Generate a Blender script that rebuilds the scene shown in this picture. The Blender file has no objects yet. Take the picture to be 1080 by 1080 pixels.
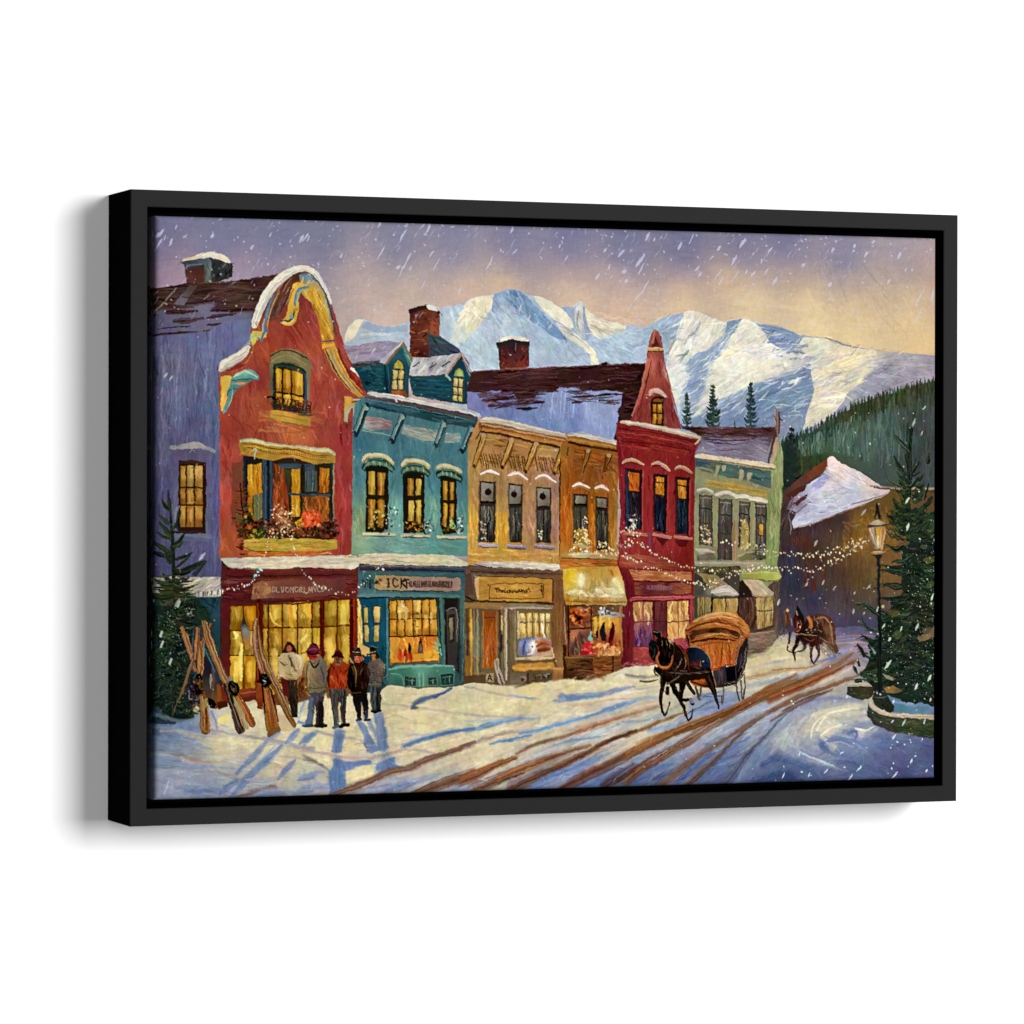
import math
import numpy as np
rng = np.random.RandomState(7)

# ---------------------------------------------------------------- geometry of frame and camera (unit = frame height)
UNIT = 0.66
CAM_F,CAM_POS = 4033.5,np.array([-1.61932949,-5.80668199,0.526994637])
CAM_ROT = (-0.371417703,-0.00534543368,0.00192880236)          # yaw,pitch,roll
FW,FD,RAIL,GAP = 1.45787402,0.131355330,0.0271268389,0.0130657605
CINS = RAIL + GAP

def cam_axes():
    yaw,pit,rol = CAM_ROT
    c,s = math.cos(yaw),math.sin(yaw); R1 = np.array([[c,s,0],[-s,c,0],[0,0,1]])
    c,s = math.cos(pit),math.sin(pit); R2 = np.array([[1,0,0],[0,c,s],[0,-s,c]])
    c,s = math.cos(rol),math.sin(rol); R3 = np.array([[c,0,s],[0,1,0],[-s,0,c]])
    return R3 @ R2 @ R1

def project(P):
    Q = (cam_axes() @ (np.asarray(P,float) - CAM_POS).T).T
    return np.c_[540 + CAM_F * Q[:,0] / Q[:,1],540 - CAM_F * Q[:,2] / Q[:,1]]

def homography(src,dst):
    A = []
    for (x,y),(u,v) in zip(src,dst):
        A.append([x,y,1,0,0,0,-u * x,-u * y,-u]); A.append([0,0,0,x,y,1,-v * x,-v * y,-v])
    return np.linalg.svd(np.array(A))[2][-1].reshape(3,3)

NU,NV = 1500,1000                                                # paint grid of the canvas front
_c = project([(CINS,0,1 - CINS),(FW - CINS,0,1 - CINS),(FW - CINS,0,CINS),(CINS,0,CINS)])
HOM = homography(_c,[(0,0),(NU,0),(NU,NV),(0,NV)])
HINV = np.linalg.inv(HOM)
KPX = NU / 822.0                                                   # grid cells per sketch unit

# ---------------------------------------------------------------- a small oil-paint engine working on the canvas grid
COL = np.zeros((NV,NU,3),np.float32)
IDS = np.zeros((NV,NU),np.int16)
REG = [(0,'painted_sky',None,None)]                                # id -> (part,sub_part,label)
ORG = [0.,0.,1.]
CUR = [0]
NOI = rng.rand(4096).astype(np.float32) - .5
NOI = (NOI + np.roll(NOI,1)) * .7

def part(name,label=None):
    REG.append((len(REG),name,None,label)); CUR[0] = len(REG) - 1
    return CUR[0]
def sub(p,name,label=None):
    REG.append((p,name,1,label)); CUR[0] = len(REG) - 1
    return CUR[0]
def use(i): CUR[0] = i
def org(x,y,s=6.): ORG[:] = [x,y,s]
def hx(h):
    if not isinstance(h,str): return np.array(h,np.float32)
    return np.array([int(h[i:i + 2],16) for i in (0,2,4)],np.float32) / 255
def T(p):
    p = np.asarray(p,float)[:,:2] / ORG[2] + ORG[:2]
    q = np.c_[p,np.ones(len(p))] @ HOM.T
    return q[:,:2] / q[:,2:]
def spl(p,closed=False,n=6):
    p = np.asarray(p,float); m = len(p)
    if m < 3: return p
    out = []
    rngi = range(m) if closed else range(m - 1)
    for i in rngi:
        a,b,c,d = ((p[(i - 1) % m],p[i],p[(i + 1) % m],p[(i + 2) % m]) if closed else
                      (p[max(i - 1,0)],p[i],p[i + 1],p[min(i + 2,m - 1)]))
        for t in np.arange(n) / n:
            out.append(.5 * (2 * b + (c - a) * t + (2 * a - 5 * b + 4 * c - d) * t * t + (3 * b - a - 3 * c + d) * t ** 3))
    if not closed: out.append(p[-1])
    return np.array(out)

def coverage(P,ss=3):
    x0 = max(int(P[:,0].min()) - 1,0); x1 = min(int(P[:,0].max()) + 2,NU)
    y0 = max(int(P[:,1].min()) - 1,0); y1 = min(int(P[:,1].max()) + 2,NV)
    if x1 <= x0 or y1 <= y0: return None
    W,H = x1 - x0,y1 - y0
    acc = np.zeros((H,W + 2),np.float32)
    for a,b in zip(P,np.roll(P,-1,0)):
        s = 1.
        if a[1] == b[1]: continue
        if a[1] > b[1]: a,b,s = b,a,-1.
        k0 = max(math.ceil((a[1] - y0) * ss - .5),0); k1 = min(math.ceil((b[1] - y0) * ss - .5),H * ss)
        if k1 <= k0: continue
        k = np.arange(k0,k1); y = (k + .5) / ss + y0
        x = np.clip(a[0] + (b[0] - a[0]) * (y - a[1]) / (b[1] - a[1]) - x0,0,W)
        i = x.astype(int); f = (x - i).astype(np.float32)
        np.add.at(acc,(k // ss,i),s * (1 - f)); np.add.at(acc,(k // ss,i + 1),s * f)
    return x0,y0,x1,y1,np.clip(np.abs(np.cumsum(acc,1)[:,:W]) / ss,0,1)

def field(cps,x0,y0,x1,y1,pw=2.2):
    """smooth colour field through control points (local coords),evaluated on a raster box"""
    p = T([(c[0],c[1]) for c in cps]); c = np.array([hx(q[2]) for q in cps])
    st = max(1,min(8,(x1 - x0) // 12,(y1 - y0) // 12))
    gx = np.arange(x0,x1 + st,st); gy = np.arange(y0,y1 + st,st)
    X,Y = np.meshgrid(gx,gy)
    w = 1. / ((X[...,None] - p[:,0]) ** 2 + (Y[...,None] - p[:,1]) ** 2 + 9.) ** (pw / 2)
    F = (w[...,None] * c).sum(2) / w.sum(2)[...,None]
    if st == 1: return F[:y1 - y0,:x1 - x0]
    fy = np.arange(y1 - y0) / st; fx = np.arange(x1 - x0) / st
    iy = np.minimum(fy.astype(int),F.shape[0] - 2); ix = np.minimum(fx.astype(int),F.shape[1] - 2)
    ty = (fy - iy)[:,None,None]; tx = (fx - ix)[None,:,None]
    A = F[iy][:,ix]; B = F[iy][:,ix + 1]; C = F[iy + 1][:,ix]; D = F[iy + 1][:,ix + 1]
    return (A * (1 - tx) + B * tx) * (1 - ty) + (C * (1 - tx) + D * tx) * ty

def boxblur(m,r):
    r = int(r)
    for ax in (0,1):
        for _ in range(2):
            c = np.cumsum(np.pad(m,[(r + 1,r) if a == ax else (0,0) for a in (0,1)],mode='edge'),ax)
            n = m.shape[ax]
            m = (np.take(c,range(2 * r + 1,2 * r + 1 + n),ax) - np.take(c,range(n),ax)) / (2 * r + 1)
    return m

def soften(p,r):
    q = coverage(T(p),1)
    x0,y0,x1,y1,m = q
    m = boxblur(m,6)[...,None]
    S = COL[y0:y1,x0:x1]; B = np.stack([boxblur(S[...,k].copy(),int(r + .5)) for k in range(3)],-1)
    S += (B - S) * m

def rough(P,amp):
    """hand-painted edge: subdivide and shake an outline (raster units)"""
    out = []
    for a,b in zip(P,np.roll(P,-1,0)):
        n = max(1,int(np.hypot(*(b - a)) / 9))
        for t in np.arange(n) / n: out.append(a + (b - a) * t)
    out = np.array(out)
    return out + (rng.rand(*out.shape) - .5) * 2 * amp

def poly(p,c,a=1.,sm=False,mk=True,rg=.55,bl=0,tex=.03,pw=2.2):
    P = T(spl(p,True) if sm else p)
    if rg: P = rough(P,rg)
    r = coverage(P)
    if r is None: return
    x0,y0,x1,y1,m = r
    if mk:
        I = IDS[y0:y1,x0:x1]; I[m > .5] = CUR[0]
    if bl:
        k = int(bl * KPX / ORG[2] * 1.0) + 1; k = min(k,60)
        X0,Y0,X1,Y1 = max(x0 - 2 * k,0),max(y0 - 2 * k,0),min(x1 + 2 * k,NU),min(y1 + 2 * k,NV)
        M = np.zeros((Y1 - Y0,X1 - X0),np.float32); M[y0 - Y0:y1 - Y0,x0 - X0:x1 - X0] = m
        m = boxblur(M,k); x0,y0,x1,y1 = X0,Y0,X1,Y1
    F = field(c,x0,y0,x1,y1,pw) if isinstance(c,list) else hx(c)
    if tex and m.size > 40:
        F = F + (rng.rand(*m.shape)[...,None].astype(np.float32) - .5) * tex
    m = (m * a)[...,None]
    S = COL[y0:y1,x0:x1]; S += (F - S) * m

def rect(x0,y0,x1,y1,c,**k): poly([(x0,y0),(x1,y0),(x1,y1),(x0,y1)],c,**k)

def ln(p,w,c,a=1.,br=.06,sm=True,tp=None,mk=True,dry=0.):
    """brush stroke along p; w a number or one per point (full width,local units); br = bristle contrast,dry = broken paint"""
    p = np.asarray(p,float)
    w = np.full(len(p),w,float) if np.isscalar(w) else np.asarray(w,float)
    if tp is None and dry and len(p) > 2: tp = (.7,.5)
    if tp is not None: w = w * np.interp(np.linspace(0,1,len(p)),[0,.5,1],[tp[0],1,tp[1]])
    if sm and len(p) > 2:
        q = spl(np.c_[p,w],n=4); p,w = q[:,:2],np.maximum(q[:,2],.1)
    if dry and dry < .6 and len(w) > 4: w = w * (1 + .5 * np.convolve(rng.rand(len(w) + 2) - .5,np.ones(3) / 2,'valid'))
    P = T(p); R = np.maximum(w * KPX / ORG[2] / 2,.35)
    sf = .75 if (dry and dry < .6) else 0.
    if sf: R = R * 1.18
    rm = R.max() + 1
    x0 = max(int((P[:,0]).min() - rm),0); x1 = min(int(P[:,0].max() + rm) + 2,NU)
    y0 = max(int((P[:,1]).min() - rm),0); y1 = min(int(P[:,1].max() + rm) + 2,NV)
    if x1 <= x0 or y1 <= y0: return
    M = np.zeros((y1 - y0,x1 - x0),np.float32); S = np.zeros_like(M); L = np.zeros_like(M)
    acc = 0.
    for i in range(len(P) - 1):
        a_,b_ = P[i],P[i + 1]; d = b_ - a_; l = math.hypot(*d)
        if l < 1e-6: continue
        r0,r1 = R[i],R[i + 1]; rr = max(r0,r1) + 1
        u0 = max(int(min(a_[0],b_[0]) - rr),x0); u1 = min(int(max(a_[0],b_[0]) + rr) + 2,x1)
        v0 = max(int(min(a_[1],b_[1]) - rr),y0); v1 = min(int(max(a_[1],b_[1]) + rr) + 2,y1)
        if u1 <= u0 or v1 <= v0: acc += l; continue
        X = np.arange(u0,u1)[None,:] + .5 - a_[0]; Y = np.arange(v0,v1)[:,None] + .5 - a_[1]
        t = np.clip((X * d[0] + Y * d[1]) / (l * l),0,1)
        r = r0 + (r1 - r0) * t
        dist = np.hypot(X - t * d[0],Y - t * d[1])
        m = np.clip((r - dist) / np.maximum(1.,sf * r) + (.5 if not sf else .0),0,1)
        if sf: m = m * (2 - m)
        sl = (slice(v0 - y0,v1 - y0),slice(u0 - x0,u1 - x0))
        up = m > M[sl]
        M[sl][up] = m[up]
        S[sl][up] = ((X * d[1] - Y * d[0]) / (l * r))[up]
        L[sl][up] = (acc + t * l)[up]
        acc += l
    F = hx(c)
    if br or dry:
        k = rng.randint(4096)
        nb = max(3.,R.max() * 1.3)
        n1 = NOI[(k + ((S + 1.2) * nb).astype(int) + (L / 42).astype(int) * 37) % 4096] + NOI[(k + 991 + ((S + 1.2) * nb * .5).astype(int)) % 4096]
        if dry: M = M * np.clip(1 - dry * 2.2 * np.clip(n1 + .15 + dry * .4 * (L / max(acc,1) - .5),0,1),0,1)
        F = F + (n1 * br * 1.6)[...,None]
    if mk:
        I = IDS[y0:y1,x0:x1]; I[M > .5] = CUR[0]
    m = (M * a)[...,None]
    Z = COL[y0:y1,x0:x1]; Z += (F - Z) * m

def inside_pts(p,n,sm=False):
    P = T(spl(p,True) if sm else p); r = coverage(P,1)
    if r is None: return None
    x0,y0,x1,y1,m = r
    ys,xs = np.nonzero(m > .5)
    if not len(ys): return None
    k = rng.randint(len(ys),size=n)
    B = np.zeros((NV,NU),bool); B[y0:y1,x0:x1] = m > .5
    return np.c_[xs[k] + x0 + .5,ys[k] + y0 + .5],B

def hatch(p,n,L,W,ang=0.,j=.05,pal=None,a=.6,br=.08,spread=10,sm=False,clip=True,curve=.12,mk=False):
    """n short strokes inside outline p,picking up the paint below (or from pal),along ang (degrees,+ = downwards right)"""
    r = inside_pts(p,n,sm)
    if r is None: return
    pts,B = r
    keep = None
    if clip:
        ys,xs = np.nonzero(B); b = (max(ys.min() - 60,0),ys.max() + 60,max(xs.min() - 60,0),xs.max() + 60)
        keep = COL[b[0]:b[1],b[2]:b[3]].copy(); kb = B[b[0]:b[1],b[2]:b[3]]
    loc = np.c_[pts,np.ones(len(pts))] @ HINV.T; loc = (loc[:,:2] / loc[:,2:] - ORG[:2]) * ORG[2]
    sc = ORG[2]
    for (x,y),(lx,ly) in zip(pts,loc):
        an = ang(lx,ly) if callable(ang) else ang
        an = math.radians(an + rng.randn() * spread)
        l = L * (.5 + rng.rand()) / 2; w = W * (.5 + rng.rand())
        if pal is None: c = COL[min(int(y),NV - 1),min(int(x),NU - 1)].copy()
        else: c = hx(pal[rng.randint(len(pal))])
        c = c + rng.randn() * j + rng.randn(3) * j * .35
        dx,dy = math.cos(an) * l,math.sin(an) * l; cv = rng.randn() * curve * l
        ln([(lx - dx,ly - dy,),(lx - dy * cv / max(l,1),ly + dx * cv / max(l,1)),(lx + dx,ly + dy)],[w * .6,w,w * .35],c,a=a,br=br,mk=mk,sm=False)
    if clip:
        z = COL[b[0]:b[1],b[2]:b[3]]; z[~kb] = keep[~kb]

def dab(x,y,r,c,a=1.,mk=True,ry=None,ang=0.,rg=.25):
    ry = r if ry is None else ry
    t = np.linspace(0,2 * np.pi,11)[:-1] + rng.rand()
    ca,sa = math.cos(math.radians(ang)),math.sin(math.radians(ang))
    u,v = r * np.cos(t) * (1 + (rng.rand(10) - .5) * rg),ry * np.sin(t) * (1 + (rng.rand(10) - .5) * rg)
    poly(np.c_[x + u * ca - v * sa,y + u * sa + v * ca],c,a=a,mk=mk,rg=0,tex=0)

def dabs(p,n,r,pal,j=.05,a=.9,mk=False,asp=1.6,ang=None):
    g = inside_pts(p,n)
    if g is None: return
    pts = g[0]
    loc = np.c_[pts,np.ones(len(pts))] @ HINV.T; loc = (loc[:,:2] / loc[:,2:] - ORG[:2]) * ORG[2]
    for lx,ly in loc:
        k = r * (.5 + rng.rand())
        dab(lx,ly,k,hx(pal[rng.randint(len(pal))]) + rng.randn() * j,a=a,mk=mk,ry=k / asp,ang=rng.rand() * 180 if ang is None else ang + rng.randn() * 20)

def glow(x,y,r,c,a=.5):
    P = T([(x,y)])[0]; R = r * KPX / ORG[2]
    x0,x1 = max(int(P[0] - R),0),min(int(P[0] + R) + 1,NU); y0,y1 = max(int(P[1] - R),0),min(int(P[1] + R) + 1,NV)
    if x1 <= x0 or y1 <= y0: return
    d = np.hypot(np.arange(x0,x1)[None,:] - P[0],np.arange(y0,y1)[:,None] - P[1]) / R
    m = (np.clip(1 - d,0,1) ** 1.6 * a)[...,None]
    S = COL[y0:y1,x0:x1]; S += (hx(c) - S) * m

def quad(q,u,v):
    q = np.asarray(q,float)
    return (q[0] * (1 - u) + q[1] * u) * (1 - v) + (q[3] * (1 - u) + q[2] * u) * v
def qp(q,u0,v0,u1,v1): return [quad(q,u0,v0),quad(q,u1,v0),quad(q,u1,v1),quad(q,u0,v1)]

def panes(q,cols,rows,pal,bar,bw,gapu=.0,streak=True):
    """glass panes: cols/rows = break fractions; vertical curtain-like streaks of warm colour; bars between"""
    for i in range(len(cols) - 1):
        for k in range(len(rows) - 1):
            pq = qp(q,cols[i],rows[k],cols[i + 1],rows[k + 1])
            c = hx(pal[rng.randint(len(pal))])
            poly(pq,c)
            if streak:
                h = np.hypot(*(np.array(pq[3]) - pq[0])); w = np.hypot(*(np.array(pq[1]) - pq[0]))
                hatch(pq,int(5 + w / 6),h * .8,max(w * .16,2),90,pal=pal,a=.38,j=.05,spread=9)
            poly(qp(pq,0,.62,1,1),'5a3c1c',a=.28,bl=6,mk=False,tex=0); poly(qp(pq,0,0,.3,1),'4a2c14',a=.22,bl=5,mk=False,tex=0); poly(qp(pq,.4,.15,.8,.6),'f0dca0',a=.3,bl=6,mk=False,tex=0)
    for u in cols: ln([quad(q,u,rows[0]),quad(q,u,rows[-1])],bw,bar,br=.03)
    for v in rows: ln([quad(q,cols[0],v),quad(q,cols[-1],v)],bw,bar,br=.03)
# ---- sky
org(0,0,1)
use(0)
SKY = [(158,232,'6f6d88'),(158,262,'776e88'),(160,290,'937a8a'),(195,298,'a98a90'),(235,232,'76758c'),(235,262,'7b788f'),(250,285,'a08894'),
       (300,232,'757489'),(300,258,'777690'),(306,276,'9a8890'),(340,236,'787789'),(338,262,'7c798c'),(345,280,'8c828f'),(352,300,'a8958f'),(372,292,'b39e95'),(385,310,'c2a796'),(372,335,'b9a192'),
       (420,238,'7e7c8e'),(420,268,'858092'),(425,285,'a3948f'),(430,303,'c3a892'),(420,330,'ccae98'),(400,345,'d2b49c'),(480,240,'7f7d91'),(480,272,'8b8595'),(485,290,'b49e95'),(490,305,'d3b08f'),(480,322,'cdae98'),
       (540,242,'7c788e'),(540,265,'827c92'),(535,282,'a8938f'),(530,298,'d5b48c'),(600,244,'777590'),(600,266,'807a92'),(600,283,'a8918f'),(600,303,'cfb093'),(610,322,'dcb992'),(660,247,'73728a'),(660,272,'7d788f'),(652,296,'bda092'),(660,330,'d9b591'),
       (720,249,'6e6d87'),(720,272,'757189'),(720,290,'a58d92'),(720,304,'d2b089'),(720,328,'dcbd8f'),(780,250,'767286'),(780,272,'8a7f90'),(772,295,'d1af86'),(790,322,'e0c390'),(830,254,'76728a'),(840,275,'8e828f'),(840,293,'bda086'),(850,318,'dcbd89'),(860,345,'e6c990'),
       (890,255,'888090'),(890,280,'878091'),(898,300,'b59c89'),(900,322,'d7b786'),(900,350,'e2c488'),(950,258,'a09295'),(960,285,'a39089'),(960,310,'c8ab85'),(960,340,'ddbd82'),(975,368,'e0bb80'),(984,262,'ad9694'),(984,290,'b69584'),(984,320,'cba983')]
poly([(150,215),(1000,235),(1000,600),(150,600)],SKY,rg=0,tex=0,pw=3.4)
for _k in range(3): COL[:,:,_k] = boxblur(COL[:,:,_k],13)
hatch([(155,222),(990,245),(990,390),(155,330)],700,42,6,-4,j=.013,a=.2,br=.03,spread=14)
hatch([(155,222),(990,245),(990,390),(155,330)],260,22,2.4,-52,j=.018,a=.16,br=.04,spread=12)
hatch([(850,270),(985,290),(985,365),(850,330)],60,30,3,62,j=.03,a=.3,br=.06,spread=10)

# ---- mountains
MB = part('painted_mountain','snowy peaks in blue shade and cream light behind the roofs')
org(320,220)
poly([(255,880),(262,800),(285,745),(330,702),(370,698),(410,714),(470,736),(560,746),(640,722),(700,700),(700,990),(255,990)],'a3b2c6')
poly([(262,850),(266,790),(288,745),(335,704),(392,702),(355,740),(335,800),(290,845)],'d8cfae')
poly([(360,750),(400,716),(470,740),(560,750),(660,735),(660,780),(480,790)],'8ea3c0')
ln([(370,800),(460,797),(550,800)],20,'c0c6cc',dry=.3)
ln([(350,830),(480,818),(660,800)],16,'94a5c2',dry=.3)
poly([(850,640),(1000,625),(1085,560),(1085,1080),(840,1080)],'a2b8d1')
hatch([(850,640),(1000,625),(1085,580),(1085,1080),(840,1080)],40,150,22,95,j=.03,a=.5)
org(490,220)
ridge = [(-135,620),(-60,618),(0,592),(60,560),(180,545),(225,528),(270,512),(340,515),(400,545),(460,556),(540,580),(600,625),(640,622),(695,620),(730,583),(750,600),(772,650),(830,690),(900,710),
         (1000,730),(1060,746),(1150,746),(1220,710),(1280,685),(1390,658),(1420,650),(1490,660),(1560,690),(1620,716),(1660,720),(1700,705),(1760,698),(1820,710),(1870,735),
         (1920,745),(2000,755),(2080,780),(2100,790),(2160,805),(2280,820),(2350,835),(2410,856),(2490,880),(2590,895),(2710,910),(3010,932)]
poly(ridge + [(3010,1700),(-60,1500)],[(0,700,'aebfd3'),(600,900,'9db3cf'),(1000,900,'9fb4cf'),(1300,800,'93a9c6'),(1600,950,'8aa2c5'),(1500,1250,'7b93b8'),(2000,1300,'6f87ae'),(2500,1000,'9691a9'),(2900,1100,'8e89a2'),(2800,1300,'918ca4')])
hatch(ridge + [(3010,1300),(2000,1500),(-60,1200)],420,150,26,lambda x,y: 48 if x < 800 else (-30 if x < 1500 else -22),j=.03,a=.5,spread=16)
# sunlit and shaded facets,first peak
CR = 'd9cfb2'
poly([(8,594),(60,563),(185,547),(172,640),(105,720),(72,770),(10,830),(-40,872),(-94,842),(-60,740),(-20,650)],[(0,620,'d8cfb5'),(160,560,'dcd2b2'),(60,740,'d6cba9'),(-40,800,'c8cac4')])
hatch([(0,600),(185,547),(172,640),(72,770),(-40,870),(-90,840)],40,90,16,112,j=.045,a=.6)
poly([(172,640),(185,548),(230,526),(270,510),(345,517),(400,560),(440,610),(520,690),(600,770),(650,832),(600,830),(540,800),(470,745),(380,690),(330,700),(290,750),(240,740),(200,690)],
     [(230,560,'86a1c4'),(320,560,'6f8fba'),(300,680,'93abca'),(430,650,'7292bf'),(600,810,'6a8cba')])
poly([(205,650),(250,600),(330,650),(340,700),(292,752),(240,735),(212,700)],'a5b6cb',bl=3)
for p in ([(290,530),(330,590),(350,640)],[(310,525),(370,600),(400,640)],[(265,540),(300,600),(345,650)]): ln(p,14,'5c7fae',dry=.3)
poly([(230,700),(290,680),(300,740),(250,752)],'b9c6d2',bl=3)
hatch([(172,640),(185,548),(270,512),(345,517),(440,610),(650,832),(470,745),(290,750)],90,70,12,50,j=.04,a=.6)
poly([(428,553),(470,556),(540,582),(600,628),(650,668),(695,752),(670,762),(600,722),(520,672),(462,605)],[(450,560,'d9cfbb'),(600,660,'dad0b8'),(680,750,'dcd6c4')])
poly([(600,625),(640,622),(697,620),(690,690),(650,665)],'8aa3c3')
poly([(575,720),(640,745),(720,800),(780,850),(830,910),(850,985),(802,985),(792,925),(745,880),(640,815),(610,775)],[(620,760,'c9c8bd'),(760,860,'d3cdb8'),(830,960,'d8d2b6')])
poly([(695,690),(705,625),(732,584),(752,610),(765,670),(790,800),(745,840),(705,770)],[(730,620,'cbcac8'),(720,720,'c8c4b4'),(780,780,'9aa4bd')])
poly([(742,606),(768,650),(775,720),(800,800),(770,830),(752,740)],'8c9abb')
ln([(720,650),(712,720),(730,790)],12,'8f9bb6',dry=.3); ln([(655,670),(690,720),(712,770)],12,'97a7c1',dry=.3)
for p in ([(610,770),(700,810),(790,880)],[(600,745),(660,768),(720,800)]): ln(p,6,'8c94a6',dry=.4)
poly([(758,632),(830,690),(900,711),(1000,731),(1060,748),(1010,785),(940,822),(860,832),(800,792),(772,720)],[(800,700,'d9d0b8'),(1000,750,'d8cfb4'),(880,810,'d0cbb8')])
hatch([(758,640),(900,715),(1060,748),(940,822),(800,792)],60,110,10,22,j=.04,a=.6)
poly([(850,830),(1000,770),(1150,760),(1150,980),(900,980),(800,860)],'a3b6d0',bl=8,a=.8)
hatch([(800,830),(1150,760),(1150,980),(850,980)],50,120,14,35,j=.03,a=.5,pal=['9fb4d0','b3c3d6','8fa8c9'])
for x in (480,620,420): ln([(x,860),(x + 30,940),(x - 20,980)],30,'aebfd3',dry=.4,a=.6)
# second massif
org(660,220)
poly([(0,742),(130,747),(200,710),(262,685),(372,660),(372,720),(335,800),(285,840),(245,960),(0,980)],[(60,800,'9fb3cd'),(300,720,'8ba2c2'),(200,900,'9db0ca')])
hatch([(0,745),(200,712),(370,665),(330,800),(245,960),(0,970)],70,90,14,-28,j=.03,a=.5)
poly([(368,658),(400,648),(470,660),(540,690),(612,716),(645,722),(632,780),(570,845),(520,890),(450,912),(408,945),(360,985),(300,1080),(255,1020),(262,940),(330,800),(362,740)],
     [(420,680,'d8ceb6'),(560,740,'d3ccba'),(500,840,'d8d3cb'),(350,900,'d2cfc8'),(290,1040,'cfcfcf')])
hatch([(368,660),(470,660),(612,716),(632,780),(450,912),(300,1080),(262,940)],110,100,13,120,j=.035,a=.6,pal=['dcd5c8','d2cbb9','d9cfb0','e0dccf','c3c9d2'])
for p,w in (([(470,715),(450,770),(400,810),(370,860)],16),([(400,810),(440,800)],18),([(395,900),(340,965),(310,1010)],22),([(455,745),(435,780)],10),([(300,830),(280,900)],8)): ln(p,w,'8494b0',dry=.35)
ln([(300,820),(285,870),(265,940)],9,'c99f70',dry=.3)
poly([(640,722),(690,704),(745,698),(725,740),(690,770),(645,850),(592,900),(545,985),(525,1080),(385,1080),(405,960),(445,930),(545,890),(570,840),(620,795)],
     [(690,730,'6c88ae'),(600,840,'8aa0c4'),(480,1000,'7f99c0'),(450,1060,'8ba3c5')])
hatch([(640,722),(745,698),(645,850),(525,1080),(385,1080),(445,930),(570,840)],80,90,14,125,j=.035,a=.55)
poly([(736,700),(775,700),(822,728),(872,780),(912,850),(1000,905),(1085,960),(1085,1030),(900,1075),(700,1085),(520,1085),(542,1010),(602,900),(662,810),(700,765)],
     [(760,730,'d7cfbd'),(800,850,'d8d4cd'),(640,900,'ddd2b4'),(700,1000,'d5d2ce'),(600,1050,'d9d2bd'),(1000,960,'d3d1d0')])
hatch([(736,705),(775,705),(872,780),(912,850),(1085,960),(1085,1030),(700,1085),(520,1085),(602,900)],170,170,14,lambda x,y: 150 if x < 800 else 165,j=.03,a=.6,pal=['d8d3ca','dfdacf','dcd0ae','d4d3d6','e2dbc0','c6ccd8'])
for p in ([(840,740),(960,760),(1085,800)],[(905,800),(1000,820),(1085,830)],[(900,845),(1000,840),(1080,850)],[(980,880),(1060,890),(1200,880)],[(870,770),(930,780),(1000,770)]): ln(p,[20,34,20],'7690b6',dry=.25)
ln([(560,940),(640,930),(760,925)],12,'e2d6a4',dry=.3); ln([(560,1000),(700,990),(860,960)],12,'c4a678',dry=.6,a=.5)
org(815,220)
poly([(40,1090),(100,930),(200,812),(330,822),(410,856),(500,880),(640,897),(1035,932),(1035,1090),(40,1090)],[(100,880,'cfcac2'),(300,860,'d3c9b4'),(480,940,'d4c6a2'),(600,920,'cfc2aa'),(700,1010,'958fa6'),(1000,1000,'908ba2'),(950,950,'9e95a4'),(250,1040,'bfc3c8'),(450,1070,'d2c6a4')])
hatch([(0,900),(200,815),(330,825),(500,882),(1035,935),(1035,1090),(0,1090)],170,130,12,-14,j=.03,a=.5,spread=12)
for p,w in (([(-10,760),(80,790),(180,830)],26),([(-20,820),(60,830),(130,830)],36),([(50,880),(120,870),(220,868)],30),([(90,910),(150,905),(200,915)],20),([(110,955),(200,950),(285,945)],20),([(20,1080),(140,1040),(230,985)],46),([(180,1030),(300,1020),(380,1040)],22),([(30,935),(55,933)],12)): ln(p,w,'6f88b0',dry=.25)
ln([(330,820),(400,838),(470,868),(540,884)],6,'8a7468',a=.8)
for p,w in (([(380,990),(460,960),(560,930)],26),([(400,985),(480,990),(560,960)],24),([(520,920),(600,930),(640,920)],16)): ln(p,w,'dccb9a',dry=.3)
for p in ([(560,990),(700,950),(1030,945)],[(620,1040),(800,1000),(1030,990)],[(330,975),(440,935),(560,915)]): ln(p,12,'aaa2ae',dry=.4)
# lower slopes
org(815,390)
poly([(-700,200),(-500,290),(-350,260),(0,60),(240,10),(265,120),(212,270),(190,360),(60,460),(0,470),(-700,470)],[(-500,380,'7088ae'),(-200,250,'7289b0'),(0,200,'647ea6'),(200,80,'7088ac'),(60,400,'8088a6'),(-100,420,'6b82aa')])
poly([(240,10),(300,-20),(640,-10),(570,75),(480,140),(440,210),(400,260),(330,325),(190,385),(212,280),(262,150)],[(400,60,'d3c7a4'),(280,200,'d6cab2'),(300,300,'c9bdae'),(560,20,'cdbf9c')])
hatch([(240,10),(640,-10),(480,140),(400,260),(190,385),(262,150)],90,130,13,-22,j=.04,a=.6,pal=['d9cda8','cbbfb0','d6c69a','bdb5b8','d2c8b8','aaa4b4'])
poly([(640,-12),(1035,-20),(1035,75),(850,95),(700,152),(480,250),(440,215),(500,130),(570,75)],[(700,60,'918ca3'),(1000,30,'9a91a4'),(520,180,'9a99ac')])
hatch([(640,-12),(1035,-20),(1035,75),(700,152),(480,250),(500,130)],70,150,12,18,j=.028,a=.55)
hatch([(-700,220),(-350,260),(0,60),(240,10),(212,270),(60,460),(-700,470)],150,170,18,-24,j=.03,a=.5)
org(660,390)
poly([(240,-30),(1158,-60),(850,75),(620,180),(500,275),(420,310),(350,365),(300,200)],[(450,60,'8299c0'),(400,200,'86a0c4'),(560,230,'7f97ba'),(350,330,'8ea6c6')],bl=5)
poly([(235,-30),(385,-30),(402,40),(372,130),(345,220),(335,330),(300,200)],[(300,20,'d3d1c8'),(340,150,'c8ccd0'),(330,280,'b4c2d2')],bl=5)
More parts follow.
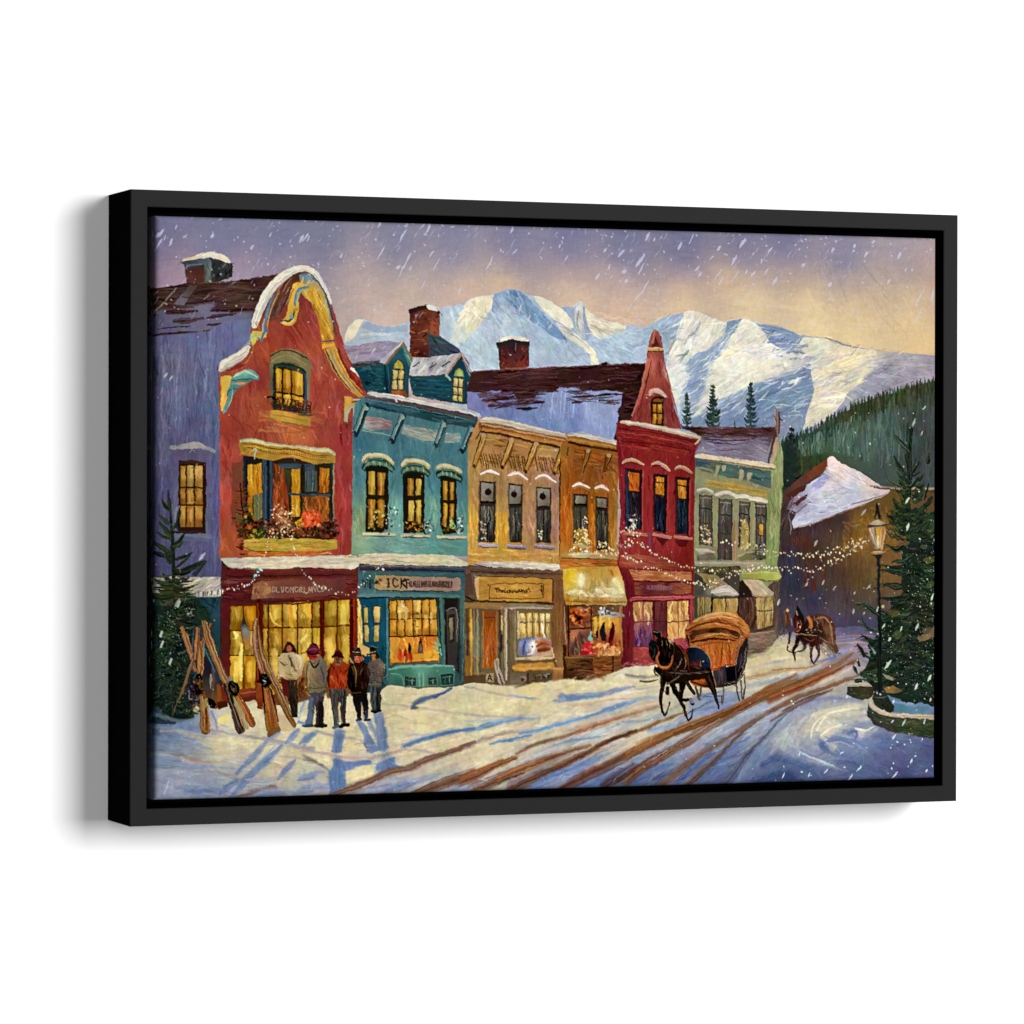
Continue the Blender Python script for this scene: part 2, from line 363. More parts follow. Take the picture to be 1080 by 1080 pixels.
poly([(525,-40),(700,-70),(1158,-60),(850,72),(620,178),(500,262),(430,305),(440,250),(500,130)],[(560,20,'d6d1c0'),(700,20,'d4d0c8'),(850,20,'d6cdb4'),(560,160,'cfcdc8'),(460,270,'bcc4cc'),(1050,-20,'cfcabc')],bl=4)
for p,w in (([(380,10),(440,50),(500,20)],16),([(390,130),(430,90),(500,50)],16),([(420,290),(500,220),(600,190)],14)): ln(p,w,'7c95ba',dry=.4)
for p,w in (([(560,130),(700,70),(900,20)],26),([(580,170),(680,130),(850,60)],26),([(470,180),(540,120),(620,90)],14),([(420,300),(470,270),(500,240)],16),([(270,40),(300,120),(330,200)],30)): ln(p,w,'d6d0c2',dry=.3)
hatch([(240,-30),(1080,-40),(850,75),(500,275),(350,360)],110,120,11,-32,j=.035,a=.5)

org(0,0,1)
hatch([(490,320),(545,306),(600,330),(640,330),(730,330),(860,356),(985,376),(985,400),(850,440),(640,420),(480,385)],620,17,1.7,lambda x,y: 40 if x < 580 else (20 if x < 700 else -24),j=.045,a=.5,spread=18)
hatch([(690,335),(730,330),(800,340),(880,370),(900,420),(850,440),(700,440)],200,14,1.3,lambda x,y: -40 if x < 790 else -18,j=.02,a=.55,spread=16,pal=['dedcd6','e6e2d6','d6d6d8','dcd4be','aebacb','e0e0e0'])
# ---- wooded hill
WH = part('painted_wooded_hill','dark green forested slope at the right')
org(815,390)
top = [(40,470),(150,422),(250,392),(330,332),(390,302),(470,262),(520,222),(580,206),(640,182),(700,162),(780,146),(860,122),(930,96),(1040,68)]
poly(top + [(1040,800),(40,800)],[(200,430,'44564f'),(500,260,'474f35'),(900,150,'4a4b36'),(300,440,'5f7a76'),(450,400,'5b7672'),(700,320,'4d6264'),(600,500,'51666a'),(900,300,'4b575c'),(980,500,'474c58'),(900,650,'4d4e58'),(200,600,'3a452b'),(300,560,'3f4b35'),(760,650,'4f5d60'),(100,600,'242f26')])
for i in range(150):
    x = 60 + 980 * i / 150 + rng.randn() * 5; y = np.interp(x,[a for a,_ in top],[b for _,b in top])
    h = 22 + rng.rand() * 34
    ln([(x,y - h * .75),(x + rng.randn() * 2,y + 10),(x,y + 60 + rng.rand() * 60)],[2,13,18],hx('3c4630' if x > 420 else '33463f') + rng.randn() * .03,br=.05,sm=False)
hatch(top + [(1040,500),(700,620),(360,520),(60,560)],420,100,12,90,j=.045,a=.5,spread=5)
hatch([(100,470),(330,380),(560,260),(560,560),(380,520),(120,560)],120,90,8,90,a=.55,j=.03,pal=['7d9a96','6c8a86','52706a','8aa39c','3c5450'],spread=5)
hatch([(560,300),(800,220),(840,560),(700,620),(560,560)],90,120,9,90,a=.45,j=.03,pal=['6a807e','5b7072','47585a','75878a'],spread=5)
hatch([(850,170),(1030,120),(1030,700),(850,700)],80,120,12,90,a=.4,j=.03,pal=['474e58','525a60','3d4644','4b4c5a'],spread=6)
hatch(top + [(1040,130),(700,230),(400,360)],120,46,9,90,a=.7,j=.03,pal=['3c4530','4b4f34','333f2c','5a583a'],spread=6)
hatch([(60,560),(330,540),(340,600),(80,780)],60,80,12,90,a=.6,j=.03,pal=['34422a','40502f','2a3626','4a5232'],spread=8)
def little_fir(x,yt,yb,w,c,lab=None,n=13,seed=None):
    part('painted_fir_tree',lab)
    ln([(x,yt),(x,yb)],[2,w * .16],c,mk=True)
    for i in range(n):
        t = (i + .5) / n
        for s in (-1,1):
            y = yt + (yb - yt) * (t * .96 + rng.rand() * .06); r = w * (.12 + .5 * t) * (.65 + .5 * rng.rand())
            ln([(x,y - r * .15),(x + s * r * .5,y + r * .05),(x + s * r,y - r * .4 + rng.randn() * 4)],[w * .16,w * .17,w * .05],hx(c) + rng.randn() * .03,sm=True,br=.08)
    for i in range(8): ln([(x + rng.randn() * w * .1,yt + (yb - yt) * rng.rand())] * 1 + [(x + rng.randn() * w * .2,yt + (yb - yt) * (.4 + .6 * rng.rand()))],5,hx(c) + .1,a=.5,mk=False)
org(660,390)
little_fir(388,140,372,70,'26382c','leftmost of the three small firs behind the green house')
little_fir(552,92,368,92,'24362a','middle of the three small firs behind the green house')
little_fir(790,80,366,88,'24383a','rightmost of the three small firs behind the green house')
ln([(686,310),(690,366)],[3,12],'33504c',mk=False)
org(815,390)
little_fir(118,350,760,120,'1c2826','dark slim fir beside the green gable end')
poly([(50,480),(90,450),(140,470),(160,560),(130,740),(60,780)],'1f2a24',a=.8,bl=5)

# ---- snow-roofed house at the right
SH = part('painted_house','dark brown house under a broad snow roof at the right')
poly([(30,860),(100,800),(360,640),(640,740),(1040,755),(1040,1900),(30,1900)],
     [(80,950,'493d40'),(250,1000,'4b3f4c'),(420,960,'4a3c42'),(560,960,'8a6a2e'),(720,880,'7d6434'),(900,820,'6b5a3c'),(1000,900,'6d5338'),(200,1100,'5e3628'),(120,1200,'3c3c58'),(260,1180,'54392f'),(560,1100,'9a7430'),
      (480,1180,'7a5c30'),(420,1300,'5c4838'),(300,1300,'4e3f44'),(120,1350,'373c5c'),(250,1450,'3f4262'),(420,1450,'544c52'),(560,1350,'6c5636'),(560,1500,'57524c'),(700,1300,'8a6a3c'),(760,1200,'8f6c3a'),(850,1150,'80603a'),(150,1600,'504e74'),(400,1600,'66658a'),(600,1600,'6c6a84')])
hatch([(30,900),(330,960),(640,840),(1030,780),(1030,1640),(30,1640)],420,130,16,89,j=.022,a=.4,spread=6,curve=.04)
hatch([(440,960),(640,860),(800,860),(800,1150),(440,1150)],120,60,16,60,a=.5,j=.04,pal=['9c762e','8a672a','a8823a','7c5c2a','b08a40'],spread=40)
for x,y,w,h,c in ((150,1080,120,60,'6e3c26'),(210,1310,40,160,'5e2c2a'),(260,1330,30,170,'6a2c28'),(320,1290,20,110,'6e3224'),(280,1270,90,24,'8a3820')):
    hatch([(x - w / 2,y - h / 2),(x + w / 2,y - h / 2),(x + w / 2,y + h / 2),(x - w / 2,y + h / 2)],14,h * .6,10,90,a=.6,pal=[c,c],j=.03)
sub(SH,'painted_roof')
poly([(340,565),(350,620),(230,700),(120,800),(70,850),(40,900),(40,800),(150,700),(240,635)],[(300,610,'70402a'),(100,800,'4a3636'),(160,730,'5a3c34')])
poly([(345,560),(375,545),(430,588),(540,640),(640,708),(745,762),(722,790),(600,840),(450,892),(330,945),(225,985),(130,1005),(118,970),(150,900),(80,880),(110,830),(200,740),(340,640)],
     [(375,570,'d2c6bc'),(420,650,'cfc5bb'),(600,720,'c3b8ae'),(700,765,'b5acae'),(500,780,'a4b0c4'),(380,830,'aab2c2'),(250,900,'a6b0c2'),(300,720,'bcb9c4'),(180,960,'aebac8'),(240,800,'9aa0b8'),(160,840,'76707e')])
poly([(330,640),(350,620),(360,690),(325,730),(280,760),(240,740)],'8a8cb0',bl=2)
poly([(80,800),(160,740),(215,735),(200,765),(120,815)],'4a2c28'); poly([(120,850),(180,810),(222,785),(215,812),(150,860)],'4c3334')
poly([(218,680),(340,575),(348,610),(300,650),(230,695)],'6c3d28')
ln([(170,740),(250,700),(330,655)],10,'5a3a38',dry=.3); ln([(140,910),(200,860),(240,830)],12,'5d5570',dry=.3)
hatch([(375,560),(740,765),(450,890),(140,1000),(200,850)],130,110,11,lambda x,y: 32 if y < 720 else -12,j=.03,a=.55,spread=16)
for p in ([(400,620),(480,680),(620,745)],[(390,650),(470,710),(560,735)],[(440,640),(560,700),(700,770)]): ln(p,5,'9a90a0',dry=.3)
ln([(310,850),(340,815),(400,825),(430,850)],6,'9098ac',a=.6,dry=.3); ln([(330,860),(380,850),(420,880),(360,900)],10,'c3cad2',dry=.3)
ln([(500,850),(620,820),(720,785)],7,'7d6c66'); ln([(130,1005),(330,945),(600,842)],7,'8a6a58',a=.8)
ln([(290,905),(330,900)],6,'7a8296',dry=.3)
sub(SH,'painted_snow_ledge')
ln([(618,735),(760,748),(880,752),(1040,752)],[14,10,12,14],'b2a69c'); ln([(640,745),(820,764),(1040,772)],8,'4a3a30',mk=False)
use(SH)
poly([(30,930),(110,890),(120,1000),(110,1080),(30,1080)],'4a3c3c',bl=3)
for p in ([(100,910),(115,990),(112,1040)],[(140,850),(110,900)]): ln(p,10,'a0a0aa',dry=.4)
hatch([(40,850),(140,800),(110,1000),(40,1060)],30,90,8,115,a=.6,pal=['5a474c','3c3236','6a5a64','50403c'],j=.03)
WARM = ['c8902f','b87a26','d6a845','a8691f','e0bd62','c59a3c']
CREAM = ['d8b85e','cfa548','e2cc86','c4953c','dcc070','b98a3a']
H1 = part('painted_house','lilac grey house cut by the left edge of the picture')
org(150,390)
poly([(20,-380),(690,-390),(690,-200),(497,20),(497,1330),(20,1330)],[(600,-250,'6a72a4'),(300,-220,'62669a'),(60,-50,'56547a'),(130,-20,'666084'),(250,-60,'6a6d94'),(420,-80,'6a76a6'),(60,300,'4d4b72'),(130,300,'646284'),(250,250,'5f6a92'),(450,200,'5a6a96'),(450,500,'5c6496'),
      (130,600,'5c5a7e'),(60,700,'45446a'),(460,800,'5d6294'),(150,900,'504f78'),(450,1100,'5a5a88'),(250,1200,'55557f'),(100,1250,'4b4a70')])
hatch([(20,-270),(640,-320),(497,20),(497,1330),(20,1330)],380,190,18,90,j=.028,a=.5,spread=5)
hatch([(120,-100),(495,-100),(495,400),(120,400)],70,150,8,90,a=.25,j=.03,pal=['8a90b4','9096b4','767ca6'],spread=4)
sub(H1,'painted_roof','dark brown roof streaked with lilac snow')
org(150,220)
poly([(20,508),(150,500),(300,470),(420,468),(600,458),(700,440),(850,420),(880,420),(860,520),(740,640),(690,700),(600,705),(500,720),(420,775),(340,790),(250,795),(20,806)],
     [(100,520,'3f2624'),(400,520,'3a2522'),(700,500,'40251f'),(800,440,'4a2820'),(100,620,'46302f'),(600,620,'4c3028'),(700,640,'50342e'),(60,700,'5b5070'),(300,720,'5c5876'),(500,700,'63628a'),(150,790,'5a5880')])
hatch([(20,508),(300,470),(600,458),(860,420),(700,640),(600,660),(20,640)],130,170,11,-4,j=.03,a=.6,spread=4,pal=['35201e','46281f','5a382c','2c1a1a','503630','613c30'])
poly([(20,640),(200,645),(330,620),(420,600),(470,610),(440,640),(560,660),(700,655),(690,720),(560,720),(400,775),(250,792),(20,800)],[(60,660,'64607e'),(400,620,'80829f'),(300,700,'6a6888'),(600,690,'6c7096'),(100,770,'5a5a80')],bl=3,a=.85)
for p,w in (([(30,615),(150,618),(330,628)],16),([(160,660),(260,655),(350,650)],26),([(205,712),(290,710),(385,698)],34),([(410,695),(480,680),(590,670)],20),([(415,740),(460,735),(500,728)],18),([(100,762),(200,752),(310,745)],10),([(40,803),(160,795),(250,785),(350,780)],16),([(390,773),(425,772)],10),([(30,700),(70,690),(100,672)],22),([(440,650),(600,640),(700,638)],18),([(30,760),(80,760)],8)):
    ln(p,w,'41211f',dry=.25)
for p in ([(30,560),(300,555),(700,520)],[(100,590),(400,585),(700,570)],[(480,620),(600,605),(720,600)],[(60,535),(300,515),(600,495)]): ln(p,8,'6a4638',dry=.5,a=.7)
poly([(300,490),(352,488),(268,612),(203,606)],[(320,500,'5c4440'),(240,600,'6e6678')]); ln([(255,560),(310,568)],6,'4a3634',mk=False)
ln([(217,505),(92,648)],7,'8c7c70')
hatch([(120,690),(150,690),(130,740),(100,740)],6,50,6,-55,pal=['38333c','8484a2'],a=.8)
ln([(280,470),(350,468),(440,468),(600,455)],6,'b06a34',a=.7,dry=.4)
sub(H1,'painted_chimney','grey and brick chimney under a rounded snow cap')
poly([(266,360),(425,330),(570,352),(575,432),(470,466),(282,470)],[(300,400,'4c3a3a'),(500,380,'2f3230'),(450,440,'31322f'),(560,430,'2b2c2a')])
poly([(300,378),(396,378),(396,466),(284,468),(282,410)],[(340,400,'5a2a26'),(300,450,'6a3c2e'),(370,450,'5e3228')])
poly([(396,350),(440,330),(442,462),(396,466)],'66706e'); hatch([(396,350),(440,330),(442,462),(396,466)],10,60,9,88,pal=['7d8a8c','4a5454','5e6866'],a=.7)
poly([(247,338),(420,308),(440,330),(400,352),(300,374),(268,378),(266,354)],[(280,350,'44474e'),(400,340,'586878')])
poly([(422,308),(572,352),(574,432),(540,440),(438,466),(440,340)],[(480,350,'343834'),(560,420,'272926')])
hatch([(440,330),(572,355),(574,432),(440,462)],40,40,10,-60,pal=['2c302c','3d443f','4a504a','232522','54605a'],a=.6)
ln([(275,384),(300,360),(400,354)],9,'6a8498',dry=.3)
sub(H1,'painted_snow_cap')
poly([(248,330),(262,318),(320,306),(390,278),(440,272),(500,286),(545,312),(566,345),(540,346),(500,334),(440,306),(400,312),(330,324),(270,334)],[(300,318,'cfc8b2'),(440,285,'d5d2c4'),(550,335,'c3cbce'),(520,320,'d8d0b4')])
sub(H1,'painted_window','tall window with nine amber panes under a snowy hood')
org(150,390)
poly([(188,510),(300,500),(440,525),(430,1060),(420,1085),(200,1085),(200,1040)],[(210,600,'656596'),(420,600,'6c6e9e'),(300,530,'605f8c'),(300,1050,'6870a0'),(210,1000,'6b78a4')])
hatch([(188,510),(440,525),(430,1060),(200,1060)],40,140,10,90,j=.03,a=.5,spread=4)
q = [(232,574),(406,588),(402,1030),(233,1026)]
poly(q,'3a2322'); poly([(236,580),(330,570),(400,590),(398,620),(330,596),(240,602)],'4e3024')
panes([(240,602),(388,602),(388,1000),(238,1000)],[0,.28,.62,1],[0,.36,.64,1],WARM + ['e6b050'],'33201c',9)
for x,y in ((345,625),(310,640),(345,660),(300,800),(310,920)): ln([(x,y - 30),(x + 2,y + 40)],12,'efc878',a=.6,dry=.3)
poly([(174,500),(180,482),(270,468),(320,458),(375,466),(430,490),(463,515),(458,535),(430,518),(370,498),(290,498),(200,506)],[(200,490,'9fa6bc'),(320,480,'b4b8c4'),(440,515,'9aa2ba')])
ln([(285,420),(286,465)],4,'a6a8bc',a=.8); ln([(355,458),(400,492)],5,'c9ccd2'); ln([(300,520),(318,505),(340,522)],5,'a0a6bc')
ln([(200,1050),(310,1040),(435,1056)],30,'7480ac',dry=.2); ln([(205,1030),(400,1030)],12,'3e2c2c')
ln([(238,860),(215,900),(215,990)],[10,20,24],'8a97b2',dry=.3); ln([(236,900),(230,940),(228,1010)],22,'26364a')
use(H1)
org(150,550)
sub(H1,'painted_snow_ledge')
poly([(20,350),(150,342),(260,350),(400,352),(497,350),(497,475),(370,482),(250,470),(20,458)],[(60,400,'8f8d94'),(200,400,'a8a096'),(420,380,'ada6a2'),(420,450,'a09892'),(300,380,'b4ab98')])
hatch([(20,350),(497,350),(497,475),(250,470),(20,458)],60,70,12,-30,j=.04,a=.6,pal=['b8b0a4','9a958f','c6bda8','a6a2a8','8a8a98'])
sub(H1,'painted_shopfront')
poly([(20,458),(250,475),(497,478),(497,1290),(20,1300)],[(60,600,'16323f'),(450,550,'234a58'),(470,800,'1e4452'),(60,900,'132a3c'),(100,1100,'1a3040'),(300,700,'142a32')])
hatch([(20,480),(497,480),(497,1180),(20,1180)],110,110,16,60,a=.5,j=.03,pal=['1a3d4c','0f222e','2a5262','16303c','203a52'],spread=30)
for p in ([(50,560),(80,620),(60,680)],[(40,640),(100,780)],[(30,780),(90,850)]): ln(p,12,'2c4c60',dry=.3)

DUSK = ['c3a24e','b08e46','cdb472','a2823e','b89c5c','8e7238','d2bd84','9c8450']
H2 = part('painted_house','brick red house with a curved snowy gable and a bay window')
org(0,0,1)
poly([(233,700),(378,700),(405,770),(233,770)],'3c2019',rg=0)
org(150,220)
gab = [(485,1060),(490,1030),(530,980),(620,930),(668,890),(690,840),(686,790),(694,720),(716,640),(760,545),(830,455),(900,402),(960,374),(1020,362),(1080,382),(1125,430),(1168,500),(1195,590),(1220,680),(1260,800),(1290,900),(1330,985),(1360,1020),
       (1395,1075),(1445,1150),(1445,1180),(1400,1205),(1335,1225),(1330,2190),(490,2210),(490,1250)]
poly(gab,[(560,1100,'8d3f36'),(780,900,'963f33'),(1000,760,'8f3a30'),(900,500,'53302a'),(1080,900,'a04a3a'),(720,1200,'9c4a38'),(950,1350,'a0553a'),(740,1100,'7f2f2c'),(1000,1450,'ab5c3c'),(1180,1200,'96403a'),(1280,1150,'8e3834'),(1290,1500,'8c3034'),(1250,1700,'8a2e34'),
      (540,1400,'8c3530'),(540,1550,'a84540'),(540,1800,'a84238'),(1290,1900,'98363a'),(1150,1400,'8c3a36'),(560,2150,'9c4830'),(1000,2150,'a34c34'),(620,1700,'6f4640'),(1300,2100,'8a3433'),(1100,600,'853030'),(1130,760,'97423a')])
hatch(gab,520,130,20,lambda x,y: 84 if y > 1000 else 65,j=.03,a=.5,spread=14)
hatch([(740,1280),(1150,1280),(1150,1420),(740,1420)],50,130,16,12,j=.03,a=.5,pal=['a8603c','b06a40','9a5038','a4553a'])
sub(H2,'painted_gable_trim','gold and blue scrolled trim inside the gable')
poly([(760,640),(800,560),(870,480),(950,425),(1010,405),(1010,440),(960,470),(930,560),(890,640),(860,700),(800,720),(770,700)],[(800,600,'5e3a30'),(950,430,'4d2a22'),(880,560,'5c2f28')],bl=2)
hatch([(790,600),(870,490),(960,430),(930,560),(870,690),(800,700)],40,100,9,-62,pal=['6a463a','4a2822','7a5442','3c2420','82402e'],a=.7,spread=6)
ln([(765,790),(782,700),(810,600),(840,545)],[18,22,18,12],'5c7aa4',dry=.2); ln([(790,760),(810,660),(840,580),(870,530)],9,'b78a58',dry=.2); ln([(760,780),(772,700)],8,'9aa6b0')
poly([(995,420),(1040,415),(1095,432),(1140,480),(1180,570),(1195,640),(1205,700),(1212,800),(1222,860),(1140,868),(1130,780),(1110,690),(1075,600),(1030,560),(1010,540),(1000,480)],[(1040,440,'6a8098'),(1060,520,'bd8834'),(1130,620,'c18a34'),(1160,760,'b87a2a'),(1180,850,'a86a26')])
hatch([(1010,500),(1095,500),(1180,640),(1210,850),(1140,860),(1110,690)],60,100,9,68,pal=['d09a40','b57c2a','a06a26','c88e38','8a6038','d8ac58'],a=.7,spread=8)
ln([(1010,420),(1070,425),(1120,465),(1160,540),(1190,640),(1210,740)],24,'51748f',dry=.2); ln([(1085,440),(1140,500),(1180,600),(1205,700),(1230,800)],10,'4a3f4c'); ln([(1060,470),(1120,520),(1160,610),(1190,720),(1212,850)],8,'8a8a78',dry=.2)
for a,b in (((1000,500),(1020,440)),((1030,500),(1060,460))): ln([a,b],9,'c8904a')
poly([(1140,860),(1222,850),(1222,875),(1142,886)],'cf9440'); ln([(1145,842),(1218,836)],8,'54345c')
poly([(1150,888),(1225,876),(1262,980),(1310,1080),(1360,1150),(1400,1190),(1370,1200),(1300,1140),(1230,1060),(1185,980)],[(1200,920,'c18a38'),(1280,1080,'c28a3c'),(1350,1170,'b07c3c')])
for p,c,w in (([(1160,890),(1200,980),(1250,1070),(1320,1150)],'4a4a58',12),([(1185,885),(1225,980),(1280,1070),(1350,1160)],'6c7280',14),([(1205,880),(1250,975),(1300,1065),(1380,1170)],'8c6a40',8),([(1240,890),(1280,990),(1340,1080),(1400,1150)],'7a2e2e',16),([(1222,880),(1262,980),(1310,1070),(1395,1165)],'cc9848',8)): ln(p,w,c,dry=.15)
# scrolls
poly([(960,480),(1000,468),(1050,488),(1052,520),(1010,530),(985,580),(995,620),(985,670),(970,720),(935,742),(900,738),(876,716),(905,690),(922,640),(932,560)],[(960,520,'cf9b42'),(940,620,'c8963e'),(920,720,'bd9250'),(1020,500,'d0a048')],sm=True)
ln([(1050,500),(1000,510),(975,550),(968,610)],22,'55799c',dry=.2); ln([(1040,515),(1000,530),(985,570)],8,'8d9a90'); ln([(880,712),(920,715),(955,690),(960,650)],12,'3c3a44'); ln([(890,722),(930,728),(960,705)],10,'d6a850'); dab(945,685,14,'6a93a0')
for p in ([(930,600),(940,560),(955,510)],[(985,640),(965,640),(955,660)]): ln(p,7,'8a5a2a')
# left capital
poly([(685,800),(700,775),(790,782),(788,815),(750,835),(735,810),(715,850),(695,875)],[(700,800,'c0a858'),(780,790,'c89a48')])
ln([(690,820),(720,800),(730,830)],14,'7fa39a',dry=.2); ln([(755,840),(770,790),(790,770)],14,'4f6d98'); ln([(690,850),(700,870)],10,'4c7a84')
ln([(688,880),(660,930),(600,985),(540,1030)],18,'7a2f2a',dry=.3); ln([(705,870),(690,930),(630,1010)],8,'a86a4c',dry=.3); ln([(720,700),(738,690),(735,770)],26,'8e3c28',dry=.2)
# left bracket under the scroll foot
org(150,390)
poly([(498,40),(560,35),(575,60),(560,120),(535,190),(520,265),(500,262)],[(520,80,'c99a48'),(510,200,'d0a050')])
poly([(568,50),(600,25),(650,5),(690,0),(735,35),(738,65),(700,70),(660,95),(600,120),(575,160),(560,200),(535,270),(508,275),(520,235),(540,190),(535,130),(560,100)],[(640,20,'6fa2a2'),(720,50,'5c848c'),(600,90,'4c7478'),(545,200,'587f88'),(660,80,'3d5a60')])
for p,w,c in (([(580,45),(650,12),(725,45)],12,'b2b6a8'),([(575,70),(640,60),(730,65)],8,'2c4c54'),([(570,90),(620,85),(670,80)],10,'bf7a58'),([(540,160),(555,130),(610,120)],8,'2f4c58'),([(545,240),(565,190),(575,130)],8,'98b0b0'),([(600,90),(650,86)],14,'c08064')): ln(p,w,c,dry=.2)
ln([(485,-5),(560,-5),(640,-30)],[30,34,30],'7a2f28',dry=.2)
# right bracket
org(320,390)
poly([(255,172),(300,168),(318,180),(322,205),(380,205),(376,235),(300,242),(285,285),(282,342),(260,345),(254,250)],[(270,220,'cf9040'),(350,220,'a87a48'),(270,330,'b08a54')])
ln([(272,330),(275,270),(300,235),(345,232)],20,'8694a0',dry=.2); ln([(325,190),(375,190)],10,'9aa0a0'); ln([(310,205),(390,195)],8,'5a3a30'); ln([(255,180),(256,330)],6,'7a3c2c')
hatch([(230,330),(312,330),(312,480),(230,480)],24,60,12,80,a=.5,pal=['6c2a2c','7c2e2e','5e2428'])
sub(H2,'painted_gable_snow')
org(150,220)
ln([(712,740),(726,690),(748,630),(790,545),(850,468),(930,408),(1010,378),(1080,398),(1128,450),(1165,520),(1196,600)],[34,46,52,56,54,46,34,32,30,22,12],'cbc8c0',br=.1)
ln([(728,640),(770,550),(840,460),(920,396),(1000,368),(1070,384)],[20,24,24,22,18,14],'dcd8cc',dry=.25); ln([(750,680),(790,590),(860,500),(940,430)],10,'a59a90',dry=.3); ln([(1090,392),(1140,450),(1190,560)],10,'b4bcc8',dry=.2)
ln([(720,720),(735,740),(745,770)],18,'9a6a58',dry=.4)
ln([(500,1018),(525,985),(580,955),(640,920),(675,880)],[30,52,54,48,24],'cdc8c0',br=.1); ln([(500,1010),(540,965),(600,930),(660,895)],18,'dfd9cc',dry=.3); ln([(520,1030),(580,990),(640,955)],10,'a39a98',dry=.3)
org(320,390)
ln([(305,-10),(345,30),(390,80),(425,130)],[16,18,16,10],'d3d0c8'); ln([(330,30),(380,90),(415,140)],12,'a8402e')
sub(H2,'painted_window','small arched window with a flower box in the gable')
org(150,220)
poly([(808,1210),(808,1000),(822,918),(880,886),(960,890),(1040,930),(1075,975),(1062,1100),(1056,1290),(1000,1290)],[(850,930,'7c7360'),(1050,980,'7a6f5e'),(815,1100,'665c54'),(1058,1200,'76766c'),(950,910,'8a7d68')])
ln([(815,935),(880,900),(960,905),(1050,955)],8,'463a30'); ln([(820,970),(870,940),(940,935),(1040,990)],10,'a08a6c',dry=.3)
poly([(826,1340),(832,985),(890,968),(980,985),(1040,1030),(1042,1100),(1035,1300),(830,1270)],'28343c')
q = [(842,1005),(1022,1030),(1026,1270),(842,1240)]
panes(q,[0,.26,.57,1],[0,.66,1],WARM,'2c2620',10)
poly([(838,1010),(850,985),(900,990),(1000,1012),(1036,1045),(1020,1050),(940,1015),(870,1005)],'3a4648'); ln([(900,975),(960,985),(1020,1010)],8,'8a7448',dry=.2)
for x in (860,985,915): ln([(x,1020),(x + 3,1130)],14,'e3b75c',a=.7,dry=.3)
poly([(846,1262),(882,1262),(882,1340),(846,1330)],'8a3a38',a=.7)
ln([(1032,1050),(1036,1200),(1034,1280)],14,'34486a')
org(150,390)
hatch([(800,160),(850,165),(900,175),(980,190),(1060,190),(1072,285),(960,265),(830,245)],70,26,9,0,a=.9,j=.04,pal=['5a2c28','3a2422','6e4038','2c2c20','8a5a48','4a2a30','38402a','7a3c40'],spread=60,mk=True)
for x in range(800,1070,24): ln([(x,215 + (x - 800) * .15),(x - 10 + rng.rand() * 20,165 + rng.rand() * 20 + (x - 800) * .1)],[9,4],['5c2c28','6e4438','30331f'][rng.randint(3)])
ln([(795,172),(825,175),(850,190)],10,'3a2018')
poly([(812,258),(850,255),(930,268),(1000,288),(1068,305),(1062,356),(1000,348),(900,330),(810,305)],[(850,275,'b88c4c'),(1000,310,'b48a44'),(950,320,'c39a54'),(1040,340,'a58448')])
ln([(815,312),(900,330),(980,350),(1055,360)],9,'6c7a4c',dry=.2); ln([(820,285),(930,300),(1060,330)],8,'8a6430',dry=.4); ln([(840,320),(880,328)],8,'c86a48')
ln([(1000,285),(1075,290)],10,'3c4a2c')
sub(H2,'painted_bay_window','wide bay window with red flowers and curtains under a gold cornice')
poly([(640,545),(800,560),(960,560),(1210,590),(1212,1080),(640,1080)],[(700,600,'2c2a2c'),(900,700,'3c2c24'),(1100,650,'33302e'),(1180,900,'3c2420'),(700,1000,'2c241c')])
poly([(570,590),(640,580),(645,1000),(565,980)],'74443f',a=.6,bl=2)
poly([(668,600),(712,602),(756,588),(760,780),(700,800),(702,920),(668,880)],[(700,640,'b8802e'),(740,700,'c88e34'),(690,850,'a86c28')]); hatch([(668,600),(756,590),(760,780),(668,790)],26,120,8,90,pal=WARM + ['8a5420'],a=.7,spread=3)
poly([(706,790),(762,780),(766,930),(710,970)],'6b6b56'); hatch([(706,790),(762,780),(766,930),(710,970)],16,120,6,90,pal=['7d7a5e','5a5a4c','8a8460','48483e'],a=.8,spread=2)
for x,w,c in ((652,14,'273850'),(662,8,'1c2228'),(775,24,'3a4c6c'),(798,12,'1c2228'),(815,18,'394a66'),(830,8,'23232a')): ln([(x,570),(x + 3,760),(x + 3,1000)],w,c)
poly([(832,590),(905,600),(925,800),(930,960),(825,960)],[(860,620,'6a3826'),(870,760,'84402a'),(900,900,'8a4c38')]); hatch([(832,590),(905,600),(930,950),(825,950)],44,110,8,88,pal=['8a4428','a8562e','5c2c20','703424','b87050','4a3a30'],a=.7,spread=6)
poly([(870,592),(1090,600),(1090,640),(880,625)],'44526a'); ln([(870,600),(1000,608),(1090,605)],12,'35455c')
poly([(900,630),(945,640),(935,780),(910,720)],'454038')
poly([(948,632),(1000,628),(1000,930),(945,935)],[(970,660,'c08a34'),(970,800,'b8802e'),(970,900,'c08836')]); hatch([(948,632),(1000,628),(1000,930),(945,935)],16,120,9,90,pal=WARM,a=.7,spread=3)
ln([(1018,610),(1018,800),(1012,930)],22,'2c2620')
poly([(1030,640),(1112,640),(1112,770),(1030,770)],'4a5664'); hatch([(1030,640),(1112,640),(1112,770),(1030,770)],14,100,7,90,pal=['62707c','38424c','55606c','2a3038'],a=.8,spread=3)
poly([(1120,620),(1186,622),(1182,780),(1122,780)],[(1150,650,'b5742c'),(1150,760,'8a5024')]); hatch([(1120,620),(1186,622),(1182,780),(1122,780)],14,110,8,90,pal=['c48834','9a5a26','b06c2a','7a4420'],a=.7,spread=3)
poly([(1015,800),(1185,800),(1180,960),(1015,960)],[(1060,830,'6a4828'),(1150,850,'a8602e'),(1080,900,'b4603a')]); hatch([(1015,805),(1185,805),(1180,950),(1015,950)],40,70,9,85,pal=['a85a30','8a4a26','c2783c','5a3a20','b86a48','4a4428'],a=.7,spread=14)
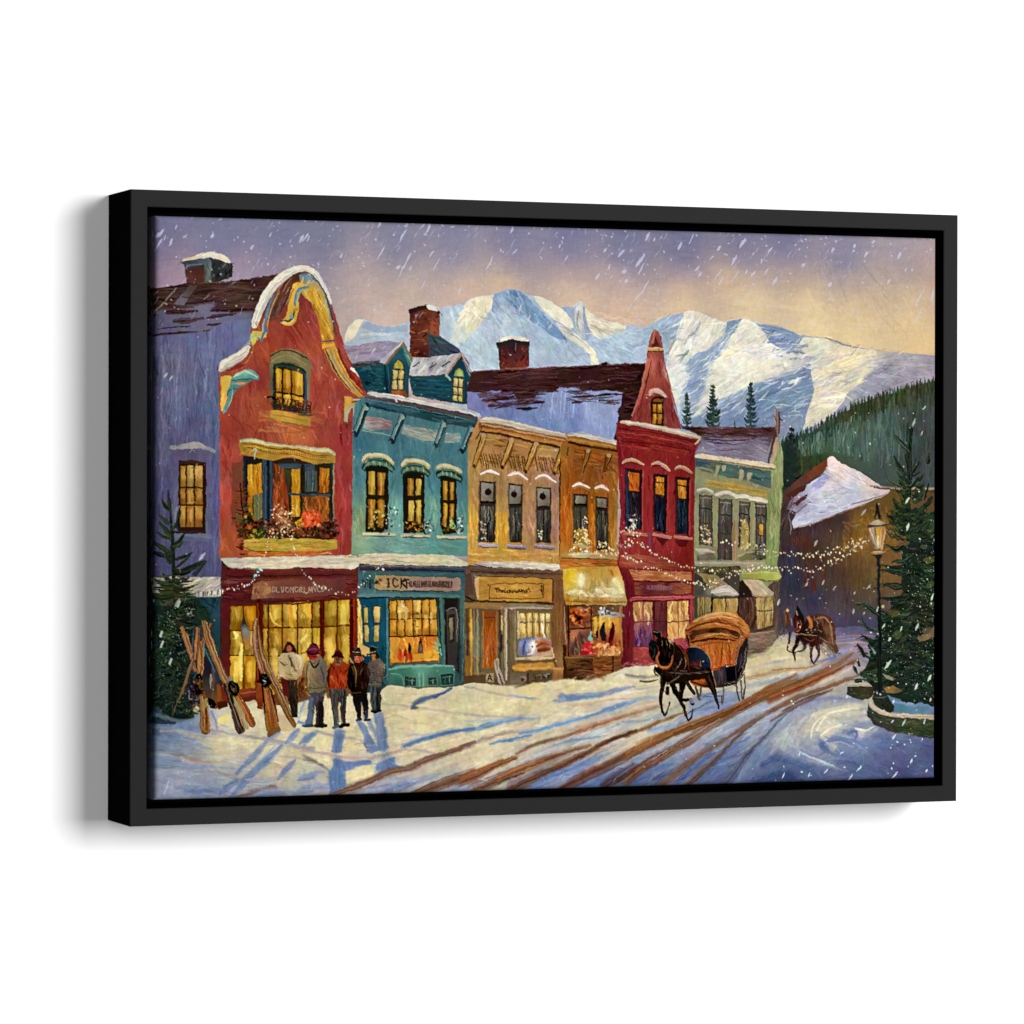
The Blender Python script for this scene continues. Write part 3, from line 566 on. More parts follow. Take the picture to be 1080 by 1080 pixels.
ln([(925,784),(1020,790),(1200,795)],14,'34445c'); ln([(1112,610),(1112,790)],12,'3a2c28'); ln([(1200,590),(1202,800),(1200,970)],16,'33404e'); ln([(1212,600),(1212,960)],8,'8a8068')
poly([(610,447),(640,438),(700,440),(800,462),(900,478),(1000,486),(1100,502),(1180,512),(1226,535),(1222,590),(1180,590),(1090,595),(1020,578),(960,552),(890,558),(830,577),(760,566),(690,545),(622,532)],
     [(640,500,'a87a3c'),(760,520,'b08642'),(900,520,'a87c3c'),(1050,550,'b08648'),(1180,560,'a07a44'),(960,545,'c09850')])
for yy,c,w in ((28,'6a4824',8),(44,'c8a058',7),(60,'7a5428',8)): ln([(640,440 + yy),(720,446 + yy),(830,472 + yy),(900,478 + yy - 6),(980,480 + yy),(1060,505 + yy),(1190,520 + yy)],w,c,dry=.2)
for i in range(34):
    x = 700 + i * 14; y = np.interp(x,[700,830,960,1060,1190],[492,520,522,548,560]); dab(x,y,3.6,'5a3c1c',mk=False)
hatch([(640,490),(700,490),(700,535),(640,525)],8,60,6,10,pal=['c49a54','7a5426'],a=.7)
ln([(625,450),(690,445),(800,468),(900,482),(1000,490),(1100,506),(1180,512),(1222,535)],[12,22,18,14,14,22,24,14],'c3bcac',br=.1); ln([(720,500),(712,560)],6,'cfd0d0',dry=.4); ln([(690,520),(715,500),(730,520)],5,'d0cfc8')
# plants,flowers and the window box
hatch([(640,940),(760,950),(900,930),(1060,950),(1210,960),(1240,1060),(640,1070)],200,30,10,0,a=.9,j=.05,pal=['2a2418','3c2c1e','4a3020','22301c','6a3c2a','7a4a30','3c4424','8a3a2c','1e1c18'],spread=80,mk=True)
poly([(1012,930),(1040,895),(1080,890),(1130,920),(1135,960),(1100,985),(1040,985)],[(1050,920,'cf5838'),(1110,950,'b84a30')],bl=2)
dabs([(1010,900),(1110,900),(1130,990),(1000,990)],60,10,['d8583a','c8402c','e07858','b03828','dc8a6a'])
dabs([(640,900),(700,880),(720,1000),(640,1010)],30,9,['a0302c','c04a30','5a6a2c','8a8a30','303a1c'])
dabs([(690,1010),(770,1010),(770,1062),(680,1062)],30,11,['8a8430','6a6a28','4a5a24','a89a40','2c3418'])
dabs([(960,960),(1010,950),(1010,1000),(960,1000)],16,10,['c89a38','b87a2c','d8b058'])
dabs([(780,980),(1210,970),(1230,1055),(780,1060)],130,8,['8a3434','5a2c24','7a4038','3c2c20','a05a50','2a2418','9a3a38','564a2c'])
dabs([(870,880),(940,890),(940,1000),(860,1000)],40,12,['c0907c','b07a68','d0a890','a86a50'],a=.6)
dabs([(815,850),(960,850),(960,1060),(815,1060)],70,6,['d8c8b8','e6d8cc','cfa090','f0e8dc'],a=.9)
dabs([(1130,960),(1240,950),(1245,1060),(1130,1050)],60,10,['4a2a2a','3a2224','6a3a3a','2c2020','5c3038'])
for i in range(26):
    y = 740 + i * 24 * .98 if i < 14 else 760 + (i - 14) * 36; x = 640 + rng.randn() * 14
    for s in (-1,1):
        ln([(x,y + 12),(x + s * (16 + rng.rand() * 26),y - 4 + rng.rand() * 16)],[10,5],['3a2c1c','7a2a24','28381c','8a3a2a','4a5a28'][rng.randint(5)])
ln([(622,720),(632,850),(648,1000)],9,'33281a')
hatch([(590,960),(660,960),(660,1150),(620,1140)],40,30,11,20,a=.9,pal=['5a2420','7a3226','33401f','8a3a2c','2c2418'],spread=70,mk=True)
poly([(640,1072),(800,1066),(1100,1070),(1216,1076),(1240,1080),(1236,1132),(1210,1140),(1100,1146),(900,1150),(700,1148),(650,1138)],[(700,1090,'b89a54'),(800,1120,'ac8c48'),(1000,1090,'b29650'),(1180,1110,'aa9248'),(1100,1130,'bd8a48')])
hatch([(640,1075),(1230,1080),(1210,1138),(660,1142)],60,110,8,2,pal=['c8ac64','a08040','b8a058','94803c','bb8c48'],a=.6,spread=5)
ln([(650,1125),(720,1148),(900,1150)],8,'6a4a28',dry=.2); ln([(660,1095),(740,1092),(830,1098)],6,'6a5428',dry=.4)
use(H2)
hatch([(660,1152),(1210,1148),(1200,1172),(680,1176)],26,90,10,0,pal=['bb6a30','a85428','c07a3c'],a=.7,spread=4)
# shopfront
sub(H2,'painted_shopfront')
org(150,550)
poly([(498,250),(1080,260),(1385,260),(1370,490),(1372,900),(1330,1080),(1020,1160),(500,1160)],[(520,400,'541c20'),(1000,330,'5e2424'),(1200,400,'5a2423'),(530,700,'4c1a1c'),(1340,700,'6a241e'),(800,500,'4a1e20'),(600,1120,'6a241e')])
for y,c,w in ((318,'6c2a28',18),(346,'241618',10),(366,'7c3a30',7),(300,'3a1a1a',8)): ln([(540,y),(800,y - 2),(1080,y + 2 - 8),(1360,y - 8)],w,c,dry=.1)
hatch([(500,370),(1360,360),(1360,500),(500,510)],90,110,14,0,pal=['6a2a28','541e22','7a342e','481a1e','6c3c34'],a=.5,spread=5)
ln([(505,255),(550,300)],10,'241416'); ln([(510,270),(512,500)],14,'35181a',dry=.2); ln([(505,490),(800,505),(1350,490)],10,'34181a',dry=.2)
sub(H2,'painted_sign','long maroon shop sign with pale lettering')
poly([(705,392),(760,372),(1080,368),(1290,352),(1285,450),(1090,478),(900,482),(690,492)],[(740,430,'8c5444'),(900,430,'6c3a36'),(1150,420,'6e3832'),(1270,400,'5e3030')])
hatch([(705,395),(800,385),(800,490),(690,490)],22,50,14,20,pal=['9a6450','7a4438','b07a58','8a5040'],a=.6,spread=40)
dab(795,440,20,'a87850',a=.8)
def scrawl(x0,x1,y0,y1,n,c,w,slope=0.,seed=3):
    """unreadable painted lettering: a row of small upright loops"""
    r = np.random.RandomState(seed); st = (x1 - x0) / n
    for i in range(n):
        x = x0 + i * st; h = y1 - y0; yy = y0 + slope * (x - x0); k = r.randint(5)
        if k == 0: p = [(x,yy),(x,yy + h),(x + st * .7,yy + h)]
        elif k == 1: p = [(x + st * .7,yy + h * .1),(x + st * .2,yy),(x,yy + h * .5),(x + st * .3,yy + h),(x + st * .7,yy + h * .8),(x + st * .7,yy + h * .5)]
        elif k == 2: p = [(x,yy + h),(x + st * .1,yy),(x + st * .6,yy + h * .3),(x + st * .2,yy + h * .5),(x + st * .7,yy + h)]
        elif k == 3: p = [(x,yy),(x + st * .35,yy + h),(x + st * .7,yy)]
        else: p = [(x,yy + h),(x + st * .05,yy),(x + st * .4,yy + h * .6),(x + st * .7,yy),(x + st * .72,yy + h)]
        ln(p,w,c,br=0,mk=False)
scrawl(822,1085,415,448,9,'ab8a80',4.5,slope=-.0,seed=11); scrawl(1085,1160,410,442,3,'a08078',4.5,seed=5)
sub(H2,'painted_shop_window','left amber shop window behind the leaning skis')
q = [(556,532),(726,530),(722,1075),(556,1075)]
poly(q,'a8772c'); panes(q,[0,.5,1],[0,.29,.58,1],WARM + DUSK,'5a2c1c',8)
for p,w,c in (([(585,700),(600,720),(590,740)],26,'f2e6bc'),([(630,780),(630,860),(625,1000)],38,'f0e0a4'),([(600,900),(595,1000)],30,'e8cf86'),([(680,900),(680,1000)],34,'d8b860'),([(690,560),(690,680)],20,'b8801f')): ln(p,w,c,dry=.25)
ln([(640,530),(642,800),(650,1075)],7,'6a3c20')
sub(H2,'painted_shop_window','wide cream and amber shop window behind the group of people')
q = [(764,522),(1345,492),(1340,1120),(764,1090)]
poly(q,[(850,600,'b8944a'),(1050,600,'b89a56'),(1200,700,'b0945a'),(850,800,'cfae68'),(1300,650,'c09a4a'),(1250,900,'d8bb68'),(900,1000,'b08848')])
panes([(764,522),(985,520),(985,1020),(764,1020)],[0,.16,.56,1],[0,.3,.66,1],DUSK,'5c3020',9)
panes([(985,520),(1130,505),(1130,1050),(985,1020)],[0,.62,1],[0,.3,1],DUSK,'5c3020',9)
panes([(1150,500),(1320,488),(1315,1050),(1150,1050)],[0,.5,1],[0,.3,1],DUSK,'5c2a20',10)
for p,w,c in (([(810,580),(830,630),(870,660)],16,'f0d880'),([(1010,560),(1040,600),(1010,650)],14,'8a7438'),([(820,700),(860,720),(880,790)],14,'b89448'),([(1040,720),(1010,760)],20,'e8d8a0'),([(1180,580),(1190,640)],40,'9a8a4a'),([(1270,540),(1275,640)],40,'d8c884'),([(1180,760),(1200,860)],50,'e8d08a'),([(1290,730),(1290,860)],40,'d0b060'),([(940,540),(945,660)],30,'d8a038'),([(840,820),(840,960)],40,'d8bc84'),([(940,740),(945,820)],26,'d0a24a')): ln(p,w,c,dry=.35,a=.8)
for x,w in ((747,30),(1140,26),(1328,28)): ln([(x,505),(x - 1,800),(x - 2,1130)],w,'521c1c')
ln([(1340,490),(1345,800),(1345,1000)],10,'8a3a22'); ln([(735,520),(733,1000)],6,'8a4a34'); ln([(800,520),(803,1060)],9,'4a2418')
use(REG[CUR[0]][0])
sub(H2,'painted_shop_base'); poly([(600,1058),(730,1050),(732,1150),(640,1160),(606,1150)],[(660,1070,'7e3322'),(680,1130,'5c2018')]); ln([(610,1085),(728,1075)],8,'a0513a',dry=.2); ln([(620,1120),(730,1108)],8,'3c1714')
poly([(726,1020),(790,1020),(800,1180),(724,1180)],'7a3c20'); poly([(840,1060),(1330,1040),(1330,1160),(840,1160)],'5c3424')
sub(H2,'painted_snow_ledge')
poly([(495,240),(520,232),(600,230),(800,222),(1000,222),(1080,222),(1200,215),(1360,210),(1382,240),(1376,280),(1340,300),(1200,296),(1080,288),(900,298),(700,296),(580,296),(550,290),(520,268)],[(560,250,'b8b4aa'),(700,270,'d0ccc0'),(800,250,'c8bfa4'),(1000,260,'cfc2a0'),(1100,250,'c6c0b0'),(1250,250,'c8beac'),(1340,280,'d2ccc0'),(1300,225,'9a8c84')])
hatch([(500,240),(800,224),(1360,212),(1376,280),(1080,290),(580,294)],90,120,11,1,pal=['d6d2c4','bcb6a8','cdc3a6','dcd6c2','a8a49e','c9b98e'],a=.5,spread=6)
ln([(530,280),(600,298),(800,300),(1000,298)],6,'8a8078',dry=.3)
H3 = part('painted_house','teal house with two dormers and a snowy cornice')
org(0,0,1)
poly([(372,690),(492,690),(492,745),(372,765)],[(380,720,'123440'),(480,735,'23403e')],rg=0)
org(320,390)
wall3 = [(312,330),(330,215),(385,170),(1060,290),(1048,420),(1040,1180),(305,1180),(310,800)]
poly(wall3,[(350,450,'3c6a78'),(600,480,'46727e'),(900,520,'44707e'),(600,560,'4a7682'),(340,700,'4f7f84'),(590,750,'528287'),(800,700,'4c7884'),(340,950,'7c8a60'),(360,880,'6a9080'),(590,850,'68988a'),(590,1000,'6f9c90'),(820,900,'629288'),(1020,700,'47737f'),(1020,900,'5a8a86'),(1020,1050,'5f8f88'),(360,1080,'87a084'),(600,1120,'76a296'),(850,1120,'5c8c86')])
hatch(wall3,330,120,16,lambda x,y: 88 if y < 1030 else 8,j=.03,a=.45,spread=14)
hatch([(570,800),(620,800),(620,1000),(580,1000)],20,100,10,88,pal=['7aa89a','8ab0a0','6a988c'],a=.5,spread=5)
hatch([(790,800),(850,800),(850,1000),(790,1000)],20,100,10,88,pal=['7aa89a','8ab0a0','6a988c'],a=.5,spread=5)
hatch([(315,860),(380,860),(380,1060),(315,1060)],30,80,12,80,pal=['8f9860','7a9878','a0a468','6a8a7c'],a=.5,spread=12)
sub(H3,'painted_roof','pale lilac snow covered roof behind the gable')
org(320,220)
poly([(250,868),(330,868),(420,850),(540,836),(625,850),(560,905),(482,968),(400,980),(312,988),(270,900)],[(300,900,'9a8fa2'),(450,880,'9b8da0'),(560,860,'9488a0'),(400,950,'9c90a6')])
hatch([(250,868),(540,836),(625,850),(482,968),(312,988)],50,110,12,-10,j=.025,a=.5,spread=8)
for p in ([(430,920),(455,885)],[(330,950),(345,930)],[(500,890),(520,870)]): ln(p,5,'c8c0cc',a=.8)
poly([(790,785),(860,805),(920,845),(985,890),(1050,975),(1060,1080),(800,945),(780,940)],[(830,850,'3c4a54'),(960,900,'46485a'),(1040,1000,'5a6886')])
hatch([(790,785),(985,890),(1050,980),(800,940)],30,80,12,30,pal=['34424c','4a5864','3a3f4c','26343e'],a=.6,spread=14)
sub(H3,'painted_chimney','tall brick chimney with snow on one corner')
poly([(672,650),(775,622),(865,648),(861,812),(792,790),(792,945),(676,938)],[(700,700,'5e2c20'),(780,700,'5a2a20'),(830,700,'7a4432'),(700,850,'6a3626'),(740,920,'4a221c'),(845,760,'94492f')])
poly([(808,720),(861,690),(861,812),(800,790)],'8f4632'); ln([(676,780),(735,788),(795,770)],8,'b07a50',dry=.3); ln([(674,795),(790,790)],6,'3a1a16')
hatch([(672,655),(780,640),(785,940),(676,935)],60,22,7,0,pal=['7a3a28','4a201a','8a4a30','5c2a20','9c5a38','3a1a18'],a=.7,spread=20)
hatch([(785,640),(861,655),(861,800),(795,780)],24,20,7,10,pal=['5a2a20','8a4c38','6a3828','40201c'],a=.7,spread=20)
poly([(664,640),(720,625),(772,606),(862,642),(864,662),(780,636),(725,648),(670,668)],'33211f')
sub(H3,'painted_snow_cap'); poly([(772,614),(800,608),(850,626),(868,645),(845,652),(800,642),(784,632)],[(800,620,'d5d8d4'),(855,645,'bcc8cc')])
sub(H3,'painted_dormer','left dormer with an arched window and orange gable trim')
poly([(308,988),(400,982),(500,968),(560,900),(632,846),(720,1000),(690,1025),(668,1060),(668,1200),(560,1190),(420,1180),(385,1150),(350,1060)],[(400,1040,'15404a'),(500,1000,'1d4a54'),(600,930,'2a5a66'),(660,1050,'234c58'),(450,1130,'1c444e'),(540,1100,'17333e')])
hatch([(330,990),(500,975),(510,1180),(420,1175)],40,60,14,10,pal=['1a4a54','225a60','123640','2a6066','0f2c36'],a=.6,spread=20)
ln([(305,988),(400,976),(500,966)],16,'372a28',dry=.15); ln([(330,1000),(440,995),(505,985)],6,'56403a')
poly([(480,972),(560,898),(628,844),(640,852),(580,915),(520,985)],[(500,960,'a9a5b0'),(600,870,'c4bfc4')]); ln([(520,985),(575,920),(632,858)],12,'8a5c40')
poly([(640,852),(720,1005),(700,1022),(668,1000),(625,880)],[(660,920,'4f8578'),(690,1000,'3f7068')]); ln([(634,852),(680,930),(716,1006)],9,'985c3c'); ln([(660,930),(690,985)],8,'8ab0a0',dry=.2); ln([(716,1006),(690,1022)],8,'a86c4c')
ln([(515,985),(520,1080),(540,1180)],12,'0f2a34',dry=.1); ln([(528,980),(540,1050),(545,1170)],8,'37646c',dry=.2)
poly([(560,1000),(575,965),(600,950),(628,965),(645,1000),(645,1180),(556,1180)],'2c4650')
sub(H3,'painted_window','arched dormer window glowing cream')
poly([(572,1012),(578,980),(600,958),(625,975),(636,1012)],'b9b85e'); hatch([(572,1012),(578,980),(600,958),(625,975),(636,1012)],10,20,8,-60,pal=['c8c670','9aa050','d0cc80'],a=.7)
q = [(564,1020),(640,1022),(636,1150),(560,1148)]
panes(q,[0,.5,1],[0,.48,1],['d2c98e','dcd29c','c8bb70','d8d0a4'],'3a4a44',9)
for x in (580,618): ln([(x,1040),(x,1140)],10,'e4dcb4',a=.6,dry=.3)
poly([(556,1152),(645,1155),(660,1180),(655,1190),(556,1182)],[(600,1160,'a86c3c'),(640,1180,'7a4c34')])
sub(H3,'painted_dormer','right dormer with snow striped roof and orange gable trim')
poly([(690,955),(760,950),(880,935),(1000,918),(1080,1060),(1085,1105),(1040,1100),(1045,1240),(940,1230),(800,1205),(690,1180),(668,1060)],[(800,1080,'1d4a54'),(720,1120,'1a424c'),(900,1150,'1f4852'),(1000,1000,'1c3f4c'),(1030,1150,'1a3844')])
for i in range(9): ln([(680,1075 + i * 14),(800,1082 + i * 14),(930,1090 + i * 14)],4,['2f6470','133640'][i % 2],dry=.3)
hatch([(672,1065),(930,1070),(930,1225),(690,1180)],44,60,8,4,pal=['245a64','173e48','2c626a','12323c'],a=.5,spread=6)
poly([(692,950),(760,948),(880,932),(1002,912),(950,985),(905,1050),(800,1058),(690,1062),(668,1050)],[(750,980,'b5b2b8'),(900,960,'bab5b6'),(800,1040,'a8a4aa')])
hatch([(692,950),(880,934),(1000,915),(905,1050),(670,1058)],40,60,9,-50,pal=['c8c4c4','a09ca4','d0cccc','8a868e','b8b0b0'],a=.7,spread=12)
for p in ([(880,1000),(930,965)],[(700,1000),(740,970)],[(800,1010),(840,985)]): ln(p,8,'3a3a3c')
ln([(668,1062),(800,1064),(905,1054)],8,'4a3c3a',dry=.2)
ln([(906,1060),(950,990),(1004,922)],12,'b09078'); ln([(1004,920),(1045,1000),(1085,1085)],12,'a0644a'); ln([(1015,960),(1050,1050),(1070,1090)],10,'6a7f90'); ln([(900,1055),(930,1085)],12,'9ab0a0'); ln([(1004,918),(1060,1030),(1100,1085)],6,'c8a890')
poly([(945,1055),(960,1020),(985,1005),(1010,1020),(1022,1060),(1018,1240),(938,1228)],'2a4650')
sub(H3,'painted_window','arched window of the right dormer')
poly([(953,1060),(962,1030),(985,1015),(1010,1032),(1016,1062)],'9cb470'); dab(985,1045,16,'bac884',mk=False)
panes([(950,1072),(1016,1078),(1010,1228),(944,1218)],[0,.5,1],[0,.38,.72,1],['d2c98e','dcd29c','d8cf9c','e2d8ac'],'3a4a44',8)
# cornice
sub(H3,'painted_cornice','heavy teal cornice on slanting brackets')
org(320,390)
poly([(385,190),(395,172),(430,162),(560,182),(800,230),(1100,295),(1110,350),(1060,375),(960,350),(800,325),(640,285),(520,258),(400,232)],[(420,200,'456872'),(600,235,'2a4a54'),(800,270,'24454e'),(1000,320,'27484f'),(500,245,'35586a')])
hatch([(390,195),(560,190),(1100,300),(1100,355),(800,320),(400,230)],60,120,9,11,pal=['1c3c46','30545e','406a74','152f38'],a=.5,spread=4)
ln([(410,190),(600,222),(850,275),(1080,325)],8,'5f8590',dry=.3)
poly([(400,292),(560,318),(562,372),(440,385),(372,378)],[(450,330,'8f7478'),(540,350,'8a7470'),(400,370,'8fa6a2')]); hatch([(395,295),(560,320),(560,375),(380,380)],26,70,9,8,pal=['9a7474','8fa09c','a08884','7a6468','9fb4ac'],a=.6,spread=8)
poly([(635,345),(850,385),(845,445),(760,450),(620,405)],[(680,370,'7f8f8c'),(800,410,'9a9c88')]); hatch([(640,345),(850,385),(845,445),(630,405)],36,70,8,18,pal=['94a09a','a8a58c','6f8a8c','5c7a80','b0ac94'],a=.6,spread=16)
poly([(905,395),(1000,410),(990,462),(890,462)],'869488'); hatch([(905,395),(1000,410),(990,462),(890,462)],14,50,8,10,pal=['9ca494','6c8486','aaa68e'],a=.6,spread=12)
ln([(372,385),(500,405),(560,420)],8,'8fae9c',dry=.3); ln([(640,420),(760,460),(840,470)],7,'6a9090',dry=.4)
for a,b,w in (((392,232),(325,415),46),((625,290),(560,462),40),((888,340),(836,488),36),((1062,368),(1000,528),40)):
    a,b = np.array(a),np.array(b)
    ln([a + (6,0),b + (6,-6)],w,'1c3a42',tp=(1,.7)); ln([a - (6,4),b - (4,10)],w * .55,'557a7e',tp=(1,.8)); ln([a - (2,0),(a + b) / 2 + (3,0),b],w * .18,'a3b2a0',dry=.15); ln([a + (-w * .4,0),b + (-w * .38,-10)],5,'20383c'); dab(a[0] + 4,a[1] + 12,15,'8a9a98')
    ln([b + (0,-20),b + (6,0)],16,'16282c')
sub(H3,'painted_snow_ledge')
ln([(395,178),(500,188),(700,226),(900,268),(1080,305),(1100,312)],13,'6c3a30',dry=.12)
ln([(415,150),(440,152),(560,170),(700,196),(850,225),(1000,252),(1085,275)],[12,24,26,24,26,26,24],'bfbcbc',br=.1); ln([(430,146),(560,160),(760,202),(1000,248)],10,'d8d5cf',dry=.3); ln([(585,190),(590,205)],8,'d0ccc4')
# upper windows
def win3(hood,op,pn,sill,lab):
    sub(H3,'painted_window',lab)
    h = np.array(hood,float)
    poly(op,[(op[0][0],op[0][1],'242822'),(op[2][0],op[2][1],'2c2820'),(op[3][0],op[3][1],'30241c')])
    for q in pn:
        panes(q,[0,1],[0,1],['c0902f','b0782a','ccaf50','a86a26','d6c068'],'2c2a1e',5)
        x0,y0 = q[0]; x1,y1 = q[2]
        ln([((x0 + x1) / 2 + 4,y0 + 12),((x0 + x1) / 2,y1 - 10)],(x1 - x0) * .3,'dcc670',a=.7,dry=.4)
    u = h[0]; v = h[-1]
    ln(h + (0,42),34,'2f4a48'); ln(h + (2,48),28,'7ba094',dry=.3); ln(h + (2,64),8,'2a3a36')
    for k in range(7):
        a = quad([h[1] + (0,20),h[-2] + (0,20),h[-2] + (0,60),h[1] + (0,60)],k / 6,0); ln([a + (0,8),a + (2,34)],6,['a9bfa8','4c6a62'][k % 2],dry=.2)
    ln(h,30,'c6c6ae',br=.1); ln(h - (0,6),12,'dcdac8',dry=.3); ln(h + (0,15),6,'5a6a60')
    ln(sill,15,'cbc6b8',br=.08); ln(np.array(sill,float) + (6,12),7,'2f3f3e',dry=.2)
win3([(386,575),(405,548),(470,543),(525,556),(560,585)],[(398,600),(540,612),(536,1010),(500,1030),(393,1026)],
     [[(410,640),(456,645),(456,795),(410,790)],[(468,650),(520,650),(510,798),(468,795)],[(410,815),(458,820),(450,1000),(408,1005)],[(470,820),(516,820),(508,990),(468,1000)]],[(382,1040),(470,1040),(580,1044)],'left window of the teal upper floor')
win3([(632,600),(655,583),(710,578),(760,592),(788,612)],[(630,640),(768,648),(766,1028),(634,1034)],
     [[(658,680),(700,682),(698,798),(658,800)],[(710,684),(748,690),(745,795),(710,798)],[(665,825),(705,825),(700,960),(660,960)],[(712,825),(748,820),(745,980),(712,980)]],[(622,1046),(700,1050),(798,1052)],'middle window of the teal upper floor')
win3([(855,620),(880,610),(925,614),(965,630),(990,645)],[(866,665),(972,672),(970,1036),(884,1040),(868,1000)],
     [[(882,700),(915,703),(912,828),(882,825)],[(925,704),(958,706),(955,826),(925,828)],[(882,842),(916,845),(912,1000),(882,990)],[(926,845),(958,845),(950,990),(926,1000)]],[(850,1056),(930,1058),(1030,1058)],'right window of the teal upper floor')
dab(945,990,18,'a9c790'); dab(942,960,12,'b6cf9a')
for bx in ((480,860,610,1040),(730,930,830,1040),(950,910,1010,1040)):
    dabs([(bx[0] + 30,bx[1]),(bx[2],bx[1] + 20),(bx[2],bx[3]),(bx[0] + 20,bx[3])],42,7,['b8c8c0','8aa098','d2dcd4','2a342e','1c2420','708880'],a=.9)
dabs([(420,880),(510,900),(510,1010),(410,1010)],40,8,['b8a84a','d0c890','8a8438','c8b860','4a4a24'])
dabs([(650,960),(760,970),(755,1020),(640,1022)],40,8,['8a5a24','3a2a18','b08038','6a4420','d0a850'])
dabs([(875,980),(970,990),(965,1030),(880,1030)],24,7,['5a4a24','3a2a18','80702c'])
for p in ([(552,1060),(548,1150),(560,1180)],[(545,1060),(565,1110),(545,1150)]): ln(p,5,'b8c4bc',dry=.5)
# shop
sub(H3,'painted_shopfront','teal shopfront with a pale lettered sign')
org(320,550)
poly([(350,280),(1040,285),(1035,330),(1020,480),(1008,1022),(950,1042),(540,1050),(500,1010),(345,960)],[(400,330,'40666e'),(700,320,'3c6268'),(1000,340,'365a60'),(400,460,'4a6c6e'),(900,470,'3c605e'),(870,700,'4d6c64'),(1000,700,'435e5c'),(980,950,'2f4a48'),(440,800,'1c4a58')])
hatch([(350,300),(1035,310),(1020,480),(350,480)],60,130,12,2,j=.03,a=.5,spread=5)
poly([(352,268),(1040,280),(1040,325),(355,312)],[(400,290,'473a44'),(900,300,'3c4450')]); ln([(360,300),(700,304),(1035,318)],10,'1e2a34',dry=.1); ln([(360,282),(700,285),(1030,296)],8,'74747c',dry=.3)
ln([(350,468),(700,466),(1015,474)],22,'567e80',dry=.2); ln([(360,482),(800,484),(1010,492)],8,'17282c')
sub(H3,'painted_sign','pale sign board with dark letters over the teal shop')
poly([(452,340),(520,338),(700,346),(985,358),(998,370),(992,430),(970,440),(700,436),(462,432),(446,415)],[(480,370,'a98e58'),(600,380,'a5875e'),(750,390,'9a7c68'),(960,390,'9c7f6e'),(700,425,'ad9284')])
hatch([(452,342),(985,360),(990,432),(460,430)],50,60,9,4,j=.035,a=.5,spread=12)
ln([(450,432),(700,440),(990,442)],7,'2a3230',dry=.2); ln([(452,338),(700,344),(990,354)],5,'2c3c3c',dry=.3)
ink = '2b2622'
for p in ([(372,410),(378,368),(392,400),(405,362),(412,412)],[(420,365),(422,425)],[(430,420),(434,360),(446,400),(460,362)],[(395,380),(388,420)]): ln(p,9,'24343a',mk=False,dry=.2)
dab(487,372,13,'8a4540',mk=False); ln([(470,382),(488,400)],8,'5a3a34',mk=False); dab(462,388,12,'2c2a30',mk=False)
ln([(540,362),(541,414)],10,ink,mk=False); ln([(530,362),(550,362)],5,ink,mk=False); ln([(531,414),(551,414)],5,ink,mk=False)
ln([(598,372),(580,362),(566,388),(578,414),(600,406)],10,ink,mk=False)
for p in ([(618,362),(620,416)],[(645,362),(622,388),(648,412)],[(634,380),(660,366)],[(652,368),(655,420)],[(652,368),(672,368)],[(654,392),(668,390)]): ln(p,9,ink,mk=False)
scrawl(672,770,380,412,8,'4c342e',6,slope=.02,seed=21); scrawl(772,945,378,414,16,'523a34',6,slope=.01,seed=23); ln([(676,404),(800,402),(930,408)],6,'5a4238',mk=False,dry=.3)
sub(H3,'painted_door','teal door with four amber panes')
poly([(353,485),(528,482),(530,1000),(480,990),(350,860)],[(440,510,'124a5e'),(440,700,'18566a'),(510,800,'144452'),(440,860,'0f3a4a')])
hatch([(353,485),(528,482),(530,1000),(350,860)],40,100,12,88,j=.03,a=.5,spread=5)
for q in ([(380,542),(411,540),(412,642),(383,645)],[(444,535),(490,533),(488,640),(446,644)],[(384,656),(414,654),(418,764),(387,766)],[(446,654),(484,652),(480,760),(445,764)]): panes(q,[0,1],[0,1],['ccae58','d8c070','c09a44','b8a050'],'0f3644',6)
poly([(344,490),(356,488),(372,640),(376,780),(420,800),(420,850),(344,850)],[(352,560,'d8b85c'),(360,750,'d0a84c'),(400,830,'cfae6a')]); hatch([(344,490),(356,490),(376,780),(344,840)],12,70,8,88,pal=['e0c878','c8a04a','e8d490'],a=.7,spread=4)
ln([(530,480),(532,1000)],12,'4c7880',dry=.1); ln([(352,484),(528,480)],10,'0c2c38')
ln([(520,900),(505,970)],6,'b8c0b4',dry=.3)
sub(H3,'painted_shop_window','shop window with red figures and a dark vase')
q = [(540,492),(846,488),(860,880),(548,905)]
poly(q,'1e2c2c'); panes([(545,496),(842,492),(850,730),(546,730)],[0,.155,.32,.495,.68,.84,1],[0,.52,1],WARM + CREAM,'3a3020',7)
poly([(546,730),(848,722),(858,880),(548,900)],[(560,800,'c0954a'),(640,760,'d08a48'),(700,820,'b88a38'),(800,760,'c87838'),(800,850,'cfa448')])
hatch([(546,730),(848,722),(858,880),(548,900)],60,40,10,80,pal=['d0a048','c08038','e0be70','b8702c','cfa858','a87a2c'],a=.7,spread=20)
for x,y,w,h in ((610,545,20,70),(775,600,22,60),(650,560,30,50),(720,640,18,60),(810,580,18,60),(690,600,14,40)): ln([(x,y),(x,y + h)],w,'ecd698',a=.8,dry=.4)
dabs([(610,520),(660,520),(660,570),(610,570)],12,7,['e8e0c8','d0d8d0'])
dabs([(690,580),(740,580),(740,700),(690,700)],16,9,['6a5024','8a6a2c','4a3c20'],a=.7)
for x in (612,645,676): ln([(x,808),(x + 2,860),(x + 4,884)],[18,26,22],['b83a32','a8302c','c04a3c'][rng.randint(3)],dry=.15)
ln([(640,860),(640,895)],7,'d8b070'); ln([(672,770),(673,800),(674,822)],[10,22,18],'2c2620'); dab(671,770,8,'3a2c20',mk=False)
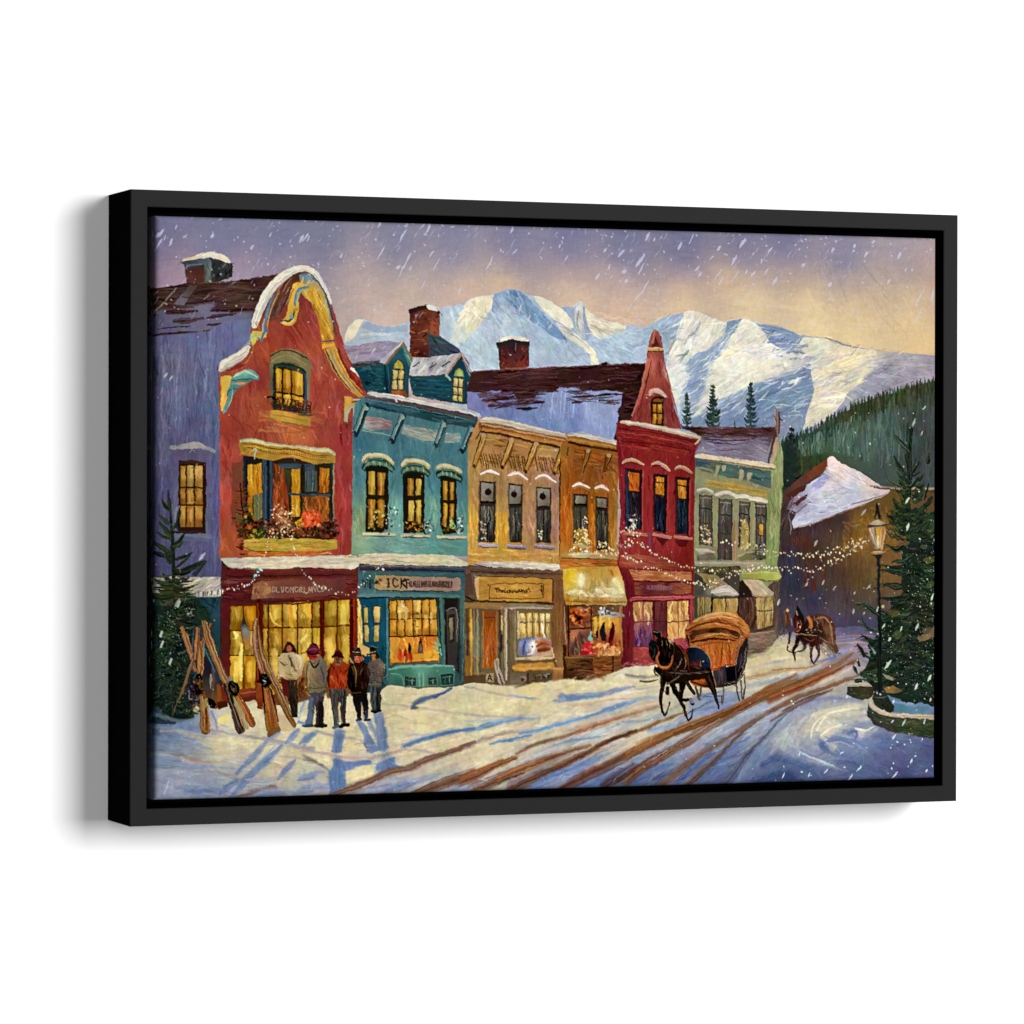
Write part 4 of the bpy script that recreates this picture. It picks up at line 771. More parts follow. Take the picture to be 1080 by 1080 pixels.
poly([(700,838),(800,830),(806,860),(696,870)],'c89a3c'); poly([(728,760),(742,735),(755,760),(760,836),(722,838)],[(740,760,'3a3434'),(744,800,'6a5a5a')]); ln([(742,770),(744,820)],8,'8a7468',dry=.3)
ln([(690,880),(800,872),(850,866)],8,'e0c068',dry=.2); ln([(546,902),(700,890),(860,880)],9,'8a4a2c')
ln([(545,728),(700,726),(850,722)],8,'3a3020')
for p in ([(830,765),(850,780),(880,850)],[(850,740),(870,800),(895,868)],[(865,780),(885,850)],[(826,790),(845,800),(850,820)]): ln(p,15,'7dbcae',dry=.25)
dabs([(830,740),(880,740),(905,870),(860,870)],30,7,['9cd0c4','2c4844','5a9a90','b8dcd0','3c605c'])
use(REG[CUR[0]][0])
ln([(852,490),(868,700),(884,880)],16,'1a2e2e',dry=.1); ln([(872,490),(890,900)],22,'4f7068',dry=.1)
sub(H3,'painted_door','narrow dark side door with a pale pane')
poly([(890,490),(985,485),(985,960),(960,940),(900,900)],'241c1e'); poly([(905,560),(975,555),(975,940),(915,920)],[(940,600,'4a403c'),(945,850,'3a3230')])
ln([(905,562),(970,558),(972,760)],10,'8a8a80',dry=.2); poly([(915,590),(960,585),(955,760),(922,765)],'2a2422'); poly([(922,610),(948,606),(945,740),(928,745)],[(935,640,'8a8464'),(935,700,'6a6450')])
use(REG[CUR[0]][0])
poly([(980,480),(1022,470),(1008,1022),(990,1020),(985,900)],[(1000,600,'46605e'),(1000,900,'33504e')]); ln([(1026,340),(1020,500),(1014,800),(1010,1010)],7,'7d9490',dry=.2); ln([(986,490),(992,1000)],8,'1f3230')
sub(H3,'painted_shop_base')
poly([(538,935),(620,912),(760,905),(945,905),(962,940),(955,1040),(760,1048),(545,1044),(532,990)],[(600,960,'3f7466'),(750,930,'5f9480'),(900,930,'467a6c'),(600,1030,'2c5a54'),(900,1020,'24443e')])
ln([(545,938),(620,918),(800,912),(948,910)],18,'83ae94',dry=.25); ln([(555,960),(620,975),(635,1040)],8,'6da08a',dry=.3)
for q,c in (([(640,980),(714,985),(714,1042),(638,1040)],'1c2c2a'),([(790,985),(846,982),(846,1038),(792,1040)],'1e302c'),([(868,965),(950,955),(952,1030),(870,1035)],'1a2c2c')):
    poly(q,c); ln([q[0],q[1],q[2],q[3],q[0]],5,'4a7a6a',sm=False); ln([(q[0][0] + 14,q[0][1] + 22),(q[1][0] - 14,q[1][1] + 22)],6,'5c8674',mk=False,dry=.3); ln([(q[0][0] + 30,q[0][1] + 12),(q[0][0] + 30,q[2][1] - 12)],6,'3c5e54',mk=False,dry=.3); ln([(q[1][0] - 24,q[0][1] + 14),(q[1][0] - 26,q[2][1] - 14)],7,'6a9a84',mk=False,dry=.3)
for x in (735,760): ln([(x,960),(x,1040)],10,'7aae94',dry=.3)
sub(H3,'painted_snow_ledge')
poly([(344,240),(352,210),(420,204),(520,200),(680,210),(800,208),(900,212),(960,222),(1010,245),(1058,268),(1040,282),(990,284),(900,280),(760,280),(640,272),(540,280),(400,276),(365,262)],[(400,230,'cfc9b0'),(600,240,'cdc8ac'),(800,235,'c4bc9a'),(1000,270,'c8c2b2'),(500,265,'d2ceba')])
hatch([(350,215),(900,214),(1050,268),(760,278),(400,272)],70,110,10,2,pal=['d8d2b8','c0b898','cfc7a6','ddd8c2','b0a890'],a=.5,spread=8)
ln([(360,262),(450,278),(600,274),(680,280),(760,272)],6,'5a4a48',dry=.3); ln([(420,262),(540,250),(700,262),(900,268)],5,'8a8470',dry=.5)

H4 = part('painted_house','ochre house with three dim upper windows and a carved cornice')
org(0,0,1)
poly([(489,680),(600,680),(600,740),(489,740)],'3c3020',rg=0)
org(490,390)
poly([(20,475),(95,300),(140,305),(640,420),(610,500),(604,1240),(22,1240)],[(60,700,'9a7a40'),(240,700,'97774a'),(420,700,'98744a'),(580,740,'957058'),(60,1000,'ae8a36'),(240,1050,'b8902f'),(400,1000,'9a7652'),(560,1000,'94705a'),(60,1150,'a8823a'),(300,1180,'b28a38'),(560,1180,'a4803c'),(300,560,'8f6a34')])
hatch([(22,480),(604,560),(604,1240),(22,1240)],330,110,14,88,j=.035,a=.5,spread=10)
hatch([(22,1130),(604,1150),(604,1240),(22,1230)],60,130,12,4,j=.035,a=.5,pal=['b89040','c8a050','a47c34','be9848'],spread=6)
hatch([(200,900),(270,900),(265,1140),(205,1140)],26,110,12,90,a=.6,pal=['c89a34','b8882c','d0a844'],spread=4)
hatch([(22,850),(85,850),(85,1140),(22,1140)],26,110,12,90,a=.6,pal=['b8963c','a8862e','c4a040'],spread=4)
sub(H4,'painted_roof','long dark red roof half covered with blue snow')
org(490,220)
poly([(40,1032),(200,1026),(420,1014),(620,1003),(850,990),(880,984),(905,992),(1080,980),(1160,982),(1120,1180),(1075,1370),(985,1485),(940,1470),(640,1420),(110,1325),(95,1290),(16,1270),(16,1140)],
     [(100,1060,'4a2823'),(400,1060,'4e2723'),(800,1040,'4c2522'),(1100,1020,'3a1c18'),(1120,1140,'2c1814'),(300,1110,'4a2622'),(800,1110,'48241f')])
hatch([(40,1032),(850,992),(1160,982),(1120,1180),(40,1170)],140,140,9,-2,j=.03,a=.6,pal=['5a302a','3c1e1c','6a382e','2f1816','52302c','744034'],spread=4)
ln([(60,1030),(420,1012),(850,990)],8,'8a3c28',dry=.4); ln([(850,990),(1150,980)],9,'7c3424',dry=.4); dab(885,984,22,'2c1a16',ry=10)
poly([(16,1155),(120,1165),(180,1150),(300,1160),(340,1210),(420,1165),(520,1155),(560,1165),(600,1130),(660,1140),(700,1130),(760,1150),(900,1150),(1000,1165),(985,1270),(960,1400),(940,1470),(640,1420),(110,1325),(95,1290),(16,1270)],
     [(60,1200,'7c80aa'),(100,1270,'7478a4'),(250,1280,'6c7aa4'),(400,1320,'7688b0'),(560,1220,'8596ba'),(620,1300,'8496b8'),(700,1350,'6c80ac'),(800,1300,'8ea0c0'),(900,1400,'8a9cbc'),(950,1200,'8a8fae'),(550,1380,'6e82ac')])
hatch([(16,1160),(560,1160),(1000,1170),(940,1465),(640,1415),(110,1320)],150,130,12,84,j=.03,a=.45,spread=14)
for x in (560,615,640,700,850,780): ln([(x,1150),(x - 8,1240),(x - 16,1330)],8,'b4c2d4',dry=.5,a=.7)
for p,w in (([(20,1160),(80,1158),(160,1165)],10),([(100,1135),(300,1140),(500,1130)],22),([(160,1180),(240,1176),(330,1172)],24),([(150,1212),(240,1205),(350,1205)],20),([(155,1245),(240,1240),(340,1235)],20),([(335,1235),(390,1218),(440,1190)],50),([(340,1180),(400,1175),(460,1165)],40),([(420,1235),(460,1228),(505,1225)],16),([(330,1265),(400,1268),(460,1262)],18),([(520,1160),(590,1155)],14),([(650,1160),(720,1158),(860,1135)],16),([(690,1195),(780,1190),(920,1178)],14),([(680,1228),(715,1226),(745,1226)],16),([(850,1215),(880,1212)],10),([(860,1180),(900,1175),(1000,1180)],14),([(940,1212),(1000,1212)],6),([(560,1110),(700,1125),(900,1115)],18)):
    ln(p,w,'4a2625',dry=.25)
hatch([(60,1150),(520,1145),(500,1265),(140,1265)],46,110,9,-2,a=.75,pal=['4a2625','5a3430','3a2024','6a4a54'],spread=5)
hatch([(620,1140),(1000,1150),(980,1240),(660,1240)],26,100,7,-2,a=.7,pal=['4a2625','5a3430','3a2024'],spread=5)
poly([(1010,1160),(1160,985),(1110,1190),(1060,1370),(1000,1330),(960,1290),(1000,1230)],[(1100,1050,'301a16'),(1050,1200,'3a201a'),(1010,1300,'4a2a22')])
hatch([(1020,1160),(1150,1000),(1060,1360),(1000,1320)],50,70,9,-4,pal=['2c1815','44281e','1e1210','5a3428'],a=.6,spread=10)
sub(H4,'painted_chimney','short brick chimney with a flat snow cap on the long roof')
poly([(203,850),(300,826),(410,838),(408,1000),(380,1010),(220,1018),(215,900)],[(240,900,'3f2420'),(260,980,'5c2a22'),(370,900,'4a2824'),(370,980,'6c3026'),(310,860,'2c2422')])
hatch([(215,890),(408,880),(406,1005),(222,1015)],60,26,8,70,pal=['5c2822','3a1f1c','7a3428','2c1a18','8a4030'],a=.6,spread=40)
poly([(200,850),(220,838),(310,824),(412,838),(410,870),(320,855),(205,882)],'2a2624'); ln([(325,850),(322,900)],6,'6a6a64',dry=.3); ln([(225,1000),(300,1012),(400,1000)],8,'8c5030',dry=.4)
sub(H4,'painted_snow_cap'); poly([(198,846),(235,820),(280,805),(330,803),(375,815),(416,836),(400,842),(340,832),(300,826),(230,842)],[(240,830,'d8d6cc'),(320,815,'c8c8c0'),(400,838,'dcdacf')])
sub(H4,'painted_cornice','carved ochre cornice with slanting brackets')
org(490,390)
hatch([(90,400),(620,480),(600,650),(90,600)],60,80,12,5,pal=['8a662e','9a7436','74521f','a07c3e'],a=.6,spread=8)
poly([(95,300),(140,305),(400,360),(640,420),(650,470),(600,470),(400,430),(240,395),(90,375)],[(150,350,'6a4626'),(500,420,'7a5226')])
ln([(100,372),(240,392),(400,428),(600,462),(650,470)],20,'a06c2e',dry=.1); ln([(110,345),(300,380),(500,420),(640,448)],12,'b78a5a',dry=.2); ln([(105,392),(240,412),(400,450),(600,488)],14,'452a14'); ln([(100,305),(60,400),(30,480)],20,'9c6c38',dry=.1); ln([(112,360),(70,440)],8,'5c3818')
for i in range(30):
    x = 90 + i * 17 + rng.randn() * 3
    if 235 < x < 262 or 375 < x < 440: continue
    y = 530 + (x - 90) * .06; ln([(x,y),(x + 20 + rng.randn() * 4,y + 75 + rng.rand() * 25)],5.5,'47300f',mk=False)
for a,b in (((122,420),(60,605)),((300,450),(238,612)),((452,470),(385,640)),((622,500),(566,650))):
    a,b = np.array(a),np.array(b)
    ln([a - (16,0),b - (6,0)],14,'452c10'); ln([a + (12,0),(a + b) / 2 + (14,10),b + (10,0)],16,'6a4618'); ln([a,b],22,'a07a38',tp=(1.1,.8)); ln([a + (2,20),(a + b) / 2 + (4,0)],8,'c39c54',dry=.2); dab(a[0],a[1],17,'a8895a'); ln([b,b + (4,10)],16,'3a2610')
for p in ([(130,440),(180,445),(240,462)],[(320,470),(400,490)],[(470,545),(540,545)],[(480,500),(560,510)]): ln(p,12,'b08a44',dry=.3)
sub(H4,'painted_snow_ledge')
ln([(108,322),(160,318),(300,345),(400,368),(520,395),(650,420)],[26,36,36,34,30,18],'b9aea2',br=.1); ln([(120,310),(250,325),(420,362),(600,402)],12,'cfc5b4',dry=.3); ln([(110,338),(300,365),(500,402),(640,430)],6,'8a7460',dry=.3)
def win4(house,lab,op,hood,sill,up,low,spot=None):
    sub(house,'painted_window',lab)
    poly(op,[(op[0][0],op[0][1],'33261d'),(op[2][0],op[2][1],'2c261c')])
    poly(up,[(up[0][0],up[0][1],'86806a'),(up[2][0],up[2][1],'67614c')])
    hatch(up,8,50,9,90,j=.04,a=.5,spread=20)
    if spot: dab(spot[0],spot[1],21,'241a18',mk=False); dab(spot[0] + 6,spot[1] - 24,5,'3a2c24',mk=False)
    poly(low,[(low[0][0],low[0][1],'474638'),(low[2][0],low[2][1],'34302a')])
    hatch(low,26,110,7,90,pal=['6a6a56','38382c','2a261e','86826a','54523e','1e1a16'],a=.7,spread=3)
    m = (np.array(low[0]) + low[1]) / 2; n = (np.array(low[2]) + low[3]) / 2
    ln([m,n],6,'1e1814',mk=False); ln([np.array(up[3]) - (4,-4),np.array(up[2]) + (4,4)],11,'201812',mk=False)
    ln([op[0],op[3]],7,'5c4a38',mk=False); ln([op[1],op[2]],7,'40301f',mk=False)
    ln(np.array(hood,float) + (0,16),12,'a07c4c',dry=.2); ln(hood,[10,17,10],'d2c9b4',br=.08)
    if sill is not None: ln(np.array(sill,float) + (0,12),16,'5c5048',dry=.1); ln(sill,17,'968a84',br=.08); ln(np.array(sill,float) - (0,5),6,'b8b2b4',dry=.3)
win4(H4,'left window of the ochre upper floor',[(95,704),(196,708),(190,1090),(90,1090)],[(104,660),(160,643),(214,662)],[(88,1104),(150,1108),(208,1110)],[(106,716),(184,718),(180,836),(104,832)],[(104,864),(186,862),(180,1080),(100,1084)],(148,776))
win4(H4,'middle window of the ochre upper floor',[(276,716),(365,726),(360,1092),(284,1086)],[(278,668),(335,650),(398,694)],[(274,1108),(330,1116),(390,1122)],[(284,730),(356,736),(354,850),(284,850)],[(286,875),(354,872),(352,1082),(290,1080)],(315,788))
win4(H4,'right window of the ochre upper floor',[(455,740),(548,748),(542,1096),(452,1092)],[(448,690),(505,668),(578,712)],[(446,1112),(510,1118),(570,1126)],[(462,752),(540,756),(536,866),(460,866)],[(462,890),(538,886),(534,1085),(460,1085)],(494,802))
dabs([(105,950),(140,950),(140,1080),(105,1080)],22,6,['c8b48c','e0d0b0','8a7450'],a=.8); dabs([(460,1010),(485,1010),(490,1080),(460,1080)],14,6,['d8c080','e8d8a8'],a=.9)
# ochre shop
sub(H4,'painted_shopfront','dark ochre shopfront with a carved sign board')
org(490,550)
poly([(0,300),(30,275),(640,300),(630,340),(650,1000),(600,1005),(290,1045),(0,1020)],[(60,330,'5a4634'),(400,330,'5c4732'),(40,500,'50402f'),(300,530,'6a5534'),(60,800,'6a6444'),(300,800,'6c5c3a'),(590,600,'70492a'),(590,850,'6a4526'),(450,980,'5c4a30'),(80,1000,'5a4a2c')])
hatch([(0,300),(640,310),(650,1000),(290,1040),(0,1020)],200,110,14,88,j=.03,a=.45,spread=8)
for y,c,w in ((325,'3c2c22',12),(300,'7c6854',8),(345,'7a6448',6)): ln([(36,y - 8),(300,y),(620,y + 8)],w,c,dry=.15)
poly([(0,505),(200,508),(560,515),(560,552),(250,556),(0,548)],[(100,525,'82683c'),(450,535,'786a48')]); ln([(0,506),(300,510),(570,520)],10,'33261a'); ln([(10,530),(200,534),(250,545)],8,'a8803e',dry=.2); ln([(260,548),(400,546),(550,548)],14,'9a927a',dry=.3)
poly([(0,320),(40,330),(60,500),(0,500)],'4c3c2e'); dab(40,480,20,'5c4a34'); ln([(10,480),(60,500)],10,'2c2018')
sub(H4,'painted_sign','ochre sign board with a line of dark lettering')
poly([(88,348),(180,345),(400,352),(562,362),(556,508),(400,508),(82,500)],[(120,400,'a27a34'),(300,400,'a87e32'),(500,430,'9c7230'),(300,480,'ad8236')])
hatch([(88,348),(562,362),(556,508),(82,500)],80,80,10,4,j=.04,a=.5,spread=14)
poly([(62,360),(92,346),(88,480),(78,498)],'b89a62'); ln([(82,502),(300,508),(560,514)],8,'3a2612',dry=.1); ln([(90,346),(300,350),(560,360)],8,'3c2816',dry=.1)
ln([(166,480),(156,486),(160,420),(178,396),(300,390),(480,394),(500,410),(498,470),(480,486),(300,488),(156,486)],5,'5c3e18',mk=False); ln([(560,370),(556,500)],10,'4a3018',mk=False)
for k,p in enumerate(([(192,428),(214,420)],[(203,424),(201,446)],[(214,422),(214,446),(220,432),(228,446)],[(242,434),(232,440),(238,448),(246,436),(248,448)],[(256,422),(256,448),(264,446)],[(276,434),(268,440),(276,448)],[(284,434),(284,448),(292,434)],[(304,434),(298,442),(306,448),(312,440),(304,434)],[(318,434),(324,448),(330,436),(336,448),(342,434)],[(350,434),(350,446),(358,446),(360,434)],[(366,448),(366,434),(374,436),(376,448)],[(400,432),(386,438),(398,446),(384,450)],[(408,424),(416,446)])): ln(p,6.5,'38230e',br=0,mk=False)
ln([(488,408),(490,440),(494,472)],6,'38230e',mk=False); ln([(482,410),(496,412),(496,438),(484,438)],4,'38230e',mk=False); dab(150,400,5,'3a2410',mk=False)
use(REG[CUR[0]][0])
for x,w,c in ((18,20,'4a3c20'),(42,20,'b0822c'),(64,16,'6e6a4c'),(82,14,'8a8660'),(98,12,'54503a'),(224,18,'3a2c22'),(238,12,'6e6848'),(262,24,'9a8e6c'),(280,16,'5c5238')): ln([(x,558),(x,800),(x + 1,1000)],w,c,dry=.08)
ln([(42,620),(42,700),(42,790)],12,'d8a83c',dry=.3); ln([(236,600),(236,680)],12,'c8b060',dry=.2); ln([(234,720),(232,820)],16,'221c1e',dry=.2); ln([(264,560),(266,1000)],7,'c0b690',dry=.3); ln([(20,860),(20,980)],26,'8a6426',dry=.2); ln([(78,860),(80,960)],16,'8e7c3c',dry=.3)
ln([(60,965),(130,962)],14,'6e5a30',dry=.2); poly([(0,975),(130,970),(260,1020),(260,1040),(0,1022)],'4a3a20')
sub(H4,'painted_door','orange brown wooden door of the ochre shop')
poly([(112,565),(212,565),(208,928),(122,930)],[(160,600,'7a4218'),(160,800,'8a4c1c')]); ln([(118,568),(120,925)],9,'a86a30',dry=.2); ln([(205,570),(202,925)],8,'8a6a40',dry=.2)
poly([(128,610),(194,608),(190,915),(134,918)],[(160,650,'82400f'),(160,850,'8c4a18')]); hatch([(128,610),(194,608),(190,915),(134,918)],30,110,9,90,pal=['9a5420','7a3c12','a86028','6a3410'],a=.6,spread=4); ln([(130,606),(196,606)],7,'4a2410')
sub(H4,'painted_step_panel'); poly([(132,935),(192,932),(190,1022),(138,1020)],'5e5032'); poly([(138,962),(186,960),(184,1014),(142,1014)],'8a7c58'); ln([(150,1004),(162,972),(174,1004)],7,'241c10',mk=False); ln([(153,994),(171,994)],6,'241c10',mk=False)
sub(H4,'painted_shop_window','bright display window with bundled goods')
poly([(330,562),(552,566),(556,862),(330,880),(300,880),(300,570)],[(320,650,'6a6244'),(440,590,'5a5034'),(540,700,'6a4c28')])
panes([(345,575),(542,578),(545,745),(350,750)],[0,.22,.42,.64,.83,1],[0,.36,1],['c8ac58','b89638','d8c680','a88a38','d0b458','9a8440'],'6a5a30',9)
for x in (348,408,452,500): ln([(x,590),(x,660),(x,735)],14,'e4d69c',a=.7,dry=.4)
ln([(486,640),(495,680),(512,740)],14,'d8d4c4',dry=.2); ln([(318,570),(320,870)],14,'8a7e54',dry=.1); ln([(338,570),(340,740)],8,'d0bc74',dry=.2)
poly([(345,755),(400,735),(480,735),(550,750),(552,852),(350,850),(335,840)],[(380,760,'707c98'),(430,780,'d0c8b0'),(500,790,'8a4c28'),(380,830,'5a5c68'),(520,840,'b09870')])
for p,w,c in (([(350,750),(400,738),(450,742)],14,'5a6c94'),([(380,760),(375,800),(372,840)],18,'3c4860'),([(400,765),(395,820)],12,'8a98b4'),([(430,765),(435,800),(430,835)],24,'d8d0ba'),([(500,740),(530,750),(550,770)],9,'7484a4'),([(460,790),(490,775),(530,780)],22,'8a4a24'),([(470,815),(530,805)],24,'6a381c'),([(450,760),(470,770)],16,'a86c40'),([(400,840),(440,830)],10,'c4b89c')): ln(p,w,c,dry=.25)
dab(432,790,6,'3a3430',mk=False)
ln([(328,868),(440,864),(560,862)],[18,24,22],'b8a874',dry=.2); ln([(335,885),(450,882),(560,880)],10,'5c4a26'); ln([(552,800),(565,860)],12,'c4b080',dry=.2)
poly([(300,915),(330,900),(560,892),(575,915),(560,935),(310,948)],[(350,925,'b0822f'),(500,915,'9c7434')]); ln([(305,930),(400,930),(540,920)],16,'c4963c',dry=.3)
sub(H4,'painted_shop_base')
poly([(290,955),(400,950),(640,935),(645,1000),(560,1008),(410,1030),(290,1046)],[(330,1000,'6a5c44'),(450,980,'54482e'),(620,970,'7c5430')])
ln([(350,980),(385,985),(380,1015),(350,1018)],8,'8a7c58',mk=False,dry=.2); dab(366,1003,10,'2c2214',mk=False); ln([(400,965),(402,1030)],14,'3a2c1c',dry=.1)
poly([(435,965),(555,955),(555,1005),(440,1015)],'4a3e28'); ln([(450,975),(452,1005)],7,'2a2012',mk=False); ln([(450,975),(480,970),(482,1000)],6,'8a7a54',mk=False,dry=.2); ln([(495,985),(540,978)],10,'241c10',mk=False,dry=.2); ln([(500,968),(540,962)],6,'9a8a60',mk=False,dry=.2)
poly([(560,925),(638,918),(642,1000),(562,1006)],[(600,930,'a8743a'),(600,980,'7a5028')]); ln([(560,925),(600,930),(638,925)],12,'bd8a4c',dry=.2)
poly([(568,352),(628,330),(620,700),(642,915),(590,925),(560,830)],[(600,450,'6c4a2a'),(600,750,'6a4824'),(630,880,'8c683c')]); hatch([(568,352),(626,335),(640,910),(590,920)],40,110,9,88,j=.04,a=.5,spread=5); ln([(632,540),(638,700),(650,850)],8,'9c8a64',dry=.2)
sub(H4,'painted_signboard','small pale folding board on the snow by the door')
for p in ([(190,880),(205,960),(235,1035)],[(205,872),(225,950),(255,1040)],[(195,880),(212,868),(218,900)],[(212,930),(215,1010),(240,1042)],[(235,960),(250,1040)]): ln(p,12,'aa9c84',dry=.35)
sub(H4,'painted_snow_ledge')
poly([(36,268),(70,262),(120,252),(250,256),(400,250),(500,262),(600,270),(645,284),(620,302),(560,308),(420,298),(300,292),(160,290),(90,282)],[(80,270,'b0a8a0'),(200,270,'cfcac0'),(400,268,'c4bca8'),(600,290,'c8c4b8')])
hatch([(60,266),(400,254),(640,284),(420,296),(160,288)],40,100,8,4,pal=['d6d2c8','b8b0a8','cfc6ae','a8a4a8'],a=.5,spread=6); ln([(60,268),(120,285),(200,296)],8,'3c2c24',dry=.2)

H5 = part('painted_house','amber brown house with a glowing yellow awning')
org(0,0,1)
poly([(594,680),(660,680),(660,735),(594,735)],'38200f',rg=0)
org(490,390)
poly([(610,480),(650,430),(985,490),(972,540),(966,1260),(604,1260),(604,560)],[(640,560,'96602a'),(700,620,'84481c'),(850,640,'7a4420'),(940,640,'8a5a26'),(630,900,'95531a'),(660,1050,'a8641c'),(800,900,'9a5418'),(930,900,'94652a'),(940,1100,'a87a34'),(640,1180,'b07a30'),(800,1180,'9a6428')])
hatch([(606,520),(970,545),(964,1250),(606,1250)],220,110,14,88,j=.035,a=.5,spread=8)
hatch([(605,800),(680,800),(680,1100),(605,1100)],30,110,12,90,a=.5,pal=['b8661c','a85a18','8a4a18','c0762a'],spread=4)
hatch([(785,850),(825,850),(825,1120),(785,1120)],20,90,9,90,a=.6,pal=['c07420','a86018','d08830'],spread=4)
hatch([(910,700),(968,700),(965,1150),(910,1150)],30,110,12,90,a=.5,pal=['9a7030','886028','aa8038'],spread=4)
ln([(606,560),(602,800),(600,1200)],9,'3a2010',dry=.2)
sub(H5,'painted_cornice','amber cornice with three slanting brackets')
poly([(650,420),(700,415),(985,470),(980,515),(850,490),(650,465)],'8a6030'); ln([(655,440),(800,462),(980,495)],20,'a87a3a',dry=.15); ln([(660,462),(800,488),(975,515)],14,'3e2410'); ln([(650,500),(672,485),(668,530)],30,'8a5c28',dry=.1); poly([(610,470),(672,480),(680,540),(650,565),(610,540)],'8c602a'); ln([(655,490),(650,540)],8,'4a2c10')
hatch([(690,500),(970,535),(960,650),(690,640)],50,60,11,10,a=.6,pal=['6a3c1a','7a4c24','8a5628','5c3212','9a6a30'],spread=14); poly([(805,535),(880,545),(875,570),(810,560)],'a05a24'); ln([(780,595),(860,600)],7,'9a7434',dry=.3)
for a,b in (((782,515),(735,690)),((915,545),(872,685))):
    a,b = np.array(a),np.array(b); ln([a - (16,0),b],12,'42240e'); ln([a,b],26,'7a4e26',tp=(1,.5)); ln([a + (6,10),b + (6,-20)],8,'9a7040',dry=.2); ln([a + (18,0),b + (14,-40)],7,'3a2210'); dab(a[0],a[1],15,'a08a60')
sub(H5,'painted_snow_ledge')
ln([(665,412),(720,405),(800,425),(900,448),(985,468)],[16,28,26,30,22],'b6b2b4',br=.1); ln([(690,402),(800,420),(980,462)],9,'cdc9c4',dry=.3); ln([(640,405),(655,440)],14,'a8743c',dry=.2)
win4(H5,'left window of the amber upper floor',[(686,782),(778,790),(780,1110),(690,1100)],[(684,738),(730,720),(788,748)],None,[(700,796),(770,800),(768,850),(700,846)],[(696,872),(772,872),(776,1095),(694,1090)])
win4(H5,'right window of the amber upper floor',[(828,798),(906,808),(908,1150),(832,1140)],[(826,752),(865,736),(910,762)],None,[(838,812),(896,820),(892,876),(838,872)],[(836,896),(900,894),(902,1140),(838,1130)])
poly([(710,1010),(775,1005),(778,1110),(700,1108)],'b08a34',a=.75); dabs([(690,1020),(785,980),(788,1130),(690,1130)],50,7,['d8c060','e8d890','b89a38','f0e8b8','8a7830']); dabs([(745,930),(770,930),(785,1100),(760,1100)],24,6,['e8dcae','cfc090'])
ln([(690,1105),(740,1115),(800,1122)],20,'b0a078',dry=.3); dabs([(830,1080),(905,1080),(905,1160),(830,1160)],26,7,['d8c890','f0e0a8','8a6a30'],a=.9)
org(490,550)
sub(H5,'painted_snow_ledge')
poly([(605,205),(660,196),(760,198),(860,200),(980,204),(985,245),(800,232),(610,228)],[(640,215,'a88448'),(720,205,'bfae80'),(900,215,'a0845a')]); ln([(660,210),(760,205),(850,204)],16,'c8bc94',dry=.3); ln([(610,232),(800,236),(980,246)],8,'4a2c12',dry=.1)
use(H5)
poly([(602,240),(980,248),(978,290),(600,280)],[(700,260,'a0602a'),(900,270,'8c5224')]); hatch([(602,240),(980,248),(978,290),(600,280)],30,90,8,2,a=.6,pal=['b87030','8a4e20','a4622a','c2803c'],spread=4)
H7 = part('painted_house','pale green house with two small awnings at the end of the row')
org(0,0,1)
poly([(730,640),(822,640),(822,705),(730,705)],[(745,660,'40382c'),(800,690,'5c5044')],rg=0)
org(660,390)
poly([(438,560),(920,620),(962,420),(985,480),(996,600),(992,760),(975,1000),(960,1240),(985,1310),(960,1350),(955,1780),(430,1800),(430,560)],
     [(480,700,'8a9670'),(600,740,'8f9a68'),(460,900,'8c9a76'),(560,1000,'94a070'),(700,950,'8f9270'),(800,950,'8f9676'),(940,600,'9aa472'),(950,800,'8a9a5c'),(930,950,'6f8a50'),(920,1100,'7c9a50'),(980,600,'9aa488'),(690,1050,'a08c6a'),(600,1150,'7c8060')])
hatch([(440,640),(920,660),(905,1240),(440,1220)],130,90,10,88,j=.03,a=.5,spread=8)
hatch([(962,430),(990,520),(990,760),(950,1230),(900,1230),(915,700)],90,130,9,92,j=.03,a=.5,spread=5,pal=['9cac70','86a058','b0b888','74904c','a8b47c','6c8a58'])
sub(H7,'painted_roof','lilac snowy roof with a brown ridge')
poly([(355,368),(420,362),(700,362),(938,366),(950,300),(962,420),(912,590),(700,572),(445,545),(438,510),(480,440),(470,415)],
     [(420,390,'3f211d'),(700,385,'4c2823'),(900,390,'4a2622'),(550,460,'77729a'),(700,470,'8484a4'),(850,500,'8d8dac'),(500,530,'8d8fae'),(880,570,'8f90b0'),(900,430,'5f4a58')])
hatch([(480,440),(900,420),(910,580),(700,565),(450,535)],70,120,9,10,j=.03,a=.5,spread=8,pal=['8a8aac','9c9cb8','7a789c','8484a8','a4a4bc'])
hatch([(355,368),(938,366),(900,420),(480,435),(430,395)],60,110,8,2,j=.03,a=.6,pal=['5a302a','3c1e1c','4a2824','6a3a30','2c1614'],spread=5)
for p,w in (([(500,440),(650,448),(780,440),(880,405)],10),([(560,465),(700,470),(800,455)],7),([(600,510),(720,508)],5),([(520,455),(600,462)],8),([(700,420),(850,425),(930,390)],12)): ln(p,w,'50344a',dry=.3)
ln([(905,590),(912,540),(930,470),(952,380)],14,'43261f',dry=.1); ln([(895,560),(905,500),(925,440)],10,'9c9cb4',dry=.2)
sub(H7,'painted_finial','bare wooden spike at the gable peak')
ln([(948,245),(955,300),(960,360),(962,430)],[12,30,30,18],'8f6c5c',dry=.15); ln([(942,255),(946,330),(950,380)],8,'b8a494',dry=.2); ln([(968,270),(972,330),(968,400)],9,'5a2e28'); ln([(970,305),(992,322)],8,'3c3038'); ln([(968,350),(985,355)],6,'7a5040'); ln([(940,300),(950,320)],8,'4a3430')
use(H7)
poly([(950,430),(966,425),(968,480),(945,560),(925,610),(918,590),(930,510)],[(950,450,'b8a080'),(930,590,'c0b090')])
sub(H7,'painted_cornice','teal frieze with cream brackets')
